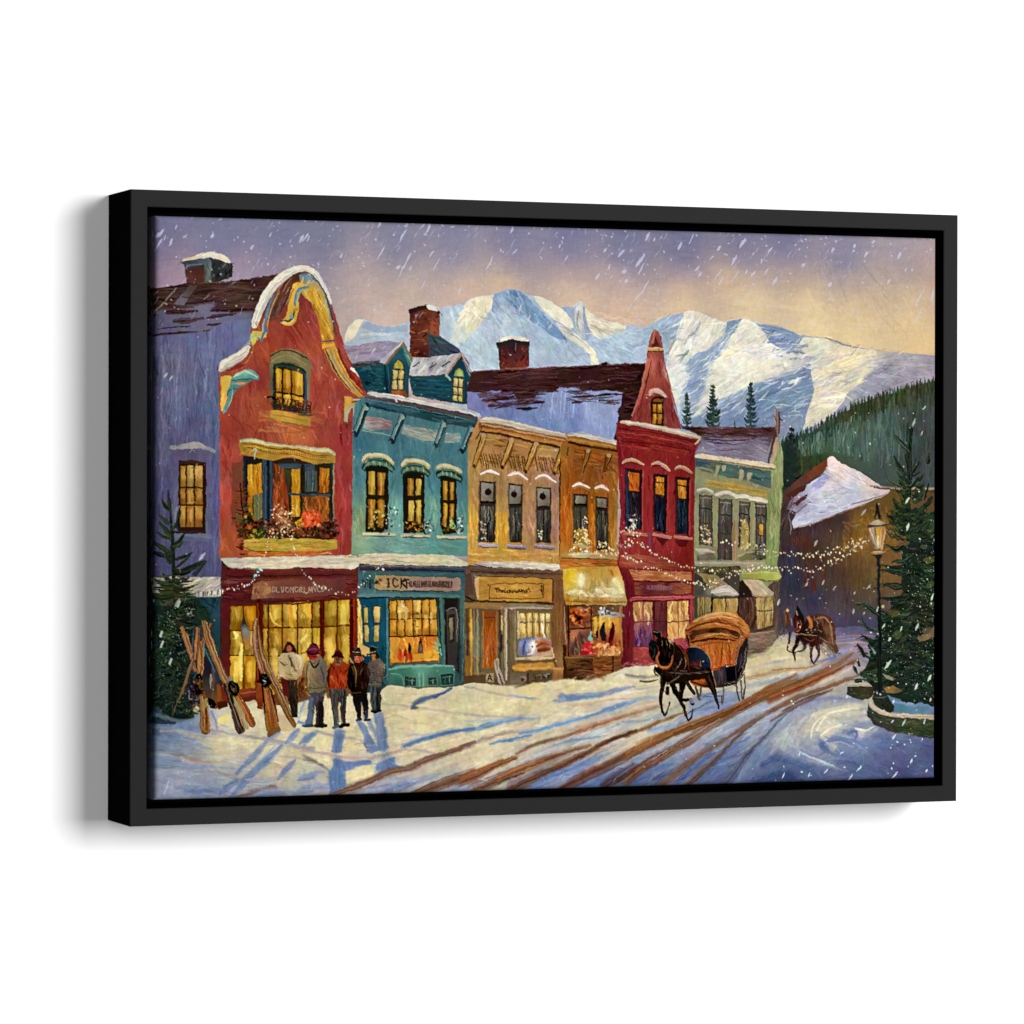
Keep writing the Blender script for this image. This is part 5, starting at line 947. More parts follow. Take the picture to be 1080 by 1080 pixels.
poly([(440,560),(560,580),(920,640),(918,752),(860,735),(780,700),(700,690),(560,665),(440,622)],[(480,590,'40606e'),(600,640,'4c6e70'),(800,680,'47686a'),(900,700,'4f706c'),(540,630,'6a7a58')])
hatch([(440,565),(920,645),(915,745),(560,665),(440,620)],44,80,10,10,pal=['40626a','5a7c78','345460','6a8678'],a=.5,spread=6)
ln([(445,618),(540,636),(560,668)],12,'9a9c6c',dry=.2)
for q in ([(575,600),(600,605),(585,640),(570,680),(560,672)],[(608,610),(635,605),(628,640),(615,650)],[(722,630),(745,635),(745,680),(728,705),(718,690)],[(775,650),(802,655),(790,690),(768,705),(765,690)]): poly(q,'a8a888')
poly([(440,640),(520,690),(560,700),(700,720),(890,765),(892,812),(760,780),(560,742),(440,730)],[(480,690,'8f9a70'),(560,715,'b09c4c'),(700,740,'b59e4a'),(860,785,'a8983f'),(450,720,'8a9878')])
hatch([(500,695),(890,770),(890,808),(500,735)],40,100,9,10,pal=['bca450','a49440','c8b060','98904c'],a=.6,spread=5)
sub(H7,'painted_snow_ledge')
ln([(448,545),(520,552),(640,575),(760,590),(860,602),(932,612)],[22,28,24,28,30,24],'c8bda6',br=.1); ln([(460,536),(700,568),(925,600)],10,'dcd0b6',dry=.3); ln([(450,562),(700,592),(932,632)],8,'6a5040',dry=.3); ln([(800,612),(932,628)],9,'7a4c34',dry=.2)
def win7(lab,op,hood,fl):
    sub(H7,'painted_window',lab)
    poly(op,[(op[0][0],op[0][1],'55554f'),(op[2][0],op[2][1],'45403c'),(op[0][0],op[2][1],'4c4640')])
    i = qp(op,.16,.05,.84,1)
    hatch(i,30,90,7,90,pal=['6a6660','55504c','7a766c','3c3836','8a8478','484c54'],a=.7,spread=4)
    m = [quad(op,.12,.26),quad(op,.88,.27)]; ln(m,8,'2c2826',mk=False); ln([quad(op,.12,.56),quad(op,.88,.57)],6,'383230',mk=False); ln([quad(op,.5,.3),quad(op,.5,1)],5,'3a3432',mk=False)
    ln([op[0],op[3]],8,'34343a',mk=False); ln([op[1],op[2]],8,'3c3636',mk=False); ln([quad(op,.1,.06),quad(op,.9,.06)],8,'9a988c',mk=False,dry=.3)
    if fl: dabs(qp(op,.1,.6,.95,1),fl,7,['c8b888','b0a468','e0d4a8','8a8458','d8c88c'])
    ln(np.array(hood,float) + (0,14),10,'7a7c60',dry=.2); ln(hood,24,'c2c2b4',br=.1); ln(np.array(hood,float) - (0,6),8,'dadace',dry=.3)
win7('leftmost window of the green upper floor',[(464,790),(546,796),(545,1112),(468,1106)],[(458,768),(500,758),(545,776)],40)
win7('second window of the green upper floor',[(590,815),(672,822),(668,1205),(584,1200)],[(575,790),(620,778),(660,782),(692,800)],0)
win7('third window of the green upper floor',[(722,832),(782,838),(780,1125),(716,1120)],[(695,805),(740,798),(790,812)],0)
win7('rightmost window of the green upper floor',[(822,842),(886,850),(884,1135),(824,1130)],[(790,812),(840,820),(888,832)],0)
poly([(735,960),(760,940),(778,1000),(778,1130),(722,1130)],'b8a458',a=.8); dabs([(725,950),(778,950),(778,1140),(722,1140)],30,8,['d0c078','b8a050','e0d8b0','8a7a3c'])
panes([(842,972),(872,974),(870,1050),(842,1046)],[0,1],[0,1],['c8983c','d8b050'],'3a302a',5)
org(660,550)
ln([(690,0),(688,120),(685,250)],34,'a88c6a',dry=.12); ln([(565,0),(565,150)],20,'8a9a6c',dry=.2); ln([(800,0),(798,130)],22,'9a9470',dry=.2)
sub(H7,'painted_snow_ledge')
poly([(440,172),(500,176),(562,186),(565,245),(450,248)],[(480,185,'b3ad9c'),(520,225,'5c584e'),(450,240,'4a4a44')]); ln([(445,176),(510,182),(560,194)],18,'bcb6a4',dry=.2); ln([(470,222),(550,218)],22,'6a665a',dry=.3)
poly([(712,215),(760,190),(880,170),(890,240),(715,245)],[(740,225,'70704c'),(860,200,'4c4840')]); ln([(712,220),(780,192),(880,190)],14,'a8a890',dry=.3); dabs([(800,150),(890,150),(890,240),(800,240)],30,8,['2c2c24','8a8878','4c4a3c','c8c4b8'])
poly([(435,250),(700,248),(885,255),(880,285),(700,290),(440,282)],[(500,268,'8a8878'),(800,268,'938a76')]); ln([(440,262),(880,264)],12,'a8a290',dry=.4)
use(H7)
poly([(432,282),(600,285),(722,282),(735,320),(650,330),(540,325),(432,315)],[(500,300,'4f4c30'),(680,305,'57532e')]); hatch([(432,282),(722,282),(735,322),(432,318)],50,26,10,30,pal=['3c3a26','5e5a34','6e6a3c','2c2c20','7c7848'],a=.7,spread=50)
sub(H7,'painted_shopfront','dim shopfront of the green house')
poly([(432,320),(720,325),(720,480),(830,470),(935,380),(975,385),(956,700),(955,745),(900,835),(775,835),(640,830),(432,830)],[(600,720,'4c4030'),(500,400,'3c3a34'),(700,420,'4c4a40'),(760,560,'4a3226'),(800,640,'523a2c'),(950,500,'5c4e48'),(850,780,'7a6c5c'),(480,560,'4a4838')])
hatch([(715,440),(830,480),(830,690),(720,640)],40,70,10,95,pal=['5a3c2c','3c2820','6a4a38','2c1e1a','7a5440'],a=.6,spread=12)
hatch([(935,385),(972,388),(955,690),(925,690)],24,90,8,92,pal=['6a5a54','4a4040','7a6860','584a4c'],a=.6,spread=5)
poly([(770,712),(850,705),(940,690),(956,740),(905,830),(780,838)],[(800,720,'9a8872'),(900,720,'80705c'),(850,810,'74665a')]); hatch([(770,712),(940,692),(950,745),(900,828),(780,836)],44,50,10,0,pal=['8e7e6a','6a5c50','a2927a','7c6c58'],a=.6,spread=14); ln([(775,710),(850,704),(940,690)],12,'a0907a',dry=.2)
sub(H7,'painted_shop_window','left lit window under an awning'); poly([(455,480),(545,478),(545,640),(455,640)],[(500,520,'9a8a54'),(500,600,'8a7a50')]); poly([(552,490),(712,486),(712,640),(552,640)],[(600,540,'b89a48'),(680,530,'b0985a')])
hatch([(455,482),(712,486),(712,640),(455,640)],70,60,10,90,pal=['c8ac5a','a88a40','d8c488','6a5c3c','b89c58','8a7238'],a=.7,spread=6)
for x,w in ((545,16),(470,8),(500,6),(632,8),(712,12)): ln([(x,470),(x - 2,640)],w,'2e2a26',dry=.05)
sub(H7,'painted_shop_window','right lit window under an awning'); poly([(825,482),(932,476),(926,660),(830,692)],[(860,520,'b8a058'),(880,620,'a08a4c')]); hatch([(825,482),(932,476),(926,660),(830,690)],44,60,9,90,pal=['c8b068','a08a4a','d8c48c','6c6040','b0a060'],a=.7,spread=6)
ln([(835,568),(926,562)],7,'5c5038'); ln([(880,480),(878,670)],6,'6a5c40'); ln([(832,690),(930,662)],16,'4a4034',dry=.1); ln([(790,480),(805,560),(795,640)],10,'9a6a48',dry=.4)
sub(H7,'painted_awning','left small awning under snow'); poly([(448,322),(560,335),(650,402),(716,465),(560,468),(540,425),(500,380)],[(540,370,'8a7a4a'),(600,390,'948460'),(650,440,'b8b4a8'),(600,455,'b0aea4')]); poly([(432,395),(500,410),(548,425),(545,470),(436,480)],[(470,440,'4a4a44'),(530,450,'7a7a74')])
ln([(548,445),(600,430),(650,425),(712,462)],[20,34,34,10],'c0bfba',br=.1); hatch([(470,330),(640,400),(560,420)],26,60,8,40,pal=['9a8a58','7a6a40','aa9a6c','6a5c38'],a=.6,spread=12); ln([(440,472),(560,470),(716,472)],10,'5c5c58',dry=.15)
sub(H7,'painted_awning','right small awning under snow'); poly([(738,368),(800,366),(850,372),(900,415),(936,450),(932,474),(820,476),(790,440)],[(780,390,'bfb394'),(880,440,'c2b69c'),(900,465,'ada082')]); hatch([(738,368),(850,372),(934,455),(820,470)],34,70,8,42,pal=['cfc6aa','b4a684','c8bc9c','d8d0b8'],a=.6,spread=10); ln([(800,468),(870,474),(935,470)],10,'8a7c62',dry=.2); poly([(715,380),(740,370),(800,450),(805,480),(718,480)],'2e2620')
sub(H7,'painted_snow_ledge'); poly([(728,330),(780,322),(880,316),(965,322),(988,348),(960,372),(900,378),(820,368),(740,350)],[(780,340,'8f9044'),(900,340,'9aa050'),(960,355,'a8ac60')]); ln([(740,328),(850,322),(960,326)],10,'b4b868',dry=.3); ln([(800,366),(900,376),(985,372)],8,'5a5434',dry=.2)

H6 = part('painted_house','crimson house with a pointed spire gable')
org(0,0,1)
poly([(645,680),(735,680),(735,715),(645,725)],'521a1e',rg=0)
org(660,390)
poly([(-62,335),(0,335),(120,350),(300,385),(478,432),(440,520),(432,900),(432,1570),(380,1800),(-80,1820),(-36,900)],
     [(-45,500,'741f2c'),(60,450,'7a2626'),(250,480,'7c2424'),(400,480,'701f22'),(130,700,'8c3030'),(280,700,'862c2e'),(420,700,'782628'),(130,1000,'8c3433'),(280,1050,'882f30'),(-50,900,'7e2436'),(420,1000,'742226'),(200,1200,'86302a'),(60,1180,'8a3630'),(400,1200,'70231f'),(-50,1300,'74202c'),(-45,1700,'5a1c20')])
hatch([(-60,340),(470,435),(435,530),(430,1240),(-60,1260)],240,110,12,88,j=.03,a=.5,spread=10)
hatch([(-50,360),(470,440),(440,520),(-50,520)],80,110,9,12,j=.03,a=.6,pal=['7a2626','6a1e22','8a3434','5a1a1c','943c38'],spread=4)
for p,w,c in (([(-50,395),(150,420),(440,480)],9,'9c4640'),([(-40,450),(200,470),(430,520)],8,'55161a'),([(-40,378),(200,405),(450,460)],10,'5c1a1e'),([(-40,480),(200,500),(420,540)],7,'9a3a38')): ln(p,w,c,dry=.3)
sub(H6,'painted_spire_gable','pointed red spire with a pale collar')
org(660,220)
poly([(158,795),(185,766),(204,780),(222,810),(236,880),(252,1000),(275,1120),(312,1280),(360,1395),(300,1392),(160,1370),(20,1350),(40,1320),(90,1180),(118,1040),(138,900)],[(170,800,'8a4440'),(220,840,'6c2c2a'),(150,980,'a05248'),(220,1000,'833836'),(140,1150,'8a3c36'),(240,1150,'7c302e'),(280,1280,'702a2c'),(150,1300,'80342f'),(80,1270,'6e2a28')])
hatch([(158,795),(185,768),(252,1000),(355,1390),(25,1348),(118,1040)],110,90,11,lambda x,y: 78 if x > 190 else 105,j=.035,a=.5,spread=8)
ln([(140,960),(118,1060),(85,1200),(38,1315)],26,'a4584c',dry=.08); ln([(160,960),(140,1060),(105,1200),(70,1310)],8,'5c2020',dry=.2); ln([(245,960),(285,1150),(350,1380)],10,'96484a',dry=.2)
poly([(182,800),(215,876),(160,870)],[(185,830,'40191a'),(200,870,'4e2222')]); ln([(186,775),(168,850)],14,'a85a4c',dry=.1); ln([(190,772),(212,830),(228,872)],12,'8a4038',dry=.1)
ln([(136,886),(190,892),(238,890)],22,'b18455',dry=.12); ln([(140,880),(235,884)],7,'d0a878',dry=.2); ln([(142,902),(238,904)],6,'5c2a24'); ln([(140,905),(135,940)],8,'6a2c2c')
sub(H6,'painted_window','small amber window in the spire')
org(660,390)
poly([(158,200),(170,176),(205,166),(238,185),(240,355),(160,345)],'2a1617')
panes([(168,212),(232,216),(230,350),(166,342)],[0,.45,1],[0,.46,1],['c08428','b06c20','d09a34','9a5a1c'],'2c1a16',9)
poly([(170,204),(178,186),(200,180),(226,192),(232,208)],'7a5024'); ln([(150,160),(158,140),(185,132),(220,142),(248,168)],[14,26,28,28,16],'b59a90',br=.1); ln([(160,135),(190,126),(230,142)],8,'d0bcb0',dry=.3); ln([(152,172),(200,162),(242,182)],6,'5a2420')
sub(H6,'painted_snow_ledge')
ln([(-30,330),(20,335),(120,352),(250,378),(400,412),(470,430)],[16,26,28,30,32,18],'bfae9f',br=.1); ln([(0,326),(150,350),(300,384),(450,418)],10,'d6c8b8',dry=.3); ln([(-20,350),(150,376),(300,408),(455,446)],8,'6c3030',dry=.2); ln([(470,430),(452,460),(440,470)],12,'b8a090')
def win6(lab,op,hood,sill,kind):
    sub(H6,'painted_window',lab)
    op = [np.array(p,float) for p in op]
    poly(op,[(op[0][0],op[0][1],'241a1c'),(op[2][0],op[2][1],'161a24')])
    hatch(qp(op,.12,.38,.9,1),30,120,7,90,pal=['1c2a3c','141c28','2a3c50','0e141c','22344a'],a=.8,spread=2)
    if kind == 0:
        poly(qp(op,.2,.06,.88,.36),[(op[0][0],op[0][1],'a85a24'),(op[1][0],op[1][1] + 120,'b8661e')]); hatch(qp(op,.2,.06,.88,.36),16,50,9,75,pal=['c87428','8a4018','b85c20','6a3018'],a=.7)
        ln([quad(op,.08,.05),quad(op,.1,.95)],14,'2c4a6a',mk=False); hatch(qp(op,.2,.4,.9,.8),20,60,8,80,pal=['241a1a','3a2a28','14181e','4a3430'],a=.7)
        dabs(qp(op,.15,.75,.95,1),44,7,['b8b0a4','6a6460','d8d0c8','2a2a2c','8a8078'])
    else:
        poly(qp(op,.18,.05,.8,.36),[(op[0][0],op[0][1],'c8862c'),(op[1][0],op[1][1] + 100,'a8641f')]); hatch(qp(op,.18,.05,.8,.36),14,70,8,90,pal=WARM + ['8a4c1a'],a=.7,spread=4); ln([quad(op,.15,.14),quad(op,.85,.15)],7,'2c1a18',mk=False)
        ln([quad(op,.5,.4),quad(op,.5,.98)],6,'0c1018',mk=False)
    ln([op[0],op[3]],8,'4a1c1e',mk=False); ln([op[1],op[2]],8,'1c1214',mk=False)
    ln([op[1] + (10,10),op[2] + (10,0)],10,'9a4440',mk=False,dry=.2)
    ln(np.array(hood,float) + (0,16),9,'5c1c1e',dry=.2); ln(hood,[12,20,20,12][:len(hood)],'b58f78',br=.1); ln(np.array(hood,float) - (0,5),7,'d0b49c',dry=.3)
    ln(np.array(sill,float) + (0,14),9,'4a1618',dry=.1); ln(sill,20,'a0685a',br=.1); ln(np.array(sill,float) - (0,6),7,'bc8c7c',dry=.3)
win6('left window of the crimson upper floor',[(-4,622),(98,632),(96,1010),(0,1014)],[(-20,590),(10,570),(55,572),(112,602)],[(-6,1036),(60,1038),(130,1044)],0)
win6('middle window of the crimson upper floor',[(176,658),(258,664),(250,1032),(178,1022)],[(166,600),(215,590),(245,610),(276,636)],[(176,1040),(230,1048),(282,1058)],1)
win6('right window of the crimson upper floor',[(316,678),(398,685),(390,1042),(316,1036)],[(312,630),(340,614),(372,622),(420,652)],[(312,1058),(360,1062),(412,1068)],1)
org(660,550)
use(H6)
ln([(150,70),(152,120),(154,165)],16,'55457c',dry=.2); poly([(188,105),(272,106),(235,152)],'541a1c'); poly([(312,118),(396,120),(380,160),(330,158)],'541a1c')
poly([(-40,215),(0,208),(130,215),(260,250),(430,290),(425,310),(200,300),(-40,285)],[(40,225,'9c6448'),(200,255,'8a4434'),(0,270,'8a3a2e'),(380,295,'7c2c28')]); hatch([(-40,215),(130,218),(425,292),(200,298),(-40,280)],40,90,8,10,pal=['a86c4c','8a3c30','7c2c28','9a5040'],a=.6,spread=6)
hatch([(-40,90),(0,60),(20,250),(-40,280)],16,60,9,80,pal=['9a4a40','7a2c2c','a86058'],a=.5)
sub(H6,'painted_shopfront','crimson shopfront with a faint dark sign')
poly([(-70,290),(20,300),(420,310),(432,640),(400,780),(180,900),(60,912),(-84,925)],[(-40,400,'5c1820'),(-40,800,'571820'),(60,340,'6a2024'),(420,500,'7a2a34'),(420,350,'5c1f22'),(100,850,'8a3a34'),(-20,880,'5a1c1e'),(-60,600,'6a1c28')])
hatch([(-70,300),(40,310),(50,905),(-80,920)],70,110,10,90,j=.03,a=.5,spread=5)
poly([(18,306),(200,312),(412,320),(418,372),(250,378),(50,372)],[(100,335,'b0734a'),(300,345,'a86a48'),(400,350,'b07850'),(60,365,'8a4a34')]); hatch([(20,308),(412,322),(416,370),(50,370)],40,90,9,3,pal=['bc8054','9a5c40','c08a60','a86c48'],a=.6,spread=4); ln([(50,376),(250,382),(416,378)],9,'421418',dry=.1)
sub(H6,'painted_sign','dark maroon shop sign with faint lettering')
poly([(52,388),(230,388),(412,390),(410,455),(230,462),(60,465)],[(120,420,'55272f'),(260,420,'602d30'),(330,420,'8a5034'),(390,425,'9a5c38'),(70,425,'8a4c3c')]); hatch([(52,388),(412,390),(410,455),(60,465)],50,50,8,2,pal=['6c363c','4a2028','7c4640','5a2a30','a0643c'],a=.5,spread=14); scrawl(135,300,405,428,11,'85606a',4.5,slope=.03,seed=31)
sub(H6,'painted_snow_ledge'); ln([(35,492),(150,488),(300,482),(424,480)],24,'a5454e',br=.1); ln([(40,482),(200,478),(420,472)],8,'c07478',dry=.3); ln([(40,504),(420,494)],6,'4a1418')
sub(H6,'painted_shop_window','left window fading from gold to violet'); poly([(48,512),(168,510),(168,790),(52,792)],[(70,550,'b8884c'),(140,560,'c8a468'),(70,640,'a86c5c'),(110,720,'5c3464'),(80,780,'46305c'),(150,700,'8a4c5c')]); hatch([(48,512),(168,510),(168,640),(50,640)],34,70,9,80,pal=['d0a468','e0c490','a06a40','b8864c','7a4438','d8b078'],a=.7,spread=10); hatch([(50,640),(168,640),(168,790),(52,792)],40,70,9,85,pal=['6a3c64','4a3060','8a5068','5a3058','a06c70','3a2850'],a=.7,spread=8)
ln([(125,560),(145,600),(140,650)],16,'ecd8a8',dry=.3); ln([(48,636),(168,632)],7,'5c2a30'); ln([(108,512),(110,790)],6,'6a3438')
sub(H6,'painted_door','dark red shop door'); poly([(180,510),(258,508),(255,690),(190,740)],[(220,560,'6c3434'),(215,680,'53262c')]); hatch([(185,515),(255,512),(250,680),(190,720)],24,80,9,90,pal=['7a4440','5a2a2c','8a5448','4a2024'],a=.6,spread=4); ln([(178,505),(180,740)],10,'35161a'); ln([(190,632),(250,630)],6,'4a1e22')
sub(H6,'painted_shop_window','right window glowing cream and gold'); poly([(256,506),(398,500),(400,740),(262,745)],[(300,560,'c89c54'),(360,560,'c8a468'),(280,660,'cf9c5c'),(340,690,'dcb478'),(380,620,'b88a54')]); hatch([(256,506),(398,500),(398,720),(262,730)],70,60,9,85,pal=['d8b478','c89850','e8cc98','a87040','b8864c','7a4c3c','e0bc80'],a=.7,spread=12); ln([(256,638),(398,628)],7,'5c3028'); ln([(330,505),(332,735)],6,'6c3c30'); ln([(256,506),(260,740)],10,'4a2024'); ln([(400,500),(402,640)],10,'5a2024')
ln([(415,490),(416,560),(412,640)],26,'a03c4a',dry=.15)
sub(H6,'painted_shop_base'); poly([(48,792),(180,790),(180,900),(50,908)],[(80,820,'96403a'),(140,880,'8a3a3c')]); poly([(262,745),(400,735),(398,800),(270,800)],[(300,760,'a84c54'),(380,760,'9a4450')]); hatch([(48,795),(180,792),(180,898),(50,905)],26,50,10,10,pal=['a04a40','8a3434','b05a50','7a2c30'],a=.6,spread=20); ln([(48,790),(180,788)],8,'5c2024',dry=.2); hatch([(-80,890),(170,890),(170,925),(-80,935)],40,40,9,-10,a=.6,pal=['8a4048','a86a68','6a2430','c09a90'],spread=30)

# goods,awning and crates of the amber house overlap the crimson one
org(490,550)
sub(H5,'painted_shop_window','amber shop window hung with goods and an orange wreath')
poly([(640,530),(1000,525),(992,850),(660,852),(645,860)],[(700,560,'4c2c18'),(900,560,'5c4434'),(700,760,'8a5030'),(850,700,'9a6a34'),(950,700,'b88438'),(950,800,'7a3a20')])
hatch([(650,540),(990,540),(985,840),(662,845)],110,50,12,70,a=.6,j=.04,pal=['6a4024','8a5a30','4a2c18','a87038','5a3a2c','342018'],spread=50)
dabs([(672,560),(740,555),(762,610),(735,655),(690,640)],34,17,['b8541c','8a3814','c86a2c','6a2c14','a84a1c','d07c3c']); dabs([(690,580),(745,575),(740,640),(700,635)],10,12,['2c1810','4a2414'])
dab(722,612,14,'241410',mk=False); ln([(670,600),(690,590)],14,'d87830',dry=.2); dabs([(690,545),(800,545),(800,590),(750,590)],20,10,['a89a80','3a2c20','c86a2c','6a5a48'])
poly([(668,690),(790,680),(795,840),(668,846)],[(690,720,'a86848'),(760,740,'6a4a38'),(700,820,'5a4030')]); poly([(690,760),(735,690),(760,740),(740,838),(672,840)],'4a3830',bl=3); hatch([(668,690),(790,680),(795,840),(668,846)],26,80,10,80,a=.6,pal=['b87850','5c4438','8a5a40','3c2c28'],spread=12)
poly([(850,600),(980,605),(975,800),(850,780)],[(870,640,'c8a044'),(960,640,'c08a3c'),(900,760,'8a3c28')]); ln([(828,610),(830,660),(826,700)],32,'d4ac40',dry=.2); ln([(840,700),(838,730)],20,'1f201c')
ln([(880,640),(874,690),(880,740),(884,755)],[8,34,30,26],'1c1a1c'); ln([(940,640),(936,690),(926,740),(920,765)],[8,32,30,20],'4a1418'); ln([(862,600),(862,650)],16,'e0bc58',dry=.2); ln([(918,610),(915,660)],14,'d8b450',dry=.2)
poly([(745,780),(790,752),(825,790),(830,838),(735,842)],[(780,800,'b02a30'),(750,830,'8a1c24')]); dabs([(745,780),(820,780),(828,838),(738,840)],26,9,['c83a3c','a02028','d85848']); dab(795,738,16,'7ab4a0',mk=False); dab(802,762,12,'c87858',mk=False); ln([(800,700),(796,722)],12,'8ac0b0',dry=.2)
dabs([(820,760),(980,770),(985,845),(820,848)],70,14,['c07a3c','b0602c','d89a5c','a84c30','e0b070','8a3424','c88a50']); poly([(845,815),(985,790),(985,848),(840,848)],[(900,830,'c08850'),(970,815,'c89458')],a=.7); dabs([(860,800),(985,795),(985,845),(850,845)],40,11,['d0a068','c08448','e0b880','a86c3c'])
for p,w in (([(656,530),(658,850)],12),([(800,500),(802,690)],9),([(658,680),(720,677),(800,672)],9)): ln(p,w,'30201a')
poly([(842,565),(880,555),(1012,588),(1012,602),(930,606),(858,600)],[(870,580,'b0aaa0'),(1000,595,'8c8880')]); dabs([(845,545),(910,540),(920,590),(850,590)],24,8,['3a3430','c8c4b8','5a5450']); ln([(900,584),(960,590)],5,'4a4440',mk=False)
ln([(985,530),(992,690),(998,850)],11,'a07040',dry=.2)
sub(H5,'painted_awning','yellow awning shining under snow')
poly([(622,300),(700,288),(850,285),(972,284),(985,320),(1010,400),(1026,500),(1024,528),(900,530),(640,530),(628,470),(625,400)],[(650,330,'bd9a30'),(800,320,'b48838'),(940,310,'b8883c'),(660,400,'c8a838'),(700,450,'c0b06a'),(850,440,'bfae7c'),(960,450,'c8bc8a'),(650,500,'a0742a'),(850,505,'9c7434'),(1000,505,'a68a50')])
hatch([(625,300),(972,288),(1024,525),(640,525)],130,60,12,75,j=.05,a=.5,spread=25)
hatch([(630,440),(1000,410),(1015,480),(640,475)],70,50,14,10,a=.6,pal=['ccc490','d8d2a4','bdb078','e0dab4'],spread=40)
glow(675,345,60,'e0bc28',.9); glow(738,370,74,'f0ecc0',1.); ln([(735,335),(740,370),(738,410)],40,'efe8b4',dry=.2); glow(955,385,60,'e8e0a0',.9); ln([(945,370),(965,390),(990,430)],30,'e2dca0',dry=.3); glow(640,420,40,'e0d870',.6)
ln([(640,500),(800,508),(1015,510)],20,'8a6024',dry=.35); ln([(632,528),(820,532),(1022,530)],8,'4a3418',dry=.1)
hatch([(640,460),(760,465),(740,500),(650,500)],20,40,8,95,a=.6,pal=['a87a2c','d0b050','8a6420'],spread=14)
sub(H5,'painted_crate','left wooden crate under the shop window'); poly([(634,858),(700,850),(810,850),(815,985),(720,985),(650,972)],[(680,880,'6a4424'),(760,900,'52321a'),(700,960,'3a2012')]); ln([(636,862),(720,858),(812,858)],12,'8a6a3c',dry=.25); ln([(650,935),(730,940),(812,940)],9,'2c180e'); hatch([(640,870),(812,865),(812,980),(655,970)],30,80,10,3,a=.6,pal=['6e4a28','4a2c16','3a2010','7e5830'],spread=6)
sub(H5,'painted_crate','right wooden crates stacked under the shop window'); poly([(812,850),(990,845),(986,935),(942,950),(942,985),(818,988)],[(860,880,'84542a'),(860,960,'6a3c20'),(970,890,'6e4424')]); ln([(816,918),(880,924),(940,916)],9,'42240f'); ln([(938,855),(936,950)],14,'2c190e',dry=.1); hatch([(816,860),(935,858),(935,980),(820,984)],34,70,10,-4,a=.6,pal=['94622e','7a4a26','603418','a87438'],spread=6); ln([(945,880),(985,876)],9,'8c5c34',dry=.2); ln([(945,915),(984,908)],7,'4a2c18')
use(H5); poly([(960,950),(998,930),(998,970),(950,980)],'5a2420')

GR = part('painted_snowy_street','snow-covered street with brown wheel ruts and long blue shadows')
org(0,0,1)
gtop = [(140,762),(185,764),(200,744),(228,742),(262,740),(300,744),(330,738),(370,734),(402,728),(410,722),(440,726),(475,725),(488,722),(500,720),(530,723),(556,722),(600,716),(622,718),(650,708),(660,704),(690,701),(720,700),
        (760,690),(800,690),(812,684),(822,670),(840,666),(880,662),(905,660),(930,664),(1000,690),(1000,900),(140,900)]
GC = [(165,770,'5c708e'),(200,768,'7f90ae'),(250,765,'b8ae98'),(300,760,'d2c79a'),(260,755,'cfc69a'),(170,800,'8292ae'),(230,790,'c4b58e'),(290,785,'cdbf93'),(170,835,'9aa0aa'),(220,830,'929eb4'),(240,812,'b0ae9f'),(290,815,'cdbd92'),(280,838,'8c9abb'),(330,835,'9fa2ad'),
      (340,790,'cfc494'),(350,760,'d2c892'),(430,745,'d0c596'),(440,760,'d2c694'),(480,750,'d1c699'),(520,745,'d3c898'),(560,728,'cdc07e'),(600,722,'d2c795'),(640,720,'d0c496'),(690,712,'d0c39a'),(740,720,'cdbf96'),(780,705,'d3c595'),(800,700,'cfc08c'),(830,690,'d6c790'),(860,690,'c6b68a'),
      (430,790,'cbbd94'),(470,785,'ccbf96'),(500,790,'d0c298'),(520,810,'cdbd93'),(580,780,'c8bda2'),(560,800,'c0b6a0'),(640,775,'b9b4a4'),(680,780,'cfbf98'),(650,745,'b6b4ae'),(700,740,'c0b597'),(720,745,'b7b09c'),(420,825,'9fa0ae'),(480,830,'9aa0b4'),
      (570,830,'6a7da8'),(620,825,'6578a4'),(700,800,'9ea8b4'),(700,830,'55688f'),(740,800,'8794b0'),(760,820,'5c6c92'),(780,770,'97a2b4'),(820,760,'a3aab2'),(840,740,'aba79c'),(880,720,'b5a98e'),(780,740,'b3ac9c'),(800,800,'8c9ab2'),(830,780,'b3b6b0'),(810,830,'41577f'),(830,815,'50658f'),
      (860,765,'cfc8a4'),(880,752,'d0c6a0'),(900,745,'c4bca4'),(870,790,'a0a6ac'),(905,775,'6f7fa4'),(930,790,'586a94'),(960,800,'545f88'),(900,815,'54678f'),(860,820,'5a6e96'),(950,825,'58597e'),(980,790,'4c5478'),(850,735,'8a92a4'),(890,730,'a3a0a4'),(960,745,'5a7890'),(900,690,'857884'),(890,668,'6c6684'),(860,664,'6a6688'),(930,672,'5c5870'),(985,690,'4a4c58')]
poly(gtop,GC)
SHL = []
TONES = ['d8cda0','c8bb8e','ddd3ac']
flow = lambda x,y: -4 - 22 * np.clip((y - 700) / 130,0,1) * np.clip((x - 360) / 200,0,1)
hatch([(156,770),(330,745),(500,724),(700,704),(905,660),(985,700),(985,840),(156,845)],1500,24,2.6,flow,j=.03,a=.5,spread=12)
hatch([(340,735),(600,722),(700,712),(690,760),(480,800),(340,800)],260,18,2,-8,a=.45,j=.02,pal=['d8cea2','cabd90','dfd5ae','c2b48c','d0c0a0'],spread=16)
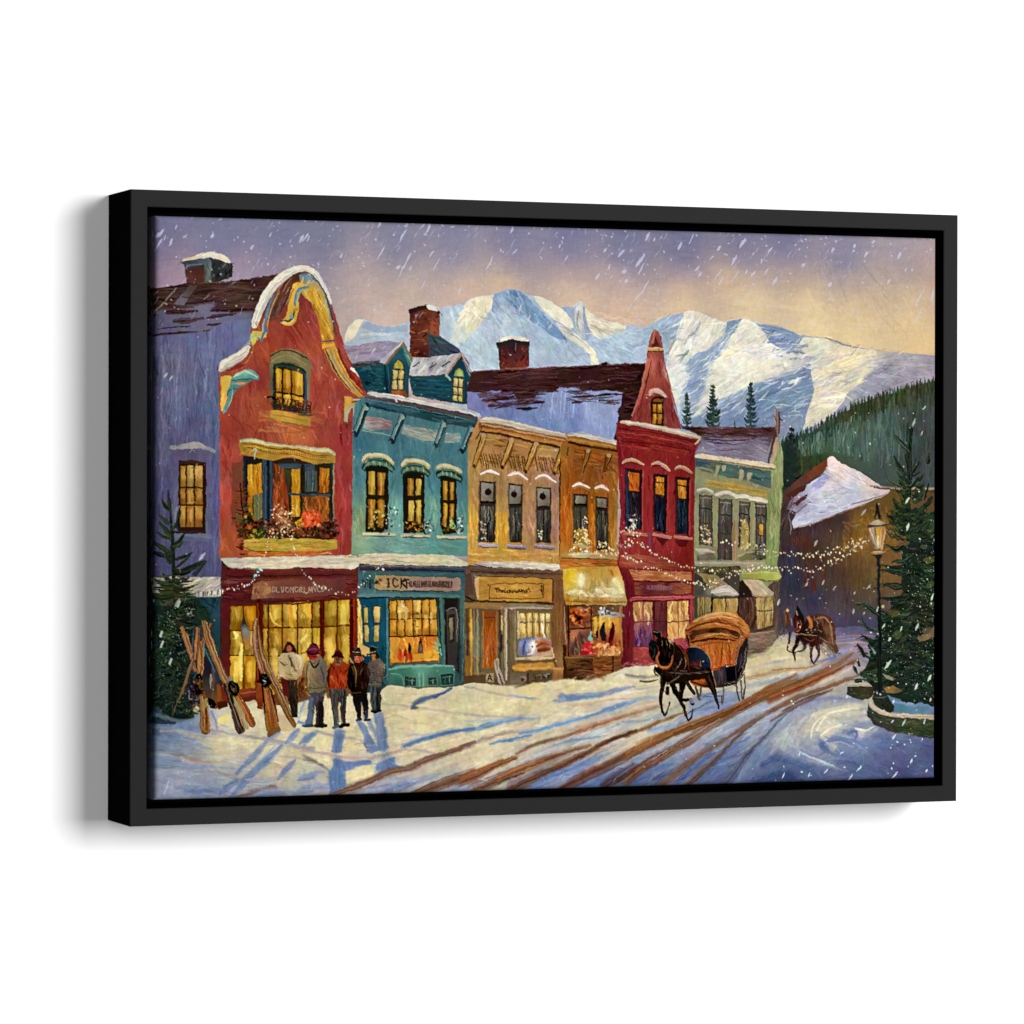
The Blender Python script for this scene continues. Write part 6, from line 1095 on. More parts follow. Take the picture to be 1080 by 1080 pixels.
# --- left foreground (org 150,680)
org(150,680)
for p,w,c in (([(30,520),(200,530),(300,560),(420,600)],24,'8c9ab2'),([(40,580),(150,590),(280,590),(380,640)],30,'8595b4'),([(40,640),(180,640),(300,660),(440,655)],26,'98a0b0'),([(230,555),(360,590),(420,600)],14,'c9bc94'),
                ([(120,545),(250,548),(380,575)],20,'cdc09c'),([(60,690),(200,700),(330,740)],20,'b6b4a8'),([(100,670),(260,710),(400,765),(520,780)],14,'9a8c88'),([(240,690),(340,730),(480,740)],9,'a8805c'),([(30,720),(160,745),(300,770),(420,775)],26,'8294b4'),([(240,760),(400,770),(560,780),(680,810)],18,'8d9ab6'),
                ([(420,800),(520,815),(640,860),(680,870)],20,'a09094'),([(60,800),(200,800),(420,820)],30,'a0a6b2'),([(180,860),(300,880),(420,900)],26,'a4aab8'),([(210,900),(360,925),(500,915)],30,'7484a8'),([(130,960),(300,945),(420,960)],24,'8290b0'),([(60,840),(90,900),(100,960)],40,'9aa0a8'),
                ([(440,540),(560,562),(700,585),(800,600)],18,'8a8a98'),([(760,590),(880,620),(1000,645),(1090,655)],34,'8a8aa0'),([(870,700),(980,715),(1085,740)],18,'a08a84'),([(600,800),(760,840),(850,855),(1085,840)],14,'c4b898'),([(480,600),(640,620),(780,700)],30,'d3c699')):
    ln(p,w,c,dry=.35)
for p,w,c in (([(785,610),(720,690),(640,770),(600,815)],[34,44,44,40],'7286ae'),([(790,600),(730,680),(670,740)],14,'a69aa8'),([(880,640),(800,720),(700,810),(620,900),(560,970)],[40,56,50,60,40],'6c82ac'),([(840,640),(760,730),(690,810)],12,'8fa3c4'),([(990,540),(950,580),(910,622)],[36,40,30],'7488b0'),
                ([(965,735),(920,780),(860,850)],[34,44,34],'7488ae'),([(600,860),(540,900),(490,945)],[40,44,30],'6e80a6'),([(860,560),(800,600)],34,'8b96b0'),([(1080,560),(1040,590),(1000,620)],40,'7a8cb0'),([(1000,850),(1085,830)],30,'848eb0'),([(660,850),(760,860),(840,850)],30,'a8aab4')):
    ln(p,w,c,dry=.2); SHL.append((tuple(ORG),p,w,c))
ln([(590,970),(680,935),(780,905),(860,890)],[30,34,28,14],'86645c',dry=.25); ln([(780,905),(820,890),(850,910),(870,895)],7,'6a4a48',dry=.2); ln([(860,890),(960,885),(1085,870)],22,'b8b0a0',dry=.3); ln([(730,960),(860,940),(1000,930),(1085,925)],30,'7a8cb4',dry=.3)
poly([(470,470),(540,430),(570,450),(575,500),(520,520),(470,510)],[(520,470,'d8cc78'),(560,500,'cabf90')],bl=6); ln([(500,505),(540,520)],8,'8a90b4'); dab(520,470,20,'e0d070',a=.7); ln([(440,420),(465,480),(480,540)],20,'7e8cb4',dry=.2)
poly([(620,370),(720,350),(760,420),(790,540),(700,560),(640,540)],[(680,400,'cdbf98'),(720,480,'d0c596'),(680,530,'cfc49a')],a=.8)
# --- middle foreground (org 320,680)
org(320,680)
for p,w,c in (([(0,665),(120,685),(250,712),(400,720),(520,695),(640,658)],24,'a08a8a'),([(90,550),(220,580),(360,606),(460,622)],18,'8e8c9e'),([(0,700),(80,740),(160,790)],22,'8a7a7c'),([(640,660),(760,670),(850,690)],12,'a89c98'),([(500,372),(620,382),(760,402),(900,420),(1085,440)],13,'95908a'),([(600,560),(760,570),(900,545)],14,'b4a890'),([(650,490),(780,500),(930,520)],10,'bfb08c'),
                ([(0,830),(60,815),(140,800)],24,'8c94b0'),([(0,760),(80,770),(140,790)],26,'b4b0ac'),([(0,900),(90,890),(180,900)],40,'8090b4'),([(510,420),(600,450),(720,490)],10,'bfae7a'),([(540,300),(640,310),(740,305)],14,'c4b28c')): ln(p,w,c,dry=.35)
# long blue cast shadows of the group
for q in ([(195,535),(270,540),(255,600),(245,680),(180,680),(190,600)],[(182,720),(285,735),(275,800),(262,940),(165,952),(160,800),(190,770)],[(330,478),(378,476),(420,560),(470,640),(480,672),(420,682),(395,640),(380,570)],[(440,430),(505,425),(520,520),(545,655),(430,685),(405,660),(470,640),(470,540)],[(400,480),(430,470),(465,560),(468,590),(440,560)],[(470,745),(575,705),(588,750),(625,775),(560,800),(475,812),(460,780)],[(0,590),(80,540),(105,545),(60,590),(0,650)],[(260,740),(420,730),(440,750),(340,770),(280,800)]):
    poly(q,[(q[0][0],q[0][1],'627ba4'),(q[2][0],q[2][1],'5b759f'),(q[-1][0],q[-1][1],'6d84a8')],rg=1.2)
    hatch(q,14,70,9,80,j=.04,a=.5,pal=['5f7aa6','748cae','546c98','8296b4'])
for q in ([(60,580),(165,585),(160,650),(55,640)],[(270,600),(350,600),(390,660),(270,670)],[(270,800),(430,755),(460,830),(340,860),(268,880)],[(60,700),(175,720),(165,770),(90,740)]):
    poly(q,[(q[0][0],q[0][1],'d0c494'),(q[2][0],q[2][1],'d6ca94')],rg=1.2); hatch(q,16,50,7,85,a=.6,pal=['d8cc96','c8b884','e0d6a4','c9bc90'],j=.03)
ln([(385,620),(400,650),(408,670)],8,'3c4a70'); ln([(430,545),(455,570),(468,580)],5,'d0cca0'); ln([(400,632),(470,632)],5,'b8bccc'); ln([(430,745),(520,730),(620,770)],6,'c6cad2',dry=.3); ln([(385,480),(420,540),(440,575)],8,'d2c898')
for p,w,c in (([(620,642),(720,605),(850,570),(940,548),(1085,528)],[24,34,30,40,30],'5f82b0'),([(640,640),(760,600),(900,560)],9,'7e9cc2'),([(688,395),(705,370),(745,348),(850,318),(940,275)],[26,26,30,26,18],'3c4c72'),([(745,345),(850,312),(930,270)],9,'6a7ea4'),([(640,580),(720,570),(800,565)],14,'a8aab0')): ln(p,w,c,dry=.12)
ln([(686,402),(720,398)],16,'2e2c38')
RUT = [(([(180,955),(300,915),(430,865),(560,805),(680,780),(780,730),(930,680),(1090,615)]),[30,48,44,44,40,40,36,34],'80604e'),([(720,945),(830,895),(950,850),(1090,800)],[44,54,50,44],'7a5640')]
RL = []
for p,w,c in RUT: ln(p,w,c,dry=.2,tp=(1.3,.7)); RL.append((tuple(ORG),p,w,c))
for p,w,c in (([(250,920),(420,850),(600,790)],14,'5c4238'),([(480,840),(600,800),(740,770)],14,'9c7860'),([(760,730),(900,690),(1085,640)],10,'6a4c40'),([(740,940),(900,880),(1085,820)],14,'5a3e30'),([(380,900),(560,840),(720,800),(860,760)],20,'a8a4b0'),([(600,830),(760,790),(960,720)],22,'c2b49c'),([(420,930),(640,880),(840,830)],40,'98a2bc'),([(280,950),(480,900),(600,880)],22,'8790ae'),([(500,950),(600,900),(700,880)],44,'6c7a9c'),([(820,790),(950,745),(1085,700)],44,'cbbd9c'),([(960,930),(1085,890)],30,'8a9abc')): ln(p,w,c,dry=.35)
# --- right of centre (org 490,680)
org(490,680)
for p,w,c in (([(0,265),(80,280),(200,310),(400,335)],12,'9a9490'),([(280,318),(380,330),(480,345)],16,'8a9cc0'),([(600,325),(680,335),(760,325),(880,310),(1080,260)],[20,44,44,40,20],'6080b4'),([(560,352),(620,352),(700,350)],18,'5c76a6'),([(610,310),(640,320)],12,'506a9c'),([(900,300),(960,275),(1080,265)],20,'8a8cac'),([(640,375),(760,380),(900,350),(1060,340)],12,'b58a66'),([(700,360),(860,340),(1000,320)],14,'d6c692'),
                ([(0,435),(120,450),(300,450),(460,440)],14,'9c98a0'),([(0,540),(100,525),(200,490),(330,470),(480,465)],[40,40,34,26,18],'6a8ec0'),([(0,480),(160,480),(300,470)],18,'9aa8c0'),([(345,558),(430,550),(540,518),(700,475),(860,430),(1085,355)],[16,26,30,26,36,34],'6690c4'),([(160,628),(240,612),(320,600),(420,570)],24,'5c84b4'),([(430,545),(560,505),(760,460)],8,'8db0d4'),([(880,410),(1000,375),(1085,350)],26,'7490bc'),
                ([(0,650),(120,600),(240,560),(340,545)],26,'8e7a72'),([(380,600),(540,560),(700,510)],30,'c9bb9a'),([(0,690),(180,640),(330,620)],34,'d0c49c'),([(560,636),(660,610),(780,590),(900,572)],[10,18,16,10],'5a8ab8'),([(330,690),(470,620),(640,580),(800,520),(950,470),(1085,430)],[34,28,28,34,34,34],'9c6e50'),([(390,650),(540,600),(620,580)],14,'6e625c'),([(700,520),(860,490),(1085,420)],12,'c08c6c'),([(440,690),(560,650),(700,610)],24,'b4b4b8'),([(620,600),(840,540),(1085,480)],20,'b8b2ac'),([(800,560),(950,520),(1085,500)],26,'a6b4c0')): ln(p,w,c,dry=.25)
for p,w,c in (([(-20,860),(80,820),(200,760),(330,710)],[54,66,54,30],'87583c'),([(0,830),(150,770),(300,715)],18,'a5683e'),([(60,910),(180,860),(300,810),(460,745),(640,680),(800,630)],[54,52,46,44,36,20],'8a5e42'),([(210,840),(340,780),(500,730)],18,'b0764c'),([(110,905),(250,860),(380,810)],12,'5c4034'),([(310,905),(420,850),(560,790),(680,730),(790,675),(900,610),(1085,540)],[54,56,50,44,38,40,40],'6c4a36'),([(560,770),(700,715),(860,660)],16,'a07048'),([(640,740),(740,695),(800,660)],12,'4a3430'),([(900,610),(1000,575),(1085,545)],16,'58402f'),
                ([(620,905),(740,840),(880,770),(1085,660)],[44,60,64,56],'684432'),([(700,850),(850,770),(1000,700)],14,'8c5c40'),([(880,905),(980,850),(1085,785)],[30,44,44],'5a3c34')): ln(p,w,c,dry=.18,tp=(1.35,.6)); RL.append((tuple(ORG),p,w,c))
for p,w,c in (([(20,920),(160,840),(280,780)],20,'a0a0b0'),([(400,920),(520,850),(660,800),(780,745),(920,690)],[34,60,60,44,24],'647cae'),([(440,905),(600,830),(760,770)],14,'8a9cc2'),([(760,910),(880,850),(1000,790),(1085,740)],[30,50,44,40],'4f6ba6'),([(820,770),(950,690),(1085,620)],36,'bdb4a0'),([(860,740),(1000,680),(1085,640)],12,'98a4b8'),([(330,760),(480,700),(600,660)],20,'aca8ac'),([(0,760),(160,700),(300,650)],40,'cfc29e'),([(900,830),(960,800),(950,850)],14,'7d9cc8'),([(280,890),(400,840),(520,800)],22,'94708a'),([(1000,900),(1085,850)],40,'44537c')): ln(p,w,c,dry=.3)
for p in ([(600,845),(612,825)],[(622,850),(632,830)],[(640,735),(660,745)],[(290,715),(298,690)],[(970,770),(1045,772)]): ln(p,6,'ccd2dc')
# --- right (org 660,680)
org(660,680)
for p,w,c in (([(0,190),(120,205),(220,190)],20,'6a6058'),([(0,240),(150,245),(300,250)],20,'cdbd96'),([(0,290),(100,280),(220,260)],12,'9a9ca8'),([(0,380),(100,340),(220,330)],22,'7f9cc0'),([(0,445),(120,410),(240,380)],26,'a8825e'),([(0,410),(120,380),(260,350)],14,'c8b08c'),([(0,490),(160,470),(300,430)],22,'98a6b8'),([(0,520),(140,495),(300,460),(420,420)],14,'cbb893'),
                ([(0,580),(120,530),(250,470),(400,420)],[24,26,26,14],'87643f'),([(140,540),(260,520),(380,500)],30,'7d9ac4'),([(340,480),(460,430),(560,410),(700,390)],60,'7286ae'),([(430,340),(520,330),(620,360),(700,340)],50,'76869f'),([(440,400),(540,360),(620,350)],9,'4a5268'),([(420,420),(560,390)],9,'5a6078'),([(770,340),(850,310),(960,280)],26,'7a90b4'),([(0,640),(140,590),(280,545)],40,'cdbd98'),([(760,210),(860,190),(960,170),(1085,155)],[16,22,22,18],'b08a62'),([(770,260),(900,230),(1085,180)],20,'8c96ac'),([(760,150),(900,120),(1085,85)],20,'a8a4a4'),([(770,230),(880,215),(1000,195)],12,'d8cba8'),([(770,130),(880,100),(1000,60)],14,'cbbb90'),([(760,290),(900,262),(1000,230)],14,'cfc6a8')): ln(p,w,c,dry=.3)
for p,w,c in (([(0,700),(120,640),(260,570),(420,510),(600,440),(740,375),(900,280),(1085,190)],[56,50,44,46,44,44,50,40],'85562f'),([(0,860),(100,775),(240,695),(380,610),(520,520),(660,440),(800,360),(940,300),(1085,262)],[50,56,50,44,40,40,44,40,30],'794c2e'),([(0,680),(200,590),(420,500),(640,410),(820,320)],12,'b07a48'),([(60,800),(260,680),(460,550)],12,'a06c40'),([(300,560),(520,470),(720,385)],14,'553620'),([(120,760),(300,650),(420,580)],10,'4a2c20'),([(840,330),(960,290),(1085,250)],14,'b07038'),
                ([(215,890),(320,800),(430,720),(540,650),(680,560),(840,460),(980,390),(1085,340)],[44,50,40,30,24,26,26,18],'7c5e48'),([(380,895),(470,810),(560,735),(640,650),(740,550),(860,460)],[38,42,34,28,20,12],'665044'),([(620,890),(690,800),(760,700),(860,600),(980,470),(1085,390)],[44,40,28,20,20,12],'55586c')): ln(p,w,c,dry=.2,tp=(1.3,.7)); RL.append((tuple(ORG),p,w,c))
for p,w,c in (([(0,760),(90,710),(200,650)],26,'93a2bc'),([(150,750),(300,650),(460,560),(640,470),(760,410)],50,'a7b0b6'),([(230,720),(400,610),(560,530)],20,'c0bda8'),([(600,520),(760,440),(940,360),(1085,300)],26,'a2b4c4'),([(420,690),(560,580),(700,500)],24,'9aa8bc'),([(380,730),(440,680),(480,650)],34,'b58c64'),([(480,640),(560,580),(700,520)],9,'c4c6c4'),([(90,840),(180,780),(290,760)],44,'6a86b4'),([(20,880),(120,850),(240,830)],44,'4a5a8c'),([(330,870),(440,760),(560,680)],40,'5a6490'),([(420,780),(500,690),(560,640)],26,'7894c8'),([(480,860),(580,760),(700,640),(780,590)],56,'6478a8'),([(560,840),(660,740),(740,640)],30,'8092ba'),([(520,800),(560,760)],30,'6a5a78'),([(260,890),(360,800),(440,720)],8,'c8b490'),([(390,890),(480,800),(560,710),(600,660)],7,'c8b490'),([(740,600),(800,540),(860,500)],20,'b4bec4'),([(770,600),(860,560),(900,500),(1000,430)],24,'a4b2c2'),([(700,880),(740,790),(800,720)],56,'9ca6b6'),([(800,790),(840,680),(900,620)],50,'7e90b0'),([(850,860),(1000,820),(1085,830)],70,'41567e'),([(860,760),(960,720),(1085,740)],60,'566c96'),([(920,690),(960,600),(1000,530),(1060,460)],[30,50,44,26],'b8bab0'),([(980,650),(1000,580),(1040,500)],20,'d0ccb8'),([(1060,650),(1040,600),(1085,550)],30,'c4c2b4'),([(900,540),(960,480),(1085,420)],24,'93a4bc')): ln(p,w,c,dry=.3)
ln([(142,893),(160,850),(185,825)],[8,14,16],'a8b4c8'); ln([(800,878),(806,840),(816,876)],8,'3c4460'); ln([(670,780),(700,800)],6,'c49088'); ln([(480,630),(520,620),(510,640)],6,'4a4440')
# --- far right (org 815,680)
org(815,680)
for p,w,c in (([(-20,310),(100,260),(220,205),(340,150),(440,100),(520,40)],[40,40,34,30,26,14],'8a6648'),([(-20,350),(120,290),(260,230),(400,165),(540,90)],[36,40,36,30,14],'8a5434'),([(0,410),(140,330),(280,280),(420,235),(540,190)],[30,34,34,26,14],'87644c'),([(-10,480),(120,400),(260,330),(380,280)],[14,18,20,12],'7c5a4c'),([(-20,330),(160,260),(380,160)],12,'ae6a3a'),([(60,420),(200,340),(330,300)],9,'5c4848'),([(0,160),(120,150),(240,140),(330,100)],16,'b58a5c')): ln(p,w,c,dry=.2,tp=(1.2,.8)); RL.append((tuple(ORG),p,w,c))
for p,w,c in (([(0,380),(160,300),(330,250),(520,160)],24,'b6aa98'),([(0,240),(140,190),(300,130)],18,'a7adbc'),([(60,230),(220,180),(400,80)],12,'7a86a8'),([(260,260),(420,190),(540,120)],16,'c4b49c'),([(240,110),(380,80),(420,60)],24,'7888b0'),([(0,200),(120,175),(240,160)],14,'d8cba4'),([(0,90),(100,80),(200,90)],30,'d6c894'),([(360,60),(420,40),(500,20)],20,'8a9cc4'),([(400,20),(520,15),(660,15)],14,'a07a80'),([(420,0),(560,0),(660,5)],12,'8a808e'),([(430,50),(520,40),(600,60)],18,'988a90')): ln(p,w,c,dry=.3)
# drift and blue hollow
for p,w,c in (([(150,400),(280,350),(400,340),(560,350)],50,'8a90aa'),([(60,520),(140,440),(260,400),(420,370)],40,'a3aab4'),([(250,560),(270,500),(330,450),(430,430),(580,430)],[60,60,70,70,60],'cfc7a4'),([(200,580),(220,500),(290,440),(420,400),(560,380)],[30,40,40,34,26],'d5cda8'),([(250,540),(280,490),(340,450),(420,420)],8,'a89080'),([(430,480),(540,470),(640,460)],30,'c6c0b0'),([(100,600),(130,520),(200,460)],30,'b8bcb6'),([(150,640),(170,560),(200,520)],30,'c4c2b0'),([(300,620),(400,600),(520,620),(640,640)],60,'7082a8'),([(350,560),(450,580),(560,600)],20,'9cacc4'),([(520,560),(580,570),(660,530)],34,'aeb0b0'),([(480,560),(510,545),(535,560),(520,600)],26,'4c6290'),([(700,600),(820,610),(1030,640)],60,'5a6c96'),([(650,700),(760,720),(860,730)],60,'646688'),([(760,830),(850,810),(900,840)],60,'44466c'),([(420,740),(540,740),(640,780)],60,'5c7098'),([(0,720),(160,760),(320,830)],60,'5c7098'),([(0,820),(120,850),(200,860)],50,'33486e'),([(160,690),(260,730),(380,770),(480,800)],[14,30,26,14],'a4acbc'),([(230,730),(330,750),(430,790)],12,'c8cac8'),([(120,650),(200,700),(300,720)],20,'8ea0bc'),([(260,780),(290,820),(320,860)],14,'8ea0c0'),([(900,780),(960,760),(1030,770)],40,'66749c'),([(900,610),(970,640),(1030,660)],40,'545a80'),([(540,640),(570,720),(560,780)],10,'8a9cbc'),([(480,600),(560,650),(640,720)],10,'8a9cbc'),([(330,640),(420,680),(500,700)],60,'5a6f9a')): ln(p,w,c,dry=.3)
poly([(255,540),(300,560),(305,590),(330,612),(350,600),(360,580),(420,540),(440,500),(380,470),(300,490)],[(300,520,'d3cba6'),(330,590,'d8d0b0')]); poly([(330,618),(350,630),(365,668),(388,672),(405,630),(370,622)],'d0c8a8'); poly([(530,545),(545,585),(570,585),(590,545)],'c8c4b8'); poly([(300,600),(330,618),(350,660),(330,690),(290,650)],'53698f',bl=3)
hatch([(150,600),(300,420),(580,400),(600,480),(420,560),(250,640)],70,60,8,lambda x,y: -40 if x < 320 else -5,j=.035,a=.5,spread=14)
hatch([(0,700),(400,640),(1030,620),(1030,850),(0,870)],200,80,9,16,j=.035,a=.45,spread=26)

org(0,0,1)
STREET = [(150,775),(300,748),(500,726),(700,706),(812,688),(905,660),(1000,700),(1000,850),(150,850)]
soften(STREET,1.0)
for q,c,a in (([(150,805),(240,812),(300,835),(320,850),(150,855)],'71809c',.35),([(150,755),(215,762),(200,785),(150,795)],'3f5878',.5),([(330,845),(480,832),(620,815),(700,805),(720,845)],'5d6b90',.38),([(560,850),(640,815),(760,780),(830,800),(1000,790),(1000,850)],'4a5a84',.5),([(780,850),(800,815),(850,820),(870,850)],'2f4468',.6),([(900,795),(1000,775),(1000,830),(920,840)],'474c72',.45),([(760,760),(850,735),(930,770),(1000,765),(1000,800),(820,800)],'7080a4',.25)):
    poly(q,c,a=a,bl=14,mk=False,tex=0)
for q in ([(300,742),(420,728),(560,728),(640,720),(690,712),(660,735),(560,752),(470,770),(380,778),(300,770)],[(240,770),(330,775),(300,800),(230,800)]): poly(q,'d8cb9c',a=.3,bl=10,mk=False,tex=0)
poly([(826,648),(1000,648),(1000,672),(880,668),(830,672)],'4b4a6c',a=.75,bl=7,mk=False,tex=0)
for y_,c_ in ((671,'a0707c'),(674,'8a86a8'),(678,'b09090'),(683,'9a86a0')): ln([(880,y_ + 1),(905,y_ - 1),(925,y_)],1.6,c_,dry=.3,mk=False)
hatch([(330,740),(600,722),(700,710),(690,760),(420,830),(250,840),(240,775)],520,15,1.4,flow,j=.035,a=.34,spread=10,curve=.05)
hatch([(420,830),(690,745),(900,690),(840,760),(720,845),(420,845)],620,26,1.5,lambda x,y: -26,j=.045,a=.42,spread=6,curve=.05)
hatch([(760,780),(850,740),(985,765),(985,835),(740,840)],320,18,1.5,lambda x,y: -40 if x < 830 else 14,j=.035,a=.36,spread=20,curve=.08)
hatch([(157,775),(330,760),(330,840),(157,840)],300,20,1.5,4,j=.035,a=.36,spread=12,curve=.06)
for p,w,c in (([(862,770),(868,758),(882,750),(905,746)],3,'e0dab8'),([(855,778),(858,765),(868,754)],2.4,'d8d2b4'),([(866,775),(876,768),(888,764)],3.4,'ddd6b4'),([(902,768),(912,770),(922,766)],3,'d4d0c0'),([(846,795),(862,801),(880,808)],2.6,'b8c0c8'),([(838,775),(842,765),(850,756)],4,'b4b8b4'),([(826,790),(832,775),(838,765)],6,'b0b6b6'),([(870,785),(885,782),(900,788)],2,'93a4bc')): ln(p,w,c,dry=.3,mk=False)

for o_,p,w,c in SHL:
    org(*o_); ln(p,np.array(w,float) * .85,hx(c) * np.array([.9,.93,.95],np.float32),a=.62,dry=.25,mk=False)
org(320,680)
for p,w in (([(232,545),(220,620),(212,680)],74),([(220,730),(215,850),(205,950)],90),([(352,480),(400,570),(440,670)],44),([(470,430),(490,540),(500,660)],80),([(520,720),(540,770)],90),([(412,480),(450,570)],28),([(280,755),(420,745)],26)): ln(p,w,'5f789f',a=.45,dry=.3,mk=False)
for p,w in (([(640,642),(760,600),(900,558),(1085,530)],26),([(690,392),(745,348),(850,316),(940,276)],20)): ln(p,w,'41608e',a=.7,dry=.25,mk=False)
org(490,680)
for p,w in (([(0,535),(120,515),(300,475)],26),([(350,558),(540,518),(860,430),(1085,355)],22),([(600,330),(700,335),(880,310)],30),([(160,625),(300,600),(420,570)],20),([(560,634),(780,590),(900,572)],12)): ln(p,w,'557fac',a=.42,dry=.3,mk=False)
for o_,p,w,c in RL:
    org(*o_); p = np.array(p,float); w = np.array(w,float) if not np.isscalar(w) else np.full(len(p),float(w))
    for f_,k in ((-.03,.9),(-.08,.34),(.07,.2),(-.14,.2),(.1,.3),(-.1,.25)):
        sh = rng.randn() * .3
        ln(p + np.c_[w * sh * .5,w * sh],w * k,hx(c) + f_,a=.6,dry=.35,mk=False)
# ---- fir at the left
FL = part('painted_fir_tree','tall dark fir by the skis at the left edge')
org(150,550)
poly([(125,480),(200,450),(330,470),(400,560),(445,575),(420,640),(330,660),(300,760),(310,900),(300,1060),(320,1150),(330,1240),(240,1270),(110,1250),(60,1100),(100,980),(90,860),(110,760),(70,660),(90,560)],
     [(200,600,'1d2a22'),(200,800,'18231c'),(200,1000,'161f19'),(400,600,'1c3834'),(150,1150,'1a251c')],bl=4)
hatch([(110,480),(330,470),(430,580),(320,680),(310,1200),(100,1240),(90,900),(70,640)],420,60,10,lambda x,y: 50 if x > 205 else 130,a=.8,j=.02,spread=22,mk=True,clip=False,pal=['1a261d','22332a','131b16','2a3c2c','1c2f2a','324632','0f1612'])
ln([(168,-160),(185,0),(195,150),(200,300),(200,460)],[8,14,24,32,40],'1e2a1c',dry=.05)
def needle(x,y,x2,y2,w,c='24321f'): ln([(x,y),((x + x2) / 2 + rng.randn() * 4,(y + y2) / 2 + 8),(x2,y2)],[w * .6,w,w * .3],hx(c) + rng.randn() * .015,br=.08)
for a in (((185,20),(110,-40),26),((175,-70),(130,-140),26),((180,-60),(165,-200),20),((185,110),(95,68),22),((180,90),(110,0),30),((185,60),(230,-20),18),((190,200),(65,120),28),((185,220),(55,185),26),((180,260),(140,180),30),((200,170),(270,80),30),((205,160),(260,130),26),((210,240),(310,200),20),((205,330),(390,250),34),((205,300),(320,195),18),((195,400),(90,370),30),((200,390),(130,330),26),((205,390),(300,350),24),((200,430),(350,400),22),((190,460),(110,430),24),((210,300),(260,330),24)): needle(*a[0],*a[1],a[2],['24321f','1e2c22','2f3c22','35402a'][rng.randint(4)])
for i in range(60):
    y = 330 + rng.rand() * 180; s = rng.choice([-1,1]); needle(200,y,200 + s * (40 + rng.rand() * 100),y - 10 - rng.rand() * 40 + 30,9 + rng.rand() * 8,['2c381f','1c281c','4a5030','38442a'][rng.randint(4)])
ln([(330,330),(400,255)],20,'3c3c48',a=.8); ln([(340,345),(395,268)],10,'2a3830')
for i in range(130):
    y = 500 + rng.rand() * 740; w = 130 if y > 560 else 110; x = 205 + rng.uniform(-1,1) * w * (.75 if y < 700 else .85); s = 1 if x > 205 else -1
    needle(x,y,x + s * (30 + rng.rand() * 50),y + rng.randn() * 20 - 5,7 + rng.rand() * 8,['1c2c22','27392a','16211b','2f4230','3a4c34','1a3433'][rng.randint(6)])
for p,w,c in (([(120,560),(80,540),(40,550)],24,'14202c'),([(60,880),(120,930),(180,950)],18,'1b3040'),([(70,960),(140,980)],14,'24402c'),([(180,960),(230,930)],10,'3c5238'),([(110,1010),(180,1030),(240,1010)],26,'22382a'),([(60,700),(90,760)],20,'1a2e3a')): ln(p,w,c,dry=.3)
dabs([(100,520),(320,500),(310,1200),(100,1200)],150,3.2,['b8c4c0','8a9c98','d8dcd4','60746c'],a=.8); dabs([(280,540),(330,540),(330,600),(280,600)],24,4,['c8d0c8','a8b4ac'])
for x,y in ((118,712),(122,775),(178,885),(230,520),(70,515)): ln([(x + 8,y - 14),(x - 4,y + 16)],14,'c2ccd2',mk=False)
ln([(30,1180),(120,1230),(240,1265),(330,1250)],34,'6f84a2',dry=.35,mk=False); ln([(30,1130),(70,1170),(130,1220)],40,'3a5470',dry=.3,mk=False)
# ---- skis
SKI = part('painted_ski_stack','wooden skis and poles propped in crossed pairs by the red shop')
org(180,640,7.714)
poly([(280,380),(330,450),(400,650),(440,780),(370,830),(270,780),(250,560)],[(300,500,'2a2a34'),(340,650,'4a423c'),(400,740,'7a4c28')]); ln([(328,545),(332,600),(326,660)],16,'b8b4a8',dry=.2); ln([(345,500),(350,620),(340,760)],24,'5c544c',dry=.2); ln([(390,640),(400,720),(395,800)],34,'8a5428',dry=.15); poly([(300,740),(350,750),(375,790),(360,830),(320,820)],'1a1616'); poly([(380,770),(460,760),(470,810),(390,835)],'4a2418')
def ski(lab,p,w,c,hi=None):
    sub(SKI,'painted_ski',lab); w = np.array(w,float) if not np.isscalar(w) else w
    ln(p,np.array(w) + 6 if not np.isscalar(w) else w + 6,'33231a'); ln(p,w,c,br=.1)
    q = np.array(p,float); ln(q + (-3,0),(np.mean(w)) * .22,hi or 'c09868',dry=.3,mk=False); ln(q + (np.mean(w) * .3,2),np.mean(w) * .18,'5a3a24',dry=.3,mk=False); ln(q + (np.mean(w) * .1,0),np.mean(w) * .12,'7a5030',dry=.45,mk=False)
ski('ski with a rounded pale tip leaning right',[(95,170),(130,270),(170,390),(200,520)],[26,40,34,24],'8a6640')
ski('thin ski crossing behind to the left',[(330,140),(250,300),(165,480),(95,700)],[20,24,22,20],'7c5a3a')
ski('upright pale ski',[(235,300),(245,420),(240,540)],[40,50,44],'9a7448')
ln([(165,480),(110,640),(30,850),(8,890)],[16,16,10,6],'6e6250',dry=.1); ln([(190,180),(178,330),(172,500)],10,'5a6472',dry=.2); ln([(270,330),(320,430),(360,520)],12,'4a7890',dry=.2); ln([(275,240),(268,400)],10,'8a8c8c',dry=.2)
ski('reddish ski behind the pair',[(225,180),(215,300),(205,420)],[30,34,26],'80563a')
ski('long ski leaning right with a black binding',[(275,130),(310,270),(370,420),(440,590),(500,760),(575,1000)],[40,58,54,52,56,50],'8a6844','bc9a72')
sub(SKI,'painted_ski','front face of the long leaning ski'); ln([(440,640),(480,740),(520,870),(565,1000)],[26,34,44,56],'4c4038',br=.1); ln([(455,660),(520,850),(560,980)],9,'8a8078',dry=.3)
for p in ([(330,320),(400,470),(450,600)],[(345,300),(420,480),(470,640)]): ln(p,7,'c2a27a',dry=.2)
ln([(395,400),(440,500),(480,600)],16,'6a4a44',dry=.2); ln([(480,570),(490,620)],14,'7a9ab8',dry=.2)
ski('orange brown tail of a ski resting in the snow',[(530,690),(590,800),(665,950)],[34,44,46],'9c5e34','c08450')
sub(SKI,'painted_ski','pale tail of a ski beside the orange one'); ln([(505,730),(560,830),(625,985)],[26,36,30],'b0a47c',br=.1)
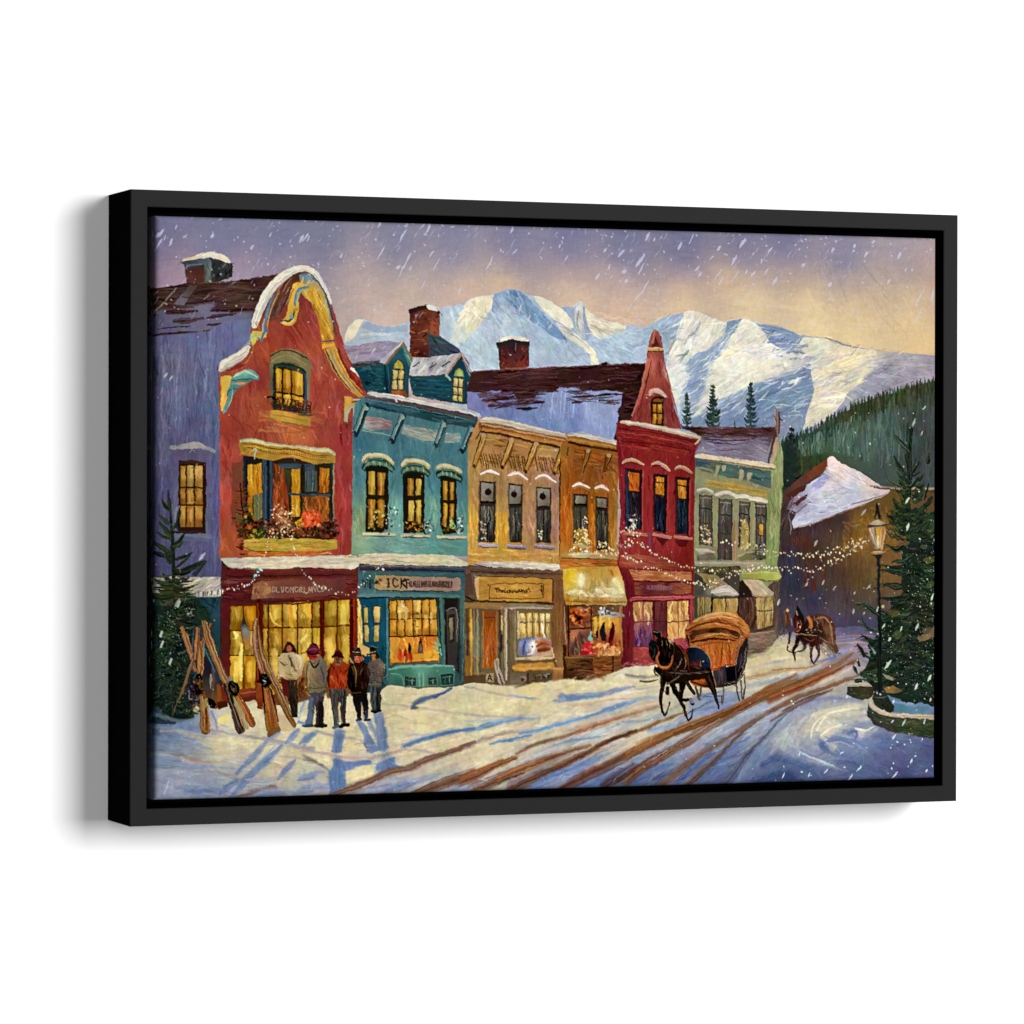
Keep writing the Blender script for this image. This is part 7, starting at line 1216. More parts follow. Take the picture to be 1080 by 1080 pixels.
sub(SKI,'painted_ski_binding','black binding on the long leaning ski'); dab(512,660,46,'171312',ry=66,ang=-20); ln([(490,640),(505,680),(530,700)],10,'7a7060',dry=.2); ln([(500,620),(530,640),(540,690)],8,'4a4440'); dab(515,670,14,'6a5a48',mk=False); ln([(500,720),(510,780)],20,'1f1a18')
sub(SKI,'painted_ski_binding','dark tangle of bindings on the left pair'); poly([(215,545),(255,540),(262,600),(250,660),(275,720),(240,740),(200,700),(195,600)],'1a1614'); poly([(170,560),(200,600),(200,720),(170,800),(150,760),(150,640)],'202634'); dabs([(170,560),(260,560),(280,740),(240,880),(150,860)],60,12,['1a1816','3a4256','8a6030','12100e','6a6a64','2a2a30','a07838'])
ln([(150,680),(152,750)],12,'8a96a8',dry=.2); ln([(240,600),(235,650)],20,'7a5428',dry=.3); dab(210,830,22,'c8bc8c',mk=False); dab(225,800,12,'3a3020',mk=False); dab(235,555,16,'0f0d0c',mk=False)
ski('short upright tail of the left pair',[(262,730),(275,830),(285,1000)],[40,62,70],'84572f','b89862'); poly([(250,760),(300,740),(310,800),(260,850)],'a0905c',a=.8); ln([(300,790),(330,990)],9,'b0a48c',dry=.1); ln([(250,960),(280,1010),(310,1020)],16,'a07c4c',dry=.2)
sub(SKI,'painted_ski_tip'); poly([(582,90),(600,85),(615,130),(645,200),(650,330),(610,350),(590,260),(572,170)],[(590,120,'3a3430'),(600,200,'8a8c90'),(620,300,'b8862e')]); ln([(600,150),(640,220),(645,330)],8,'707480'); ln([(590,100),(575,170),(600,330)],7,'5a4a38')
ski('tall narrow ski leaning against the shop',[(698,100),(690,250),(710,400),(745,520)],[18,44,44,30],'8c6248','c8a484')
ski('second tall ski leaning against the shop',[(712,150),(735,330),(790,500),(880,700),(1000,960)],[14,34,48,52,40],'82643c','b4946a')
for p in ([(760,420),(850,600),(960,800),(1010,930)],[(780,430),(880,620),(980,800)]): ln(p,7,'b8a080',dry=.2)
ski('wide orange ski tail with its foot in the snow',[(765,620),(790,760),(830,980)],[40,70,96],'94602f','b8824a'); ln([(745,620),(760,760),(770,860)],14,'33281e'); ln([(810,660),(850,800),(880,930)],12,'40301f'); poly([(800,1000),(880,970),(900,1010),(800,1060),(785,1040)],'7a5a3c'); poly([(700,690),(740,640),(755,830),(705,820)],[(715,720,'8a4a22'),(730,800,'743818')]); poly([(865,860),(930,880),(1010,1000),(900,1015)],'cdbf9e')
sub(SKI,'painted_ski_binding','black binding on the right pair'); dab(765,595,44,'15120f',ry=62,ang=-10); ln([(745,560),(770,580),(800,560)],10,'3c5c70',dry=.2); ln([(755,600),(780,610)],12,'c8c8b8',dry=.2); ln([(760,630),(790,600)],8,'6a7a70'); dab(800,610,22,'1c1815')
# ---- the five people
org(285,665,8.308)
def person(lab): return part('painted_person',lab)
P1 = person('person in a cream coat with a dark headscarf holding a bundle')
poly([(150,430),(240,430),(245,560),(240,760),(195,760),(160,600)],[(190,470,'3a2c22'),(210,650,'2c2620'),(225,740,'262a2c')]); hatch([(150,440),(240,440),(235,740),(190,740)],30,90,10,88,pal=['2a221c','3c3428','54462f','1c1a18'],a=.7,spread=4)
poly([(90,420),(150,430),(170,590),(120,560)],'5c2424'); poly([(235,430),(290,300),(312,420),(310,590),(255,590)],[(270,400,'8a6434'),(290,550,'5a3820')]); hatch([(235,430),(310,400),(310,590),(250,580)],24,70,11,88,pal=['7a5428','5a3a1e','9a7440','4a2c18'],a=.7,spread=6)
sub(P1,'painted_coat'); poly([(100,200),(160,190),(220,190),(290,230),(292,300),(270,390),(230,430),(150,430),(100,400),(70,430),(65,270)],[(110,230,'b8ab88'),(250,250,'c9bda0'),(120,360,'c0b084'),(200,400,'a89468'),(90,410,'cdbf90'),(200,300,'b0a07c')]); hatch([(75,240),(160,195),(290,235),(270,390),(120,420)],44,60,11,100,j=.04,a=.5,spread=30)
for p,w,c in (([(160,220),(185,280),(220,350),(240,350)],26,'7a6450'),([(180,240),(192,310)],16,'5c4a40'),([(85,275),(120,300),(150,300)],12,'75603f'),([(140,365),(180,385),(215,370)],9,'6a5238'),([(200,370),(235,385)],22,'c9bca0'),([(75,260),(70,340),(90,420)],7,'8a7450'),([(130,400),(170,425),(225,420)],10,'7a6440'),([(230,215),(270,250),(260,330)],24,'d6cbb2')): ln(p,w,c,dry=.2)
sub(P1,'painted_headscarf'); poly([(150,95),(180,98),(215,130),(235,180),(225,195),(190,185),(140,195),(108,195),(125,150)],'35201e'); sub(P1,'painted_face'); dab(168,160,22,'a85c48',ry=32); dab(170,150,12,'b8705a',mk=False); ln([(160,175),(178,176)],5,'6a2c28',mk=False)
P2 = person('person in a baggy grey coat with a plum cap')
poly([(340,540),(480,520),(465,640),(470,830),(400,840),(400,640),(370,830),(300,830),(345,660)],[(380,600,'4c5058'),(440,640,'3a3430'),(340,760,'6a80a0'),(430,780,'2a2628')]); ln([(440,640),(435,740),(430,820)],60,'302c2e',dry=.15); ln([(360,600),(345,720),(330,810)],50,'5f7494',dry=.25); ln([(395,835),(440,835),(490,832)],26,'231f24'); ln([(290,835),(370,832)],22,'34445c'); hatch([(350,540),(470,530),(460,620),(350,640)],20,70,12,90,pal=['4a4c50','3c3a3c','5c6470'],a=.6)
sub(P2,'painted_coat'); poly([(330,260),(440,215),(490,270),(502,400),(495,510),(430,545),(340,545),(305,400),(300,300)],[(360,330,'8f8466'),(440,300,'6e6c60'),(460,420,'6a685c'),(350,450,'85795a'),(400,520,'7c735a'),(310,380,'a08a60')]); hatch([(310,280),(440,225),(500,400),(490,510),(330,540)],70,60,12,80,j=.035,a=.5,spread=30)
for p,w,c in (([(350,270),(375,310),(410,310),(435,260)],16,'2a2626'),([(345,260),(380,290),(430,250)],14,'5c5850'),([(330,500),(420,505),(490,490)],9,'5a5444'),([(360,400),(410,470),(450,490)],10,'9a8e6c'),([(330,330),(335,430),(330,520)],10,'a8986c'),([(440,320),(470,400),(480,480)],14,'57564e'),([(320,540),(345,570)],14,'b09050')): ln(p,w,c,dry=.25)
sub(P2,'painted_face'); poly([(320,190),(435,175),(435,230),(395,260),(350,255),(325,225)],[(340,220,'8a2434'),(400,230,'a83c3a'),(420,215,'b86a48')]); sub(P2,'painted_cap'); poly([(315,165),(345,130),(378,104),(420,135),(440,180),(400,200),(350,205),(320,195),(270,205),(262,195),(310,185)],[(330,160,'4a2430'),(390,150,'7a2c4c'),(420,170,'5c2036'),(290,195,'33202a')]); ln([(330,170),(380,160),(425,160)],16,'a04468',dry=.3); ln([(330,195),(380,210),(430,195)],14,'3a1622'); ln([(350,130),(375,118),(400,130)],9,'2c1a22'); ln([(360,225),(390,232),(415,222)],12,'6a1c24',dry=.2); dab(420,215,10,'c08050',mk=False)
P3 = person('person in a rust red jacket with a dark hat')
poly([(515,505),(665,505),(672,640),(660,820),(620,830),(598,640),(605,830),(560,840),(540,660)],[(540,560,'44463f'),(640,560,'3c3a38'),(580,740,'5a5e5c'),(650,740,'34302e'),(590,820,'4a5464')]); hatch([(515,510),(665,510),(655,800),(560,820),(540,660)],44,90,11,88,pal=['4a4c48','383634','5c605c','2c2a2a','6a7074'],a=.6,spread=5)
poly([(595,620),(612,630),(625,800),(608,800)],'cdbf92'); ln([(555,850),(600,838)],22,'4c5c7c'); ln([(620,838),(660,828),(685,825)],30,'251d1e'); ln([(520,520),(540,640),(560,800)],8,'22201c',dry=.2)
sub(P3,'painted_jacket'); poly([(520,300),(570,270),(640,265),(690,300),(692,370),(668,510),(520,505),(502,420)],[(540,340,'8a3a20'),(640,330,'a04020'),(600,420,'a8441f'),(560,480,'9c3c1c'),(660,470,'7c2c18'),(690,330,'a84828')]); hatch([(520,305),(690,300),(665,505),(515,500)],70,50,11,85,pal=['a8481f','8a3018','b8582a','742614','9a3c1c','c06a38'],a=.6,spread=25)
for p,w,c in (([(590,340),(592,420),(590,500)],6,'5c2012'),([(512,330),(506,420),(512,490)],12,'3c1c14'),([(690,310),(684,420),(672,500)],10,'5a2414'),([(540,400),(570,450)],7,'c87440'),([(620,390),(640,450)],7,'c06a34'),([(530,290),(560,330)],12,'6a2c1c')): ln(p,w,c,dry=.2)
sub(P3,'painted_face'); poly([(558,230),(640,228),(638,280),(600,312),(565,290)],[(600,250,'5a3428'),(620,260,'8a5c40'),(600,295,'7a6248')]); ln([(615,250),(622,275)],12,'b07a54',dry=.2); ln([(572,250),(578,270)],9,'9a6448',dry=.2); ln([(585,295),(605,300)],16,'8c7c64',dry=.2)
sub(P3,'painted_hat'); poly([(570,175),(595,158),(622,180),(640,215),(652,240),(620,236),(580,232),(545,240),(538,228),(556,210)],[(590,180,'6a2024'),(600,210,'33181c'),(560,225,'251216')]); ln([(580,172),(600,168)],9,'8a2c30',dry=.2)
P4 = person('person in a black coat and brimmed hat')
poly([(710,525),(850,515),(862,640),(860,760),(830,790),(800,650),(802,770),(765,775),(735,640)],[(740,560,'221a18'),(830,600,'1e1a1b'),(780,720,'24201e'),(850,760,'3c4a66')]); poly([(798,620),(806,640),(830,790),(812,770)],'b8ae96'); ln([(755,780),(800,772)],20,'2c3040'); ln([(830,784),(872,780)],20,'333a50')
sub(P4,'painted_coat'); poly([(700,300),(740,270),(820,270),(860,300),(865,420),(850,520),(720,530),(680,500),(678,420),(690,340)],[(700,400,'15120f'),(740,350,'2c2018'),(800,360,'382014'),(840,440,'2c1a14'),(720,500,'141210')]); hatch([(700,300),(860,300),(850,515),(700,510)],50,60,11,88,pal=['2a1a14','1a1412','3c241a','120f0e','4a2c1c'],a=.6,spread=10)
for p,w,c in (([(735,300),(755,380),(745,480)],11,'8a7a40'),([(720,310),(735,360)],10,'5a5230'),([(800,300),(790,400)],7,'5a3420'),([(685,380),(680,460)],12,'0d0c0c'),([(665,520),(720,545),(800,540)],8,'6a5a40')): ln(p,w,c,dry=.2)
sub(P4,'painted_face'); poly([(735,225),(815,215),(818,255),(780,285),(745,275)],[(755,245,'d0684c'),(800,235,'a85c3c')]); dab(758,245,24,'d87a5c',mk=False); ln([(775,220),(790,270)],9,'5c2c20',dry=.2); ln([(700,245),(715,270),(730,285)],16,'c8b078',dry=.2)
sub(P4,'painted_hat'); poly([(720,165),(745,148),(785,152),(800,185),(800,205),(830,215),(822,235),(770,218),(735,222),(700,245),(695,225),(722,200)],[(760,170,'1f1d1c'),(790,205,'2c2620'),(710,225,'3c2c22')]); ln([(722,190),(760,194),(798,192)],11,'b0a486',dry=.15); ln([(700,230),(740,212),(800,212),(826,224)],9,'463428',dry=.1); ln([(805,220),(820,250)],8,'c8a888',dry=.2)
P5 = person('person in a grey sweater and dark hat seen from behind')
poly([(868,485),(970,480),(972,600),(970,690),(945,715),(890,700),(880,580)],[(890,560,'4a4c4c'),(940,560,'2c2c2c'),(900,660,'5c646c'),(950,690,'1f1f22')]); hatch([(868,490),(970,485),(965,690),(890,690)],26,90,12,88,pal=['3c3e40','5a5e60','2a2a2c','6c7478'],a=.6,spread=4); ln([(890,705),(930,712),(968,705)],18,'1c1c20')
sub(P5,'painted_sweater'); poly([(855,290),(900,255),(960,240),(995,290),(1002,350),(985,420),(970,490),(865,485),(850,400)],[(890,330,'5c5850'),(950,320,'6a665c'),(920,430,'56544e'),(985,330,'7c7460'),(860,420,'44423c')]); hatch([(858,290),(990,290),(970,485),(865,480)],60,20,8,20,pal=['6c685c','504e48','7e7868','3e3c38','8c8470'],a=.6,spread=60); ln([(985,290),(1000,350),(975,440)],9,'9a8c68',dry=.2); ln([(865,470),(965,470)],14,'7a7468',dry=.3)
sub(P5,'painted_face'); poly([(885,210),(930,205),(930,255),(900,265)],[(900,230,'c08a48'),(920,245,'a06c3c')]); dab(938,235,14,'2a2a28',mk=False); sub(P5,'painted_hat'); poly([(870,160),(900,140),(930,155),(945,190),(960,235),(945,240),(930,210),(900,205),(850,220),(842,208),(880,195)],[(900,165,'16211f'),(930,190,'1d2624'),(860,210,'2a2c28')]); ln([(870,188),(930,186)],8,'9aa090',dry=.2); ln([(1030,380),(1000,410),(985,430)],6,'c0c8b8',dry=.1,mk=False); ln([(890,130),(930,155)],5,'8a8c70',dry=.2,mk=False)
for pid,pts in ((P2,([(330,300),(318,420),(335,530)],[(500,400),(492,500)])),(P3,([(530,310),(512,400),(522,495)],[(688,330),(680,420),(668,500)])),(P4,([(700,310),(684,400),(690,500)],[(862,330),(862,430),(848,510)])),(P5,([(860,300),(852,390),(866,470)],[(998,330),(986,420),(970,480)]))):
    for k_,p in enumerate(pts): ln(p,15,'1e1814',a=.5,dry=.25,mk=False)
for a,b,c,w in (((560,520),(552,660),'24221f',14),((650,520),(645,680),'1f1d1c',16),((600,530),(598,630),'191716',9),((430,560),(425,700),'1d1b1d',22),((905,500),(900,640),'2a2a2a',12),((940,500),(945,660),'1c1c1c',16)): ln([a,b],w,c,a=.6,dry=.25,mk=False)
for x,y,c in ((160,150,'4a241e'),(176,150,'4a241e'),(372,196,'2c1018'),(400,196,'2c1018'),(590,252,'2a1814'),(612,252,'2a1814'),(750,238,'3a1812'),(768,238,'3a1812'),(898,226,'3a2410')): dab(x,y,4.5,c,mk=False)
for x,y in ((385,225),(602,276),(760,262)): ln([(x - 9,y),(x + 9,y)],4,'3c1a16',mk=False)
use(GR)
for p in ([(250,780),(270,700),(300,640)],[(270,690),(310,620)]): ln(p,26,'8aa4b8',dry=.3)
ln([(270,770),(310,740),(330,700)],20,'d2c89a',dry=.3); ln([(250,800),(300,815)],24,'6c84b0',dry=.25)
for x,y0,y1 in ((520,600,800),(700,560,740),(490,560,800)): ln([(x,y0),(x - 6,(y0 + y1) / 2),(x - 4,y1)],34,'d2c698',dry=.3)
# ---- carriage and horse
CA = part('painted_carriage','orange hooded horse carriage on the street')
org(675,635,8.308)
poly([(430,850),(560,790),(760,770),(900,800),(880,870),(700,960),(560,960),(430,1000)],'7086ac',a=.65,bl=6,mk=False)
for p in ([(500,930),(580,890),(640,850)],[(550,830),(600,800),(700,820),(760,810)],[(560,820),(640,830),(720,820)],[(380,1000),(480,940),(560,910)]): ln(p,8,'3c4258',dry=.2,mk=False)
for p,w in (([(840,700),(850,780),(870,860)],14),([(880,690),(890,770),(895,850)],16),([(912,640),(918,740),(905,850)],14),([(488,740),(505,800),(520,850)],22),([(540,740),(530,800),(518,850)],18),([(740,700),(730,800),(724,880)],11),([(715,820),(712,890)],10)): ln(p,w,'4c4038',br=.1)
for p in ([(880,690),(888,760)],[(912,650),(920,740)],[(738,710),(728,820)]): ln(p,4,'a8a094',dry=.2)
sub(CA,'painted_carriage_body')
poly([(430,690),(520,640),(660,640),(760,600),(850,690),(850,715),(740,745),(560,750),(470,725)],[(520,700,'a0511c'),(480,680,'b0602a'),(600,730,'4a2c20'),(780,710,'2a2226')]); ln([(450,690),(520,720),(620,745)],14,'2c1c18'); ln([(480,660),(560,690)],18,'b4601f',dry=.25)
poly([(640,585),(760,555),(752,720),(660,725)],[(680,620,'40373a'),(720,690,'383236')]); poly([(752,570),(850,540),(840,680),(760,700)],'17141a'); ln([(640,640),(655,690),(668,740)],16,'8c8272',dry=.25); hatch([(660,590),(750,570),(745,715),(670,715)],16,60,12,88,pal=['4a4044','332e32','544c50'],a=.6)
poly([(420,400),(470,385),(540,400),(600,460),(625,540),(625,600),(560,600),(430,600),(410,520)],[(450,430,'1a1c24'),(520,450,'1f2c44'),(580,530,'223450'),(450,560,'2a1f1e'),(500,590,'171418')]); ln([(430,395),(500,392),(570,430),(612,500),(628,590)],14,'8a8468',dry=.1); ln([(500,420),(560,460),(590,540)],16,'2c4468',dry=.3); poly([(440,520),(530,510),(535,580),(445,590)],'5c2c20',a=.8,bl=2); ln([(530,500),(534,560)],8,'9a7a54',dry=.2); ln([(450,545),(520,540)],10,'7a4430',dry=.3); hatch([(430,410),(590,450),(610,590),(430,595)],30,40,9,30,pal=['14161e','2a4060','1c2030','3c2c28'],a=.5,spread=60)
sub(CA,'painted_carriage_hood')
poly([(395,240),(410,215),(470,170),(560,115),(640,90),(760,84),(840,96),(900,150),(950,210),(962,260),(950,320),(905,350),(880,420),(850,500),(820,560),(760,555),(640,605),(612,600),(625,540),(600,460),(520,395),(440,390),(415,360)],
     [(430,230,'8a4a26'),(560,150,'b07a3a'),(700,110,'b9853e'),(850,130,'b88040'),(930,230,'b06a2a'),(940,300,'a04c1c'),(700,180,'9a5424'),(520,210,'a06030'),(650,400,'b06428'),(750,380,'ab6026'),(560,360,'a8622c'),(680,520,'b4541c'),(760,500,'a84c1c'),(800,540,'b05a24')])
hatch([(400,235),(560,120),(760,90),(900,155),(955,260),(900,350),(860,250),(640,190),(440,240)],90,60,12,lambda x,y: -18 if x < 650 else 30,pal=['c08a48','a86a30','94562a','cc9c58','8a4a24','b87a3c'],a=.6,spread=14)
ln([(412,245),(520,200),(640,172),(760,185),(860,225),(900,270)],18,'74381c',dry=.15); ln([(405,230),(500,190),(640,160)],8,'c08c50',dry=.3)
poly([(425,285),(480,262),(620,235),(760,240),(860,265),(880,285),(860,330),(760,300),(620,290),(480,320),(440,345)],[(450,300,'4a2c1c'),(620,255,'2a1812'),(800,270,'33201a'),(600,285,'8a5426'),(780,290,'9a6026')]); ln([(480,312),(620,285),(760,285),(850,310)],18,'a87238',dry=.25); ln([(440,350),(560,322),(700,318),(840,335)],16,'3c1e14',dry=.1); ln([(560,300),(680,282),(780,292)],10,'d0a468',dry=.3)
hatch([(440,360),(830,345),(820,540),(640,590),(620,470),(500,390)],110,80,10,84,pal=['b86a2a','a4561f','c47c38','8a4418','b05c22','d09050','7a3c18'],a=.6,spread=9)
hatch([(640,470),(820,450),(810,550),(640,590)],40,50,10,75,pal=['b8501c','c8621f','9c3c14','d4803c'],a=.6,spread=16)
ln([(412,290),(425,350),(432,390)],16,'2c1c16',dry=.1); ln([(400,240),(405,310),(420,380)],9,'6a3420',dry=.1); ln([(640,600),(650,560)],10,'c0703a')
poly([(890,360),(945,310),(948,380),(925,560),(905,620),(850,690),(838,680),(840,560),(860,440)],[(900,420,'2c2428'),(920,500,'3a3440'),(870,620,'1c181c')]); ln([(872,262),(890,290),(882,330),(850,380),(842,450),(838,560),(842,670)],13,'4a3a34',dry=.05); ln([(866,260),(888,292),(878,335),(846,385),(836,460),(832,550)],6,'c0b094',dry=.15); ln([(930,400),(905,560),(860,670),(845,690)],8,'a09484',dry=.2); ln([(900,300),(905,340),(860,420),(850,500)],14,'9a4c1c',dry=.2); ln([(942,320),(945,400),(915,600)],10,'4c444c',dry=.2); ln([(890,450),(880,540),(860,610)],9,'5a5058',dry=.3)
ln([(750,700),(850,690),(920,612)],12,'3c3438',dry=.1); ln([(740,712),(840,700)],5,'9a948c',dry=.2)
for p,w,c in (([(470,172),(560,124),(680,100),(780,100),(860,130)],26,'d8b070'),([(900,165),(940,220),(945,280)],22,'c8883c'),([(560,150),(700,128),(820,140)],14,'e0c088'),([(430,225),(540,180),(660,158),(780,170),(880,225)],14,'6a3418'),([(440,262),(620,232),(780,240),(860,268)],20,'24140e'),([(450,352),(620,322),(830,338)],18,'3a1c10'),([(470,300),(620,276),(760,276)],12,'c89458'),([(500,385),(640,352),(800,362)],22,'8a4c20'),([(640,420),(650,520)],20,'c8743a'),([(720,400),(715,520)],16,'8a3c14'),([(780,420),(790,540)],20,'74300f'),([(640,590),(760,556),(830,546)],10,'5a2410')): ln(p,w,c,a=.75,dry=.3,mk=False)
HO = part('painted_horse','dark brown horse drawing the orange carriage')
for p,w in (([(215,660),(195,760),(180,850),(190,930),(212,988)],[60,44,32,22,20]),([(212,988),(235,960),(262,880)],[22,18,12]),([(280,720),(320,800),(355,850),(440,850)],[54,42,34,26]),([(440,850),(462,890)],[28,30]),([(375,690),(362,780),(350,850),(385,920),(405,1000),(425,1036)],[60,44,36,28,22,18]),([(425,1036),(450,1010),(460,940)],[18,16,8]),([(400,690),(440,750),(475,800)],[44,34,26]),([(590,620),(620,700),(650,790),(670,860),(690,930)],[90,64,44,26,14])): ln(p,w,'241a16',br=.1)
ln([(600,640),(640,740),(660,820)],10,'4a3428',dry=.3); ln([(350,850),(395,960),(412,1020)],6,'5a4438',dry=.3); ln([(200,720),(186,850)],7,'4a342a',dry=.3); dab(455,862,26,'8a8aa0',a=.8); ln([(430,835),(460,830),(490,840)],12,'a8acbc',dry=.3)
poly([(170,440),(240,320),(290,345),(350,380),(400,440),(430,560),(560,600),(620,620),(560,670),(400,690),(300,720),(230,720),(180,650),(120,600),(125,560),(150,580)],[(240,400,'1c1412'),(330,440,'241814'),(380,560,'2c1c15'),(250,640,'1f1713'),(500,630,'2a1a14'),(160,600,'191311')])
hatch([(180,440),(290,350),(400,440),(420,580),(300,710),(180,640)],60,60,10,75,pal=['2c1f1a','1a1310','3c281e','120d0c','4a3022'],a=.6,spread=20)
ln([(120,580),(125,620),(160,650)],16,'17110f',dry=.1); ln([(185,660),(180,710)],20,'2c241a',dry=.3); ln([(240,750),(240,800)],30,'1c1613',dry=.2)
poly([(140,330),(160,300),(240,320),(270,380),(280,440),(262,520),(230,540),(190,520),(170,470),(160,400)],[(210,360,'1d1714'),(230,480,'14110f')])
poly([(70,360),(110,330),(150,350),(158,430),(130,530),(100,500),(75,430)],[(100,380,'17201d'),(130,460,'1c1815')]); ln([(130,400),(125,450),(118,490)],12,'2c4a44',dry=.2); hatch([(70,360),(150,350),(130,530),(80,450)],20,50,8,100,pal=['15130f','24302a','0f0d0c','2c241c'],a=.7,spread=20)
poly([(108,258),(130,246),(180,252),(185,290),(165,320),(140,300),(120,290)],'1b1614'); ln([(118,262),(178,262)],5,'9a948c',dry=.15); ln([(110,240),(105,280),(120,330)],7,'4a2c20',dry=.1); ln([(130,290),(140,320),(160,315)],7,'8a4a2c',dry=.2); ln([(178,260),(185,300)],6,'6a6058')
for p in ([(190,330),(196,360),(192,385)],[(225,340),(240,380)],[(258,345),(262,400)]): ln(p,6,'a08c68',dry=.25)
hatch([(180,380),(265,390),(255,520),(195,510)],26,90,8,92,pal=['120f0d','2a201a','0d0b0a','3a2c22'],a=.8,spread=5)
poly([(240,320),(262,330),(290,308),(300,330),(290,380),(255,345)],[(255,335,'b8a888'),(295,320,'d0c8b0'),(285,360,'5c4434')])
sub(HO,'painted_harness')
ln([(165,440),(150,500),(165,555),(200,578),(245,572),(275,530),(290,470)],[16,20,22,24,22,18,12],'8c4a22',br=.1); ln([(160,530),(190,565),(250,560)],8,'c07a3c',dry=.25); ln([(150,480),(140,540)],10,'a85c2c',dry=.2)
ln([(300,340),(350,400),(390,450),(395,480)],8,'9a4a24',dry=.15); ln([(370,480),(350,540),(310,600)],6,'a89a80',dry=.2); ln([(395,470),(405,540),(385,590)],7,'b09a78',dry=.25); ln([(290,350),(300,430),(280,520)],8,'5c3020',dry=.2); ln([(385,420),(410,470),(430,590)],16,'6c3a20',dry=.25)
ln([(255,612),(400,620),(600,608)],16,'3c322a',br=.1); ln([(260,618),(400,626),(590,614)],5,'9a8c74',dry=.2); ln([(235,720),(290,690),(345,650)],14,'463a32',br=.1); ln([(240,708),(300,674),(335,650)],5,'8a7c68',dry=.2); ln([(350,605),(420,602)],7,'8a6a48',dry=.2)
ln([(0,690),(80,695),(160,675)],[18,24,10],'4c443c',dry=.2); ln([(640,745),(680,790),(740,770),(800,740)],5,'3c3430',dry=.1)
# ---- far pair of horses
H2S = part('painted_horse','far brown horses in harness pulling a sleigh down the lane')
org(815,630,13.5)
for p,w in (([(560,640),(540,780),(545,870),(580,950)],[70,50,32,20]),([(580,950),(620,880),(650,800),(640,700)],[20,30,40,70]),([(360,560),(345,660),(290,760),(320,885)],[80,60,40,18]),([(410,600),(450,680),(440,740),(330,780),(250,775),(200,730),(230,640),(250,520)],[50,44,30,14,18,24,34,44])): ln(p,w,'3c2a24',br=.12)
ln([(640,700),(645,800)],30,'4a5268',dry=.3); ln([(535,700),(540,800)],12,'8a6a48',dry=.3); poly([(560,790),(620,770),(630,840),(600,900),(550,860)],'b0b4bc',a=.8,bl=4)
poly([(560,260),(640,235),(740,245),(820,290),(870,380),(890,520),(900,640),(940,760),(900,800),(840,760),(760,660),(680,580),(600,640),(480,640),(440,560),(460,420),(480,300)],[(560,400,'4a3028'),(640,300,'543428'),(760,400,'6a4c38'),(840,500,'5c3424'),(850,330,'5a2820'),(640,520,'3a2a26'),(520,580,'442c22'),(880,700,'5c4434'),(820,660,'6a5040')])
hatch([(560,270),(740,250),(870,390),(900,680),(760,640),(640,500),(580,480)],80,110,16,72,pal=['6a4a3c','4a2c24','7c5c44','3a241f','8a6c50','5a3630'],a=.6,spread=14)
ln([(620,300),(720,280),(800,350),(830,480),(850,640)],[20,34,40,40,20],'8c7650',dry=.25); ln([(800,260),(860,360),(885,500),(895,640)],18,'5a2420',dry=.2); ln([(700,560),(780,640),(860,740)],16,'7c604c',dry=.3); hatch([(680,600),(860,720),(900,840),(740,860),(660,760)],80,60,10,60,pal=['8a7462','6a5444','a08c78','58463c','b8a890'],a=.5,spread=40)
for p in ([(840,740),(880,850)],[(900,780),(960,800)],[(860,700),(940,720),(960,740)]): ln(p,14,'5a4638',dry=.25)
poly([(330,180),(348,110),(380,150),(430,260),(460,340),(440,450),(420,500),(360,480),(300,470),(290,300)],[(350,160,'1c1f1c'),(400,300,'1c1b1a'),(340,350,'4a2420'),(320,440,'6a3a28'),(420,440,'241c1a')])
ln([(340,200),(345,240)],24,'a89a78',dry=.2); ln([(390,320),(405,380),(380,450),(330,480)],20,'b06a38',dry=.2); ln([(320,280),(320,420)],34,'5a2220',dry=.2); ln([(345,330),(350,420)],10,'b89a80',dry=.25); ln([(310,270),(300,360),(310,450)],10,'2c1a18',dry=.2)
poly([(480,280),(510,265),(560,330),(580,400),(545,460),(510,440),(520,380)],'b87230'); ln([(500,290),(540,350),(560,420)],20,'c88844',dry=.25); ln([(490,270),(500,360),(530,450)],12,'3c2014',dry=.1)
poly([(145,230),(190,215),(260,235),(270,330),(250,420),(210,440),(150,420),(135,320)],[(180,300,'5c4438'),(230,280,'6c5048'),(200,400,'4a3c3a')]); dab(208,185,24,'b89c60'); ln([(175,240),(185,320),(165,400)],12,'9a7c50',dry=.2); ln([(215,250),(220,340)],30,'4a2420',dry=.2); ln([(145,230),(140,330),(150,400)],10,'2c2020',dry=.1); ln([(190,240),(180,200)],8,'3a2a20'); ln([(260,300),(275,400)],16,'9aa4b0',dry=.3); ln([(130,440),(110,500)],22,'6a5e54',dry=.3); ln([(160,440),(190,480),(150,560)],20,'5a4c44',dry=.3); hatch([(60,480),(220,440),(220,600),(60,640)],40,40,10,80,pal=['8a7c74','6a5c58','a89a90','5a4c50'],a=.45,spread=50)
use(H2S)
poly([(420,400),(480,330),(620,330),(700,420),(760,560),(720,660),(600,690),(470,660),(380,600),(340,540)],[(450,450,'2c1d1a'),(600,420,'3c2822'),(700,560,'4a3228'),(500,620,'352320')],bl=4); hatch([(420,400),(620,340),(740,540),(600,670),(380,580)],50,80,14,70,pal=['4c342a','241816','5c4032','33221e'],a=.6,spread=16); poly([(480,280),(510,265),(560,330),(580,400),(545,460),(510,440),(520,380)],'a8682e'); ln([(500,290),(540,350),(560,420)],16,'c88844',dry=.25)
sub(H2S,'painted_harness')
ln([(290,510),(400,525),(560,540),(680,545)],14,'a8845c',dry=.15); ln([(320,495),(450,500)],24,'2a1c18',dry=.1); ln([(460,470),(560,500),(680,520),(720,490)],34,'241c1c',dry=.1)
for x,y in ((480,460),(540,470),(600,460),(500,500),(560,500)): dab(x,y,13,'a89a88',ry=9,a=.8)
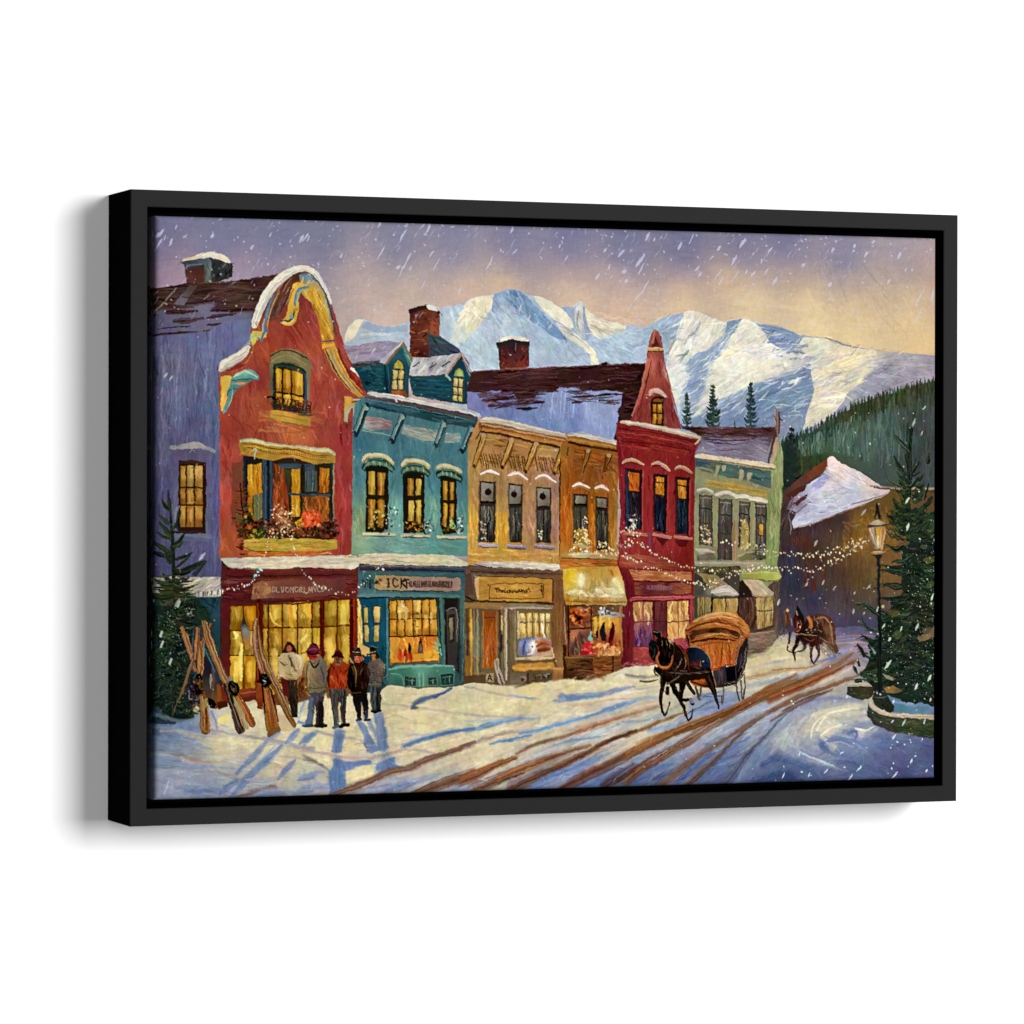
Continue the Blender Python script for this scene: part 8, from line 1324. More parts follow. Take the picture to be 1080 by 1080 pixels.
ln([(580,280),(630,350),(640,440)],10,'c0b090',dry=.2); ln([(640,460),(700,490)],8,'b0a088',dry=.2); ln([(460,580),(530,620),(600,580)],20,'7c4630',dry=.25); ln([(680,575),(720,600),(820,640)],9,'b8a890',dry=.25)
# ---- stone planter walls and street lamp
PL = part('painted_stone_wall','curved mossy stone wall with snow on top in front of the fir')
org(885,640,7.714)
poly([(300,720),(480,720),(800,780),(800,880),(460,870),(360,840),(280,770)],[(450,760,'54758e'),(600,800,'62809e'),(760,840,'6c86a4'),(520,800,'4c7e88')]); ln([(440,770),(600,790),(790,810)],26,'7c92b0',dry=.3)
poly([(235,780),(260,830),(330,870),(440,890),(600,905),(800,920),(800,1070),(660,1055),(520,1030),(400,1010),(290,960),(225,880)],[(260,860,'33382c'),(400,930,'343c28'),(600,960,'3a422c'),(760,980,'333e26'),(700,1040,'22361e'),(500,1010,'3a4030'),(300,930,'2c3028')])
hatch([(235,790),(330,870),(800,925),(800,1065),(400,1000),(230,880)],90,60,11,lambda x,y: 30 if x < 400 else 5,pal=['3c4630','2a3222','4a5038','202a1c','5a5c44','34442a'],a=.5,spread=12)
ln([(250,870),(330,930),(500,960)],6,'5c6048',dry=.3); ln([(440,980),(620,1000),(790,1010)],30,'27381f',dry=.3)
sub(PL,'painted_snow_cap'); ln([(272,718),(250,770),(285,825),(360,860),(450,878),(620,886),(800,898)],[26,34,38,36,34,36,44],'b7a99a',br=.08); ln([(268,730),(256,775),(300,824),(400,862)],10,'d0c4b2',dry=.3); ln([(480,870),(640,878),(795,888)],10,'cdbcaa',dry=.3)
part('painted_stone_wall','short straight stone wall left of the lamp foot')
poly([(62,650),(300,640),(305,690),(240,745),(180,760),(110,740),(64,710)],[(120,690,'2c2c20'),(240,690,'33301f'),(180,740,'3c3a2c')]); hatch([(62,650),(300,645),(240,740),(66,715)],34,40,10,10,pal=['3a3826','24241a','4a4630'],a=.5,spread=30); ln([(62,632),(180,632),(306,636)],[22,26,24],'b5a893',br=.08); ln([(70,624),(300,628)],8,'cfc2ac',dry=.3)
FR = part('painted_fir_tree','tall dark fir behind the street lamp at the right edge')
# right fir: trunk,branches and mass
org(885,440,9.818)
for p,w in (([(745,120),(735,250),(730,400),(735,560),(725,700),(700,900),(740,1040)],[44,40,40,50,60,70,60]),([(570,190),(640,270),(720,350)],[18,50,34]),([(570,410),(620,520),(680,590)],[18,44,50]),([(690,390),(715,470),(720,560)],[30,44,30]),([(850,430),(800,510),(760,570)],[16,32,30]),([(480,570),(530,660),(610,695)],[12,26,34]),([(810,630),(780,680),(740,720)],[24,40,40]),([(930,380),(920,460)],[20,44]),([(850,370),(840,450)],28),([(860,710),(830,830),(800,890)],[22,40,16]),([(925,690),(900,800),(880,860)],[16,26,10]),([(960,830),(880,930),(800,990)],[30,56,50]),([(560,850),(600,930),(660,990)],[30,60,50]),([(540,960),(620,990)],[16,40]),([(510,1020),(560,1030)],18),([(680,640),(700,700)],20)):
    ln(p,w,hx(['1d2a20','1a241c','222c20','29321f'][rng.randint(4)]),br=.12)
ln([(800,430),(760,520)],20,'2c3a2a',dry=.3); ln([(925,380),(910,460)],20,'3c4226',dry=.3)
org(885,540,9.818)
mass = [(600,60),(560,20),(620,-20),(700,-60),(800,-30),(860,30),(1010,-20),(1010,2400),(300,2050),(120,2000),(230,1900),(330,1800),(200,1690),(240,1620),(420,1550),(460,1240),(420,1080),(470,890),(640,880),(440,850),(520,740),(640,760),(480,580),(640,620),(560,480),(620,440),(500,340),(640,400),(660,300),(580,200),(640,180)]
org(885,540,9.818)
poly([(600,60),(560,20),(640,-30),(800,-40),(880,20),(1020,-20),(1020,2010),(700,1960),(420,1880),(300,1760),(230,1640),(330,1500),(300,1360),(420,1290),(400,1120),(540,1000),(520,900),(650,840),(640,700),(660,560),(640,430),(690,300),(590,190)],[(800,100,'1c2420'),(800,400,'1a2420'),(850,700,'17201c'),(700,900,'1b241e'),(800,1200,'161e1a'),(650,1300,'1a231e'),(850,1600,'131b1a'),(980,100,'26302c'),(980,1200,'1c261c')],rg=3)
BR = [((720,300),(600,400),(480,330),44),((720,470),(640,510),(555,510),60),((700,560),(560,580),(440,545),44),((720,640),(560,620),(440,595),50),((700,760),(580,790),(470,740),44),((720,780),(560,740),(420,745),22),((700,860),(560,900),(430,890),60),((560,1080),(360,1010),(230,940),50),((460,1060),(330,980),(240,945),30),((700,1040),(540,1060),(430,1100),70),((460,1240),(300,1220),(180,1110),20),((480,1330),(330,1330),(225,1265),40),((560,1420),(360,1400),(280,1300),40),((560,1500),(330,1520),(190,1390),34),((600,1600),(400,1640),(220,1690),50),((700,1650),(500,1720),(190,1740),50),((640,200),(590,120),(540,110),30),((700,100),(600,30),(520,40),22),((900,120),(980,60),(1010,20),50)]
for a,b,c,w in BR:
    ln([a,b,c],[w,w * .9,w * .2],hx(['1c2920','17221b','22301f','1a2c26'][rng.randint(4)]),br=.12)
    for k in range(9):
        t = rng.rand(); p = np.array(a) * (1 - t) ** 2 + 2 * np.array(b) * t * (1 - t) + np.array(c) * t * t
        ln([p,p + (-40 - rng.rand() * 50,-8 + rng.rand() * 40)],[13,4],hx(['1c2920','26341f','1e3028','323c26'][rng.randint(4)]),br=.1)
hatch([(640,0),(1000,0),(1000,2000),(760,1950),(400,1860),(250,1650),(340,1400),(440,1120),(660,820),(680,300)],760,110,16,lambda x,y: 22 if x > 760 else 158,a=.75,j=.016,pal=['16201a','1f2c20','0f1714','263424','1a2a26','2c3a28','12201e','303c24'],spread=20,mk=False)
hatch([(640,1000),(1000,1000),(1000,1700),(640,1700)],60,80,16,15,a=.45,j=.02,pal=['3c4428','4a4c2c','2c3a24'],spread=20)
for x,y,rx,ry,c in ((935,495,62,36,'5c5e2c'),(640,260,50,56,'8a6c48'),(930,605,70,18,'46503c'),(950,750,50,30,'4c5030'),(940,1230,90,40,'6a5a44'),(960,960,30,30,'4a5030'),(690,320,40,26,'6a5a34'),(960,150,30,60,'37423c'),(870,360,40,24,'4c5230'),(560,1040,70,36,'5c4c2c'),(600,1270,40,50,'4c5030')):
    dab(x,y,rx,c,ry=ry,a=.75,mk=False,ang=rng.randn() * 10)
org(885,640,7.714)
poly([(640,240),(720,215),(785,150),(785,240),(700,280),(650,275)],[(700,250,'7a6448'),(770,200,'6c5c4c')],rg=1.5); poly([(350,540),(400,560),(480,590),(430,600),(380,580)],[(370,560,'7c8484'),(460,590,'8a7460')]); poly([(250,320),(300,370),(290,390),(260,350)],'7a8488'); poly([(360,660),(440,640),(520,680),(470,700),(390,700)],[(420,670,'8a6634'),(490,690,'5c5030')]); poly([(390,700),(480,715),(600,710),(700,750),(560,770),(420,730)],[(450,720,'1c2c1c'),(600,740,'18261f')])
for p,w in (([(150,310),(180,350),(200,400)],[20,34,24]),([(115,480),(135,510),(150,540)],[12,24,10]),([(150,430),(165,480)],[14,18]),([(180,90),(210,150),(255,190)],[12,20,16]),([(190,550),(240,560),(310,600)],[50,70,40]),([(140,600),(170,600)],36)): ln(p,w,'1f2c22',br=.1)
dabs([(180,540),(310,540),(310,610),(180,610)],30,9,['2a4034','1a2c26','3c5240','8a9c90'],a=.7)
hatch([(350,400),(780,400),(780,780),(500,700)],180,60,10,20,a=.8,j=.016,pal=['12191a','1a2624','0f1615','22302a','1c2e30'],spread=40,mk=True)
org(885,540,9.818)
dabs([(480,880),(1000,100),(1000,1950),(600,1700),(440,1300)],330,4,['c8d0cc','8a9894','e0e4dc','5c6c66','a8b0a4'],a=.85)
dabs([(640,100),(1000,60),(1000,900),(660,900)],70,4,['c8d0cc','8a9894','e0e4dc'],a=.85)
org(885,440,9.818)
for i_ in range(130):
    y = 560 + rng.rand() ** .8 * 700; t = (y - 560) / 700; h = 60 + 170 * t; s_ = rng.choice([-1,1]); x = 740 + s_ * rng.rand() * h
    ln([(x,y),(x + s_ * 26,y + 6),(x + s_ * (44 + rng.rand() * 40),y - 26 - rng.rand() * 30)],[16,22,5],hx(['1c2920','25341f','18241c','303a22'][rng.randint(4)]),br=.1)
LA = part('painted_street_lamp','black street lamp with a glowing amber lantern')
org(885,540,9.818)
glow(385,260,300,'b8862e',.42)
org(885,640,7.714)
poly([(285,700),(300,670),(365,668),(380,710),(440,800),(445,840),(415,860),(340,835),(280,790),(270,740)],[(320,700,'2a2c2c'),(340,760,'1a1e18'),(420,840,'20241c'),(300,790,'2c3224')]); hatch([(290,740),(380,720),(440,840),(300,800)],30,30,9,40,pal=['2c3428','14180f','3a4030','1f241a'],a=.6,spread=50)
ln([(300,690),(335,684),(370,690)],14,'5a5c5c',dry=.2); ln([(290,735),(340,738),(380,728)],10,'5c5c50',dry=.2)
org(885,540,9.818)
ln([(405,455),(408,560),(408,800),(412,1000)],[40,36,36,38],'1c2422'); ln([(412,1000),(415,1200),(418,1500),(420,1700),(420,1840)],[38,40,44,50,54],'171c17'); ln([(396,480),(398,800),(402,1200)],7,'4a5048',dry=.25); ln([(420,640),(420,1000)],6,'3c3024',dry=.3)
poly([(368,455),(440,455),(425,490),(388,490)],'1a1f22'); ln([(372,560),(390,580)],16,'4c4454'); ln([(370,785),(400,782)],14,'1f2420'); ln([(370,690),(398,696)],10,'2a2c28')
sub(LA,'painted_lantern')
poly([(300,160),(345,158),(470,150),(485,180),(462,300),(445,385),(392,395),(352,370),(318,270)],[(320,200,'a89470'),(360,220,'7c6848'),(400,200,'d0a048'),(400,320,'d8c088'),(450,200,'a86a3c'),(460,300,'b08a5c'),(360,340,'6c5c44')])
for p,w,c in (([(318,175),(340,250),(378,350)],14,'d0c8b4'),([(340,170),(365,250),(395,360)],12,'b8a888'),([(365,165),(380,230)],14,'6a5434'),([(405,165),(402,230),(400,340)],30,'d8a840'),([(400,250),(398,320),(402,370)],22,'e8dcb8'),([(432,165),(428,260),(420,360)],14,'d0b060'),([(450,170),(446,270),(432,370)],10,'b87048'),([(472,175),(462,280),(446,370)],9,'d0c0a4'),([(300,165),(330,290),(355,360)],6,'4a3c2c'),([(330,270),(350,320)],10,'8a94a0')): ln(p,w,c,dry=.2)
ln([(300,150),(390,140),(500,130)],[26,20,22],'33202a'); poly([(312,130),(345,95),(400,82),(455,98),(490,125),(400,132)],[(350,110,'a89878'),(410,100,'b5a686'),(470,118,'8a7a60')]); ln([(350,98),(400,88),(440,96)],9,'d0c4a4',dry=.2)
poly([(388,-110),(402,-90),(410,-30),(440,75),(415,70),(395,20),(378,70),(362,60),(380,-30),(375,-80)],'1c1a18')
ln([(328,430),(400,425),(470,412)],[14,26,24],'a88058',dry=.08); ln([(350,412),(420,408),(450,405)],16,'c8b890',dry=.2); ln([(350,450),(430,448)],14,'2a2422'); ln([(395,390),(425,380)],10,'2c281e'); ln([(460,370),(480,340)],8,'2c281e',dry=.1)
dab(452,978,20,'b0c890',a=.9,mk=False); dab(452,978,10,'d8e0b0',mk=False); ln([(395,985),(388,1035)],16,'a8b0a8',mk=False)
use(FR)
for a,b,c,w in (((640,400),(570,400),(490,335),36),((640,590),(540,600),(440,545),30),((640,630),(540,610),(440,600),34),((640,780),(560,790),(480,745),30),((640,890),(540,900),(440,885),40),((400,1060),(320,1000),(235,945),36)):
    ln([a,b,c],[w,w * .9,w * .2],'1a281f',br=.12)
# ---- strings of lights
LS = part('painted_light_string','strings of tiny white bulbs looping between houses and lamp')
CUR[0] = LS
def lights(p,n,r=.76,col=('f2e6c0','e8dcb8','fff4d8','d8c8a0','c8d4d8'),jit=2.0,g=.35):
    q = spl(np.array(p,float),n=24); d = np.r_[0,np.cumsum(np.hypot(*np.diff(q,axis=0).T))]
    for t in np.linspace(0,d[-1],int(n * .8)):
        x = np.interp(t,d,q[:,0]) + rng.randn() * .5; y = np.interp(t,d,q[:,1]) + rng.randn() * jit
        if g: glow(x,y,2.6,'d0a850',g * .6)
        k = r * (.55 + rng.rand() * .8)
        dab(x,y,k,col[rng.randint(len(col))],ry=k * (1 + rng.rand() * .5),a=.95)
org(0,0,1)
lights([(818,583),(845,586),(875,583),(900,574),(915,568)],60); lights([(818,598),(840,600),(860,598),(885,590),(902,580)],50); lights([(893,578),(905,572),(914,570)],22,jit=4)
lights([(660,570),(672,574),(685,580),(700,590),(718,596),(735,598),(760,602),(785,602),(800,597),(820,600)],70,g=.2); lights([(660,585),(675,594),(695,600),(710,608),(725,613),(742,614),(756,612),(775,606),(800,599),(815,599)],70,g=.2,jit=1.4)
lights([(760,570),(775,574),(795,578),(818,584)],26,g=.2,jit=2.4); lights([(655,560),(668,562),(680,576)],22,g=.2,jit=3); lights([(600,582),(625,582),(650,584),(662,586)],34,g=.25,jit=1.6); lights([(733,613),(745,617),(755,614)],14,g=.1,jit=2)
lights([(665,550),(668,560),(666,572)],16,jit=3,g=.1); lights([(640,575),(655,580),(662,575)],18,jit=3,g=.2)
lights([(212,628),(225,626),(240,623),(255,619),(266,612),(272,603)],34,g=.08,jit=1.2); lights([(285,560),(282,572),(280,584),(274,600)],16,g=.15,jit=1.2); lights([(308,566),(311,578),(316,595),(322,604),(330,613),(340,620),(352,623),(366,625),(382,619),(390,608)],44,g=.12,jit=1.3); lights([(398,600),(402,597),(405,601)],8,jit=1.2,g=0)
dabs([(268,600),(277,600),(277,608),(268,608)],12,1.5,['7fa8c0','b8d0d8','4a7890'])
for a,b in (((210,629),(238,625)),):
    for x in np.arange(210,236,2.2): ln([(x,629 - (x - 210) * .12),(x + .4,625 - (x - 210) * .12)],1,'2c4438' if rng.rand() < .5 else 'c8ccc4',mk=False)
# lamp-string glow near lantern
glow(905,575,22,'c89a3c',.25)

# ---- falling snow,in slanting streaks and specks (surface paint,keeps the ids below)
def flake(x,y,l,w,ang=-55,c='c6c4d2',a=.75):
    w = w * .72
    d = np.array([math.cos(math.radians(ang)),math.sin(math.radians(ang))]) * l / 2
    ln([(x - d[0],y - d[1]),(x,y),(x + d[0],y + d[1])],[w * .3,w,w * .45],c,a=a,br=0,mk=False)
for x,y,l,w in ((169,247,11,4.5),(168.5,257,9,3),(180.5,256,8,4),(174,251,6,1.6),(224,249,5,3.6),(266,261,5,3),(194,250,5,1.6),(196,249,4,2),(186,240,4,2),(318,252,9,3.6),(325,252,7,2),(306,255,4,2),(322,251,12,2),(285,248,5,1.6),(360,270,5,2.4),(401,237,9,3),(425,249,15,3),(402,267,17,2),(431,272,12,3),(425,284,18,2.4),(420,282,5,4.5),(452,241,16,3),(455,268,8,2.4),(447,300,8,2),(460,280,14,1.6),(485,307,10,1.8),(433,283,5,2.6),(430,237,8,1.6),(447,238,12,1.4),
                   (540,243,7,3),(524,241,4,2),(515,280,12,2),(518,275,10,1.6),(543,266,8,1.8),(528,265,3,2.6),(590,260,4,3),(597,273,7,1.8),(638,264,6,3),(655,268,10,4),(658,287,4,5),(630,292,7,4),(642,282,6,2),(660,297,4,3.4),(580,344,9,2.4),(567,341,7,1.6),(558,336,6,3),(549,325,7,3),(683,250,9,4.5),(675,275,16,5),(676,284,12,2.4),(690,253,4,2.4),(717,260,8,4),(729,252,12,2),(758,262,6,3.4),(750,273,6,1.8),(735,284,7,3),(738,290,6,3),(774,275,12,3.4),(783,257,10,5),(812,264,7,3.4),(787,287,5,2.6),(794,289,9,2.4),(817,297,9,4.4),(680,304,18,2),(672,314,14,2),(665,323,10,1.4),(757,290,14,1.6),(775,292,14,1.6),(760,297,10,1.8),(808,287,9,2),(803,276,6,2),
                   (847,280,4,3.2),(875,301,5,4.4),(878,264,5,3.6),(913,269,6,3),(901,260,3,3.6),(948,270,7,4.4),(937,297,5,2.8),(955,285,4,2),(970,313,18,1.8),(983,312,12,2.4),(970,330,13,1.8),(966,337,10,1.6),(950,325,5,1.4),(175,396,6,3),(181,399,6,2.4),(161,420,4,2),(158,452,4,2),(213,587,10,4),(187,636,10,4),(161,635,6,2.4)):
    flake(x,y,l,w,ang=-58 + rng.randn() * 6)
for x,y,l,w in ((835,403,5,3),(840,402,8,4),(825,404,4,2),(964,446,9,3.2),(975,430,4,2.4),(972,457,5,2),(957,528,7,3),(911,540,7,3),(957,556,8,4.4),(860,573,7,3),(850,616,6,3),(868,614,5,2.6),(880,620,5,2.4),(916,619,6,2.6),(901,626,3,2.6),(821,635,7,4),(900,645,5,3.2),(911,647,3,3),(983,630,8,3.4),(967,661,7,3.6),(950,663,6,2.8),(932,660,5,3),(938,674,5,4),(936,701,11,4),(980,715,7,4),(966,724,7,4),(942,740,4,3),(981,738,4,2.6),(953,762,7,3),(975,761,6,3),(941,761,4,3),(943,777,6,2.4),(961,803,6,2.2),(906,810,7,2.4),(871,813,7,2.2),(826,818,6,2),(888,794,5,2),(944,817,8,2.6),(897,820,7,2.6),(977,813,4,2.2),(853,817,5,2),(893,735,4,2.2),(843,795,5,2)):
    flake(x,y,l,w,ang=-62 + rng.randn() * 8,c='cdd2d6',a=.9)
org(0,0,1)
for i in range(620):
    x = rng.uniform(160,986); y = 226 + (x - 160) * .03 + rng.rand() ** 1.3 * 110
    if rng.rand() < .45: flake(x,y,2 + rng.rand() * 8,.7 + rng.rand() * .8,ang=-56 + rng.randn() * 10,c='b8b4c4',a=.55)
    else: dab(x,y,.5 + rng.rand() * .7,'c8c6d0',a=.65,mk=False)
for i in range(420):
    x = rng.uniform(160,986); y = rng.uniform(330,835); k = .35 + rng.rand() * .6
    dab(x,y,k,'c8ccd4',a=.6,mk=False)
for i in range(120):
    x = rng.uniform(820,986); y = rng.uniform(430,830); dab(x,y,.5 + rng.rand() * .6,'d8dcd8',a=.8,mk=False)
for i in range(60):
    x = rng.uniform(160,700); y = rng.uniform(400,840); flake(x,y,3 + rng.rand() * 5,.8,ang=-75 + rng.randn() * 20,c='ccd0d8',a=.5)
for p in ([(173,838),(178,824)],[(160,840),(163,828)],[(273,843),(285,840)]): ln(p,1.4,'c4c8d0',a=.45,mk=False)

def weave():
    a = rng.rand(NV,NU).astype(np.float32) - .5
    v = boxblur(a,1); c = np.cumsum(np.pad(v,((8,8),(0,0)),mode='wrap'),0); v = (c[14:14 + NV] - c[:NV]) / 14
    b = rng.rand(NV,NU).astype(np.float32) - .5
    h = boxblur(b,1); c = np.cumsum(np.pad(h,((0,0),(8,8)),mode='wrap'),1); h = (c[:,14:14 + NU] - c[:,:NU]) / 14
    g = boxblur(rng.rand(NV,NU).astype(np.float32) - .5,1)
    return v / v.std() * .55 + h / h.std() * .35 + g / g.std() * .6
def tint(name_ids,mul,sat=1.,con=1.):
    k = np.isin(IDS,[i for i in range(len(REG)) if i in name_ids or (REG[i][2] and REG[i][0] in name_ids and (len(name_ids) > 2 or 'snow' not in REG[i][1]))])
    c = COL[k]; l = (c @ np.array([.3,.59,.11],np.float32))[:,None]
    c = (l + (c - l) * sat) * np.array(mul,np.float32)
    COL[k] = np.clip(.36 + (c - .36) * con,0,1)
tint([0],(1.02,1.035,1.08),.9,1.)
tint([MB],(1.0,1.0,.97),.74,1.15)
tint([WH],(.86,.88,.80),.95,1.05)
tint([SH,SH,SH],(.84,.80,.76),.95,1.06)
tint([i for i in range(len(REG)) if REG[i][0] == SH and REG[i][1] == 'painted_roof'],(1.28,1.3,1.36),1.,1.1)
tint([H1],(.95,.93,.92),.8,1.08)
tint([H2],(1.03,1.08,.98),.97,1.1)
tint([H3],(.97,.97,.95),.93,1.1)
tint([H4],(1.06,1.04,1.12),.95,1.14)
tint([H5],(1.,.98,.98),.96,1.14)
tint([H6],(1.,.96,.92),.97,1.1)
tint([H7],(.95,.9,.86),.82,1.12)
tint([GR],(.99,.98,.98),.86,1.17)
tint([CA,HO,H2S],(.98,.94,.92),.84,1.22)
tint([P1,P2,P3,P4,P5,SKI],(.92,.88,.84),.95,1.2)
tint([FL],(.8,.82,.74),.85,1.02)
tint([FR],(1.,1.02,.92),.88,1.02)
def named(p,*n): return [i for i in range(len(REG)) if REG[i][2] and (p is None or REG[i][0] == p) and REG[i][1] in n]
tint(named(None,'painted_snow_ledge','painted_gable_snow','painted_snow_cap'),(1.,.98,.94),.95,1.12)
tint(named(H2,'painted_shop_window'),(.9,.83,.72),1.,1.22); tint(named(H2,'painted_window','painted_bay_window'),(.9,.86,.8),1.,1.12)
tint(named(H3,'painted_shop_window'),(.95,.89,.78),1.,1.18); tint(named(H3,'painted_window'),(.9,.86,.76),1.,1.1); tint(named(H1,'painted_window'),(.9,.87,.82),1.,1.08)
tint(named(H6,'painted_spire_gable'),(1.12,1.22,1.2),.92); tint(named(H4,'painted_roof'),(.88,.9,.9),.72,1.1)
# broken colour: slow drifts of value,ragged edges,short strokes along the forms,a little bite
def smooth_noise(n):
    a = rng.rand(NV // n + 3,NU // n + 3).astype(np.float32) - .5
    y,x = np.arange(NV) / n,np.arange(NU) / n; i,j = y.astype(int),x.astype(int); v,u = (y - i)[:,None],(x - j)[None,:]
    v,u = v * v * (3 - 2 * v),u * u * (3 - 2 * u)
    return (a[i][:,j] * (1 - u) + a[i][:,j + 1] * u) * (1 - v) + (a[i + 1][:,j] * (1 - u) + a[i + 1][:,j + 1] * u) * v
CALM = 1 - .82 * boxblur((IDS == 0).astype(np.float32),3)
COL[:] = COL * (1 + (.10 * smooth_noise(38) + .08 * smooth_noise(14) + .08 * smooth_noise(6)) * CALM)[...,None]
for k_ in range(3): COL[...,k_] += (.03 * smooth_noise(22) + .02 * smooth_noise(9)) * CALM
wx,wy = smooth_noise(8) * 1.9 + smooth_noise(3) * .7,smooth_noise(8) * 1.9 + smooth_noise(3) * .7
jj = np.clip(np.arange(NU)[None,:] + np.rint(wx).astype(int),0,NU - 1); ii = np.clip(np.arange(NV)[:,None] + np.rint(wy).astype(int),0,NV - 1)
COL[:] = COL[ii,jj]; IDS[:] = IDS[ii,jj]
lum = boxblur(COL.mean(2),2); gy,gx_ = np.gradient(lum)
gx_,gy = boxblur(gx_,2),boxblur(gy,2)
org(0,0,1)
for n_ in range(11000):
    i,j = rng.randint(NV),rng.randint(NU)
    g = math.hypot(gx_[i,j],gy[i,j])
    if g < .008: continue
    an = math.atan2(gx_[i,j],-gy[i,j]); l = 3 + rng.rand() * 7
    q = HINV @ np.array([j + .5,i + .5,1.]); x,y = q[0] / q[2],q[1] / q[2]
    dx,dy = math.cos(an) * l / 2,math.sin(an) * l / 2
    ln([(x - dx,y - dy),(x + dx,y + dy)],[.5 + rng.rand() * .5,.9 + rng.rand() * .7],COL[i,j] * (1 + rng.randn() * .15),a=.36,br=0,mk=False,sm=False)
for k_ in range(3): COL[...,k_] += .22 * (COL[...,k_] - boxblur(COL[...,k_].copy(),2)) + .06 * (COL[...,k_] - boxblur(COL[...,k_].copy(),9))
COL[:] = COL * (1 + .013 * weave())[...,None]

def components():
    """run-length connected components of equal ids -> label image,id and size per label"""
    par = []
    def find(a):
        while par[a] != a:
            par[a] = par[par[a]]; a = par[a]
        return a
    L = np.zeros((NV,NU),np.int32); prev = None
    for y in range(NV):
        row = IDS[y]; st = np.r_[0,np.nonzero(np.diff(row))[0] + 1]; en = np.r_[st[1:],NU]
        cur = []
        k = 0
        for a,b in zip(st.tolist(),en.tolist()):
            lab = -1; v = row[a]
            if prev:
                while k < len(prev) and prev[k][1] <= a: k += 1
                m = k
                while m < len(prev) and prev[m][0] < b:
                    if prev[m][2] == v:
                        r = find(prev[m][3])
                        if lab < 0: lab = r
                        elif r != lab: par[r] = lab
                    m += 1
            if lab < 0: lab = len(par); par.append(lab)
            cur.append((a,b,v,lab)); L[y,a:b] = lab
        prev = cur
    root_ = np.array([find(i) for i in range(len(par))],np.int32)
    return root_[L]
EXTRA = {'painted_house': 'painted_wall','painted_fir_tree': 'painted_branch','painted_sky': None}
def finish():
    for rounds in range(3):
        L = components()
        u,first,cnt = np.unique(L,return_index=True,return_counts=True)
        ids = IDS.ravel()[first]; big = {}
        for i,c in zip(ids,cnt): big[i] = max(big.get(i,0),c)
        order_ = np.argsort(L.ravel(),kind='stable'); start = np.r_[0,np.cumsum(cnt)]
        flat = IDS.ravel(); seen = set()
        for k in range(len(u)):
            i,c = ids[k],cnt[k]
            if c == big[i] and i not in seen: seen.add(i); continue
            cells = order_[start[k]:start[k + 1]]
            own,name,issub,lab = REG[i]
            new = EXTRA.get(name,'') if not issub else ''
            if c > 700 and new and rounds == 2:
                REG.append((i,new,1,None)); flat[cells] = len(REG) - 1
            elif (c <= 700 or rounds < 2 and c < .5 * big[i]) and not (c > 700 and new) :
                y,x = cells // NU,cells % NU
                x0 = x.min() - 1; m = y[x.argmin()]
                if x0 < 0: x0 = x.max() + 1; m = y[x.argmax()]
                if x0 >= NU: continue
                flat[cells] = IDS[m,x0]
finish()
import bpy
U = UNIT
scn = bpy.context.scene
col = scn.collection

def mat(name,rgb,rough=.5,spec=.3,noise=0.,scale=40.,bump=0.,attr=None,gain=1.):
    m = bpy.data.materials.new(name); m.use_nodes = True
    nt = m.node_tree; b = nt.nodes['Principled BSDF']
    b.inputs['Roughness'].default_value = rough; b.inputs['Specular IOR Level'].default_value = spec
    b.inputs['Base Color'].default_value = (*rgb,1)
    tc = nt.nodes.new('ShaderNodeTexCoord')
    if attr:
        a = nt.nodes.new('ShaderNodeAttribute'); a.attribute_name = attr
        mx = nt.nodes.new('ShaderNodeMix'); mx.data_type = 'RGBA'; mx.blend_type = 'MULTIPLY'; mx.inputs[0].default_value = 1
        nt.links.new(a.outputs['Color'],mx.inputs[6]); mx.inputs[7].default_value = (gain,gain,gain,1)
        nt.links.new(mx.outputs[2],b.inputs['Base Color'])
    n = nt.nodes.new('ShaderNodeTexNoise'); n.inputs['Scale'].default_value = scale; n.inputs['Detail'].default_value = 4
    nt.links.new(tc.outputs['Object'],n.inputs['Vector'])
    if noise and not attr:
        r = nt.nodes.new('ShaderNodeMapRange'); r.inputs['To Min'].default_value = 1 - noise; r.inputs['To Max'].default_value = 1 + noise
        nt.links.new(n.outputs['Fac'],r.inputs['Value'])
        mx = nt.nodes.new('ShaderNodeMix'); mx.data_type = 'RGBA'; mx.blend_type = 'MULTIPLY'; mx.inputs[0].default_value = 1
        mx.inputs[6].default_value = (*rgb,1); nt.links.new(r.outputs['Result'],mx.inputs[7]); nt.links.new(mx.outputs[2],b.inputs['Base Color'])
    if bump:
        bp = nt.nodes.new('ShaderNodeBump'); bp.inputs['Strength'].default_value = bump; bp.inputs['Distance'].default_value = .0006
        nt.links.new(n.outputs['Fac'],bp.inputs['Height']); nt.links.new(bp.outputs['Normal'],b.inputs['Normal'])
    return m
LIT = 1.42
M_PAINT = mat('oil_paint_on_canvas',(.5,.5,.5),rough=.62,spec=0.,scale=900.,bump=.12,attr='paint',gain=1 / LIT)
M_FRAME = mat('black_satin_lacquer',(.0142,.0142,.014),rough=.5,spec=.03,noise=.06,scale=60.,bump=.03)
M_SIDE_SHADE = mat('black_lacquer_shaded_side',(.0016,.0016,.0016),rough=.6,spec=.0,noise=.05)  # frame black darkened for the rail sides, their shade put into the colour
M_BACK = mat('black_backing_paper',(.002,.002,.002),rough=.9,spec=.02,noise=.05)
M_WALL = mat('white_wall_paint',(.9,.9,.9),rough=.9,spec=.0,noise=.004,scale=30.,bump=.02)

def link(name,me,parent=None,m=None):
    o = bpy.data.objects.new(name,me); col.objects.link(o)
    if m: me.materials.append(m)
    if parent: o.parent = parent
    return o
def W3(x,z,y=0.): return (x * U,y * U,z * U)            # frame units -> metres (x right,y into the wall,z up)
def mesh(name,v,f):
    me = bpy.data.meshes.new(name); me.from_pydata([tuple(p) for p in v],[],f); me.update(); return me

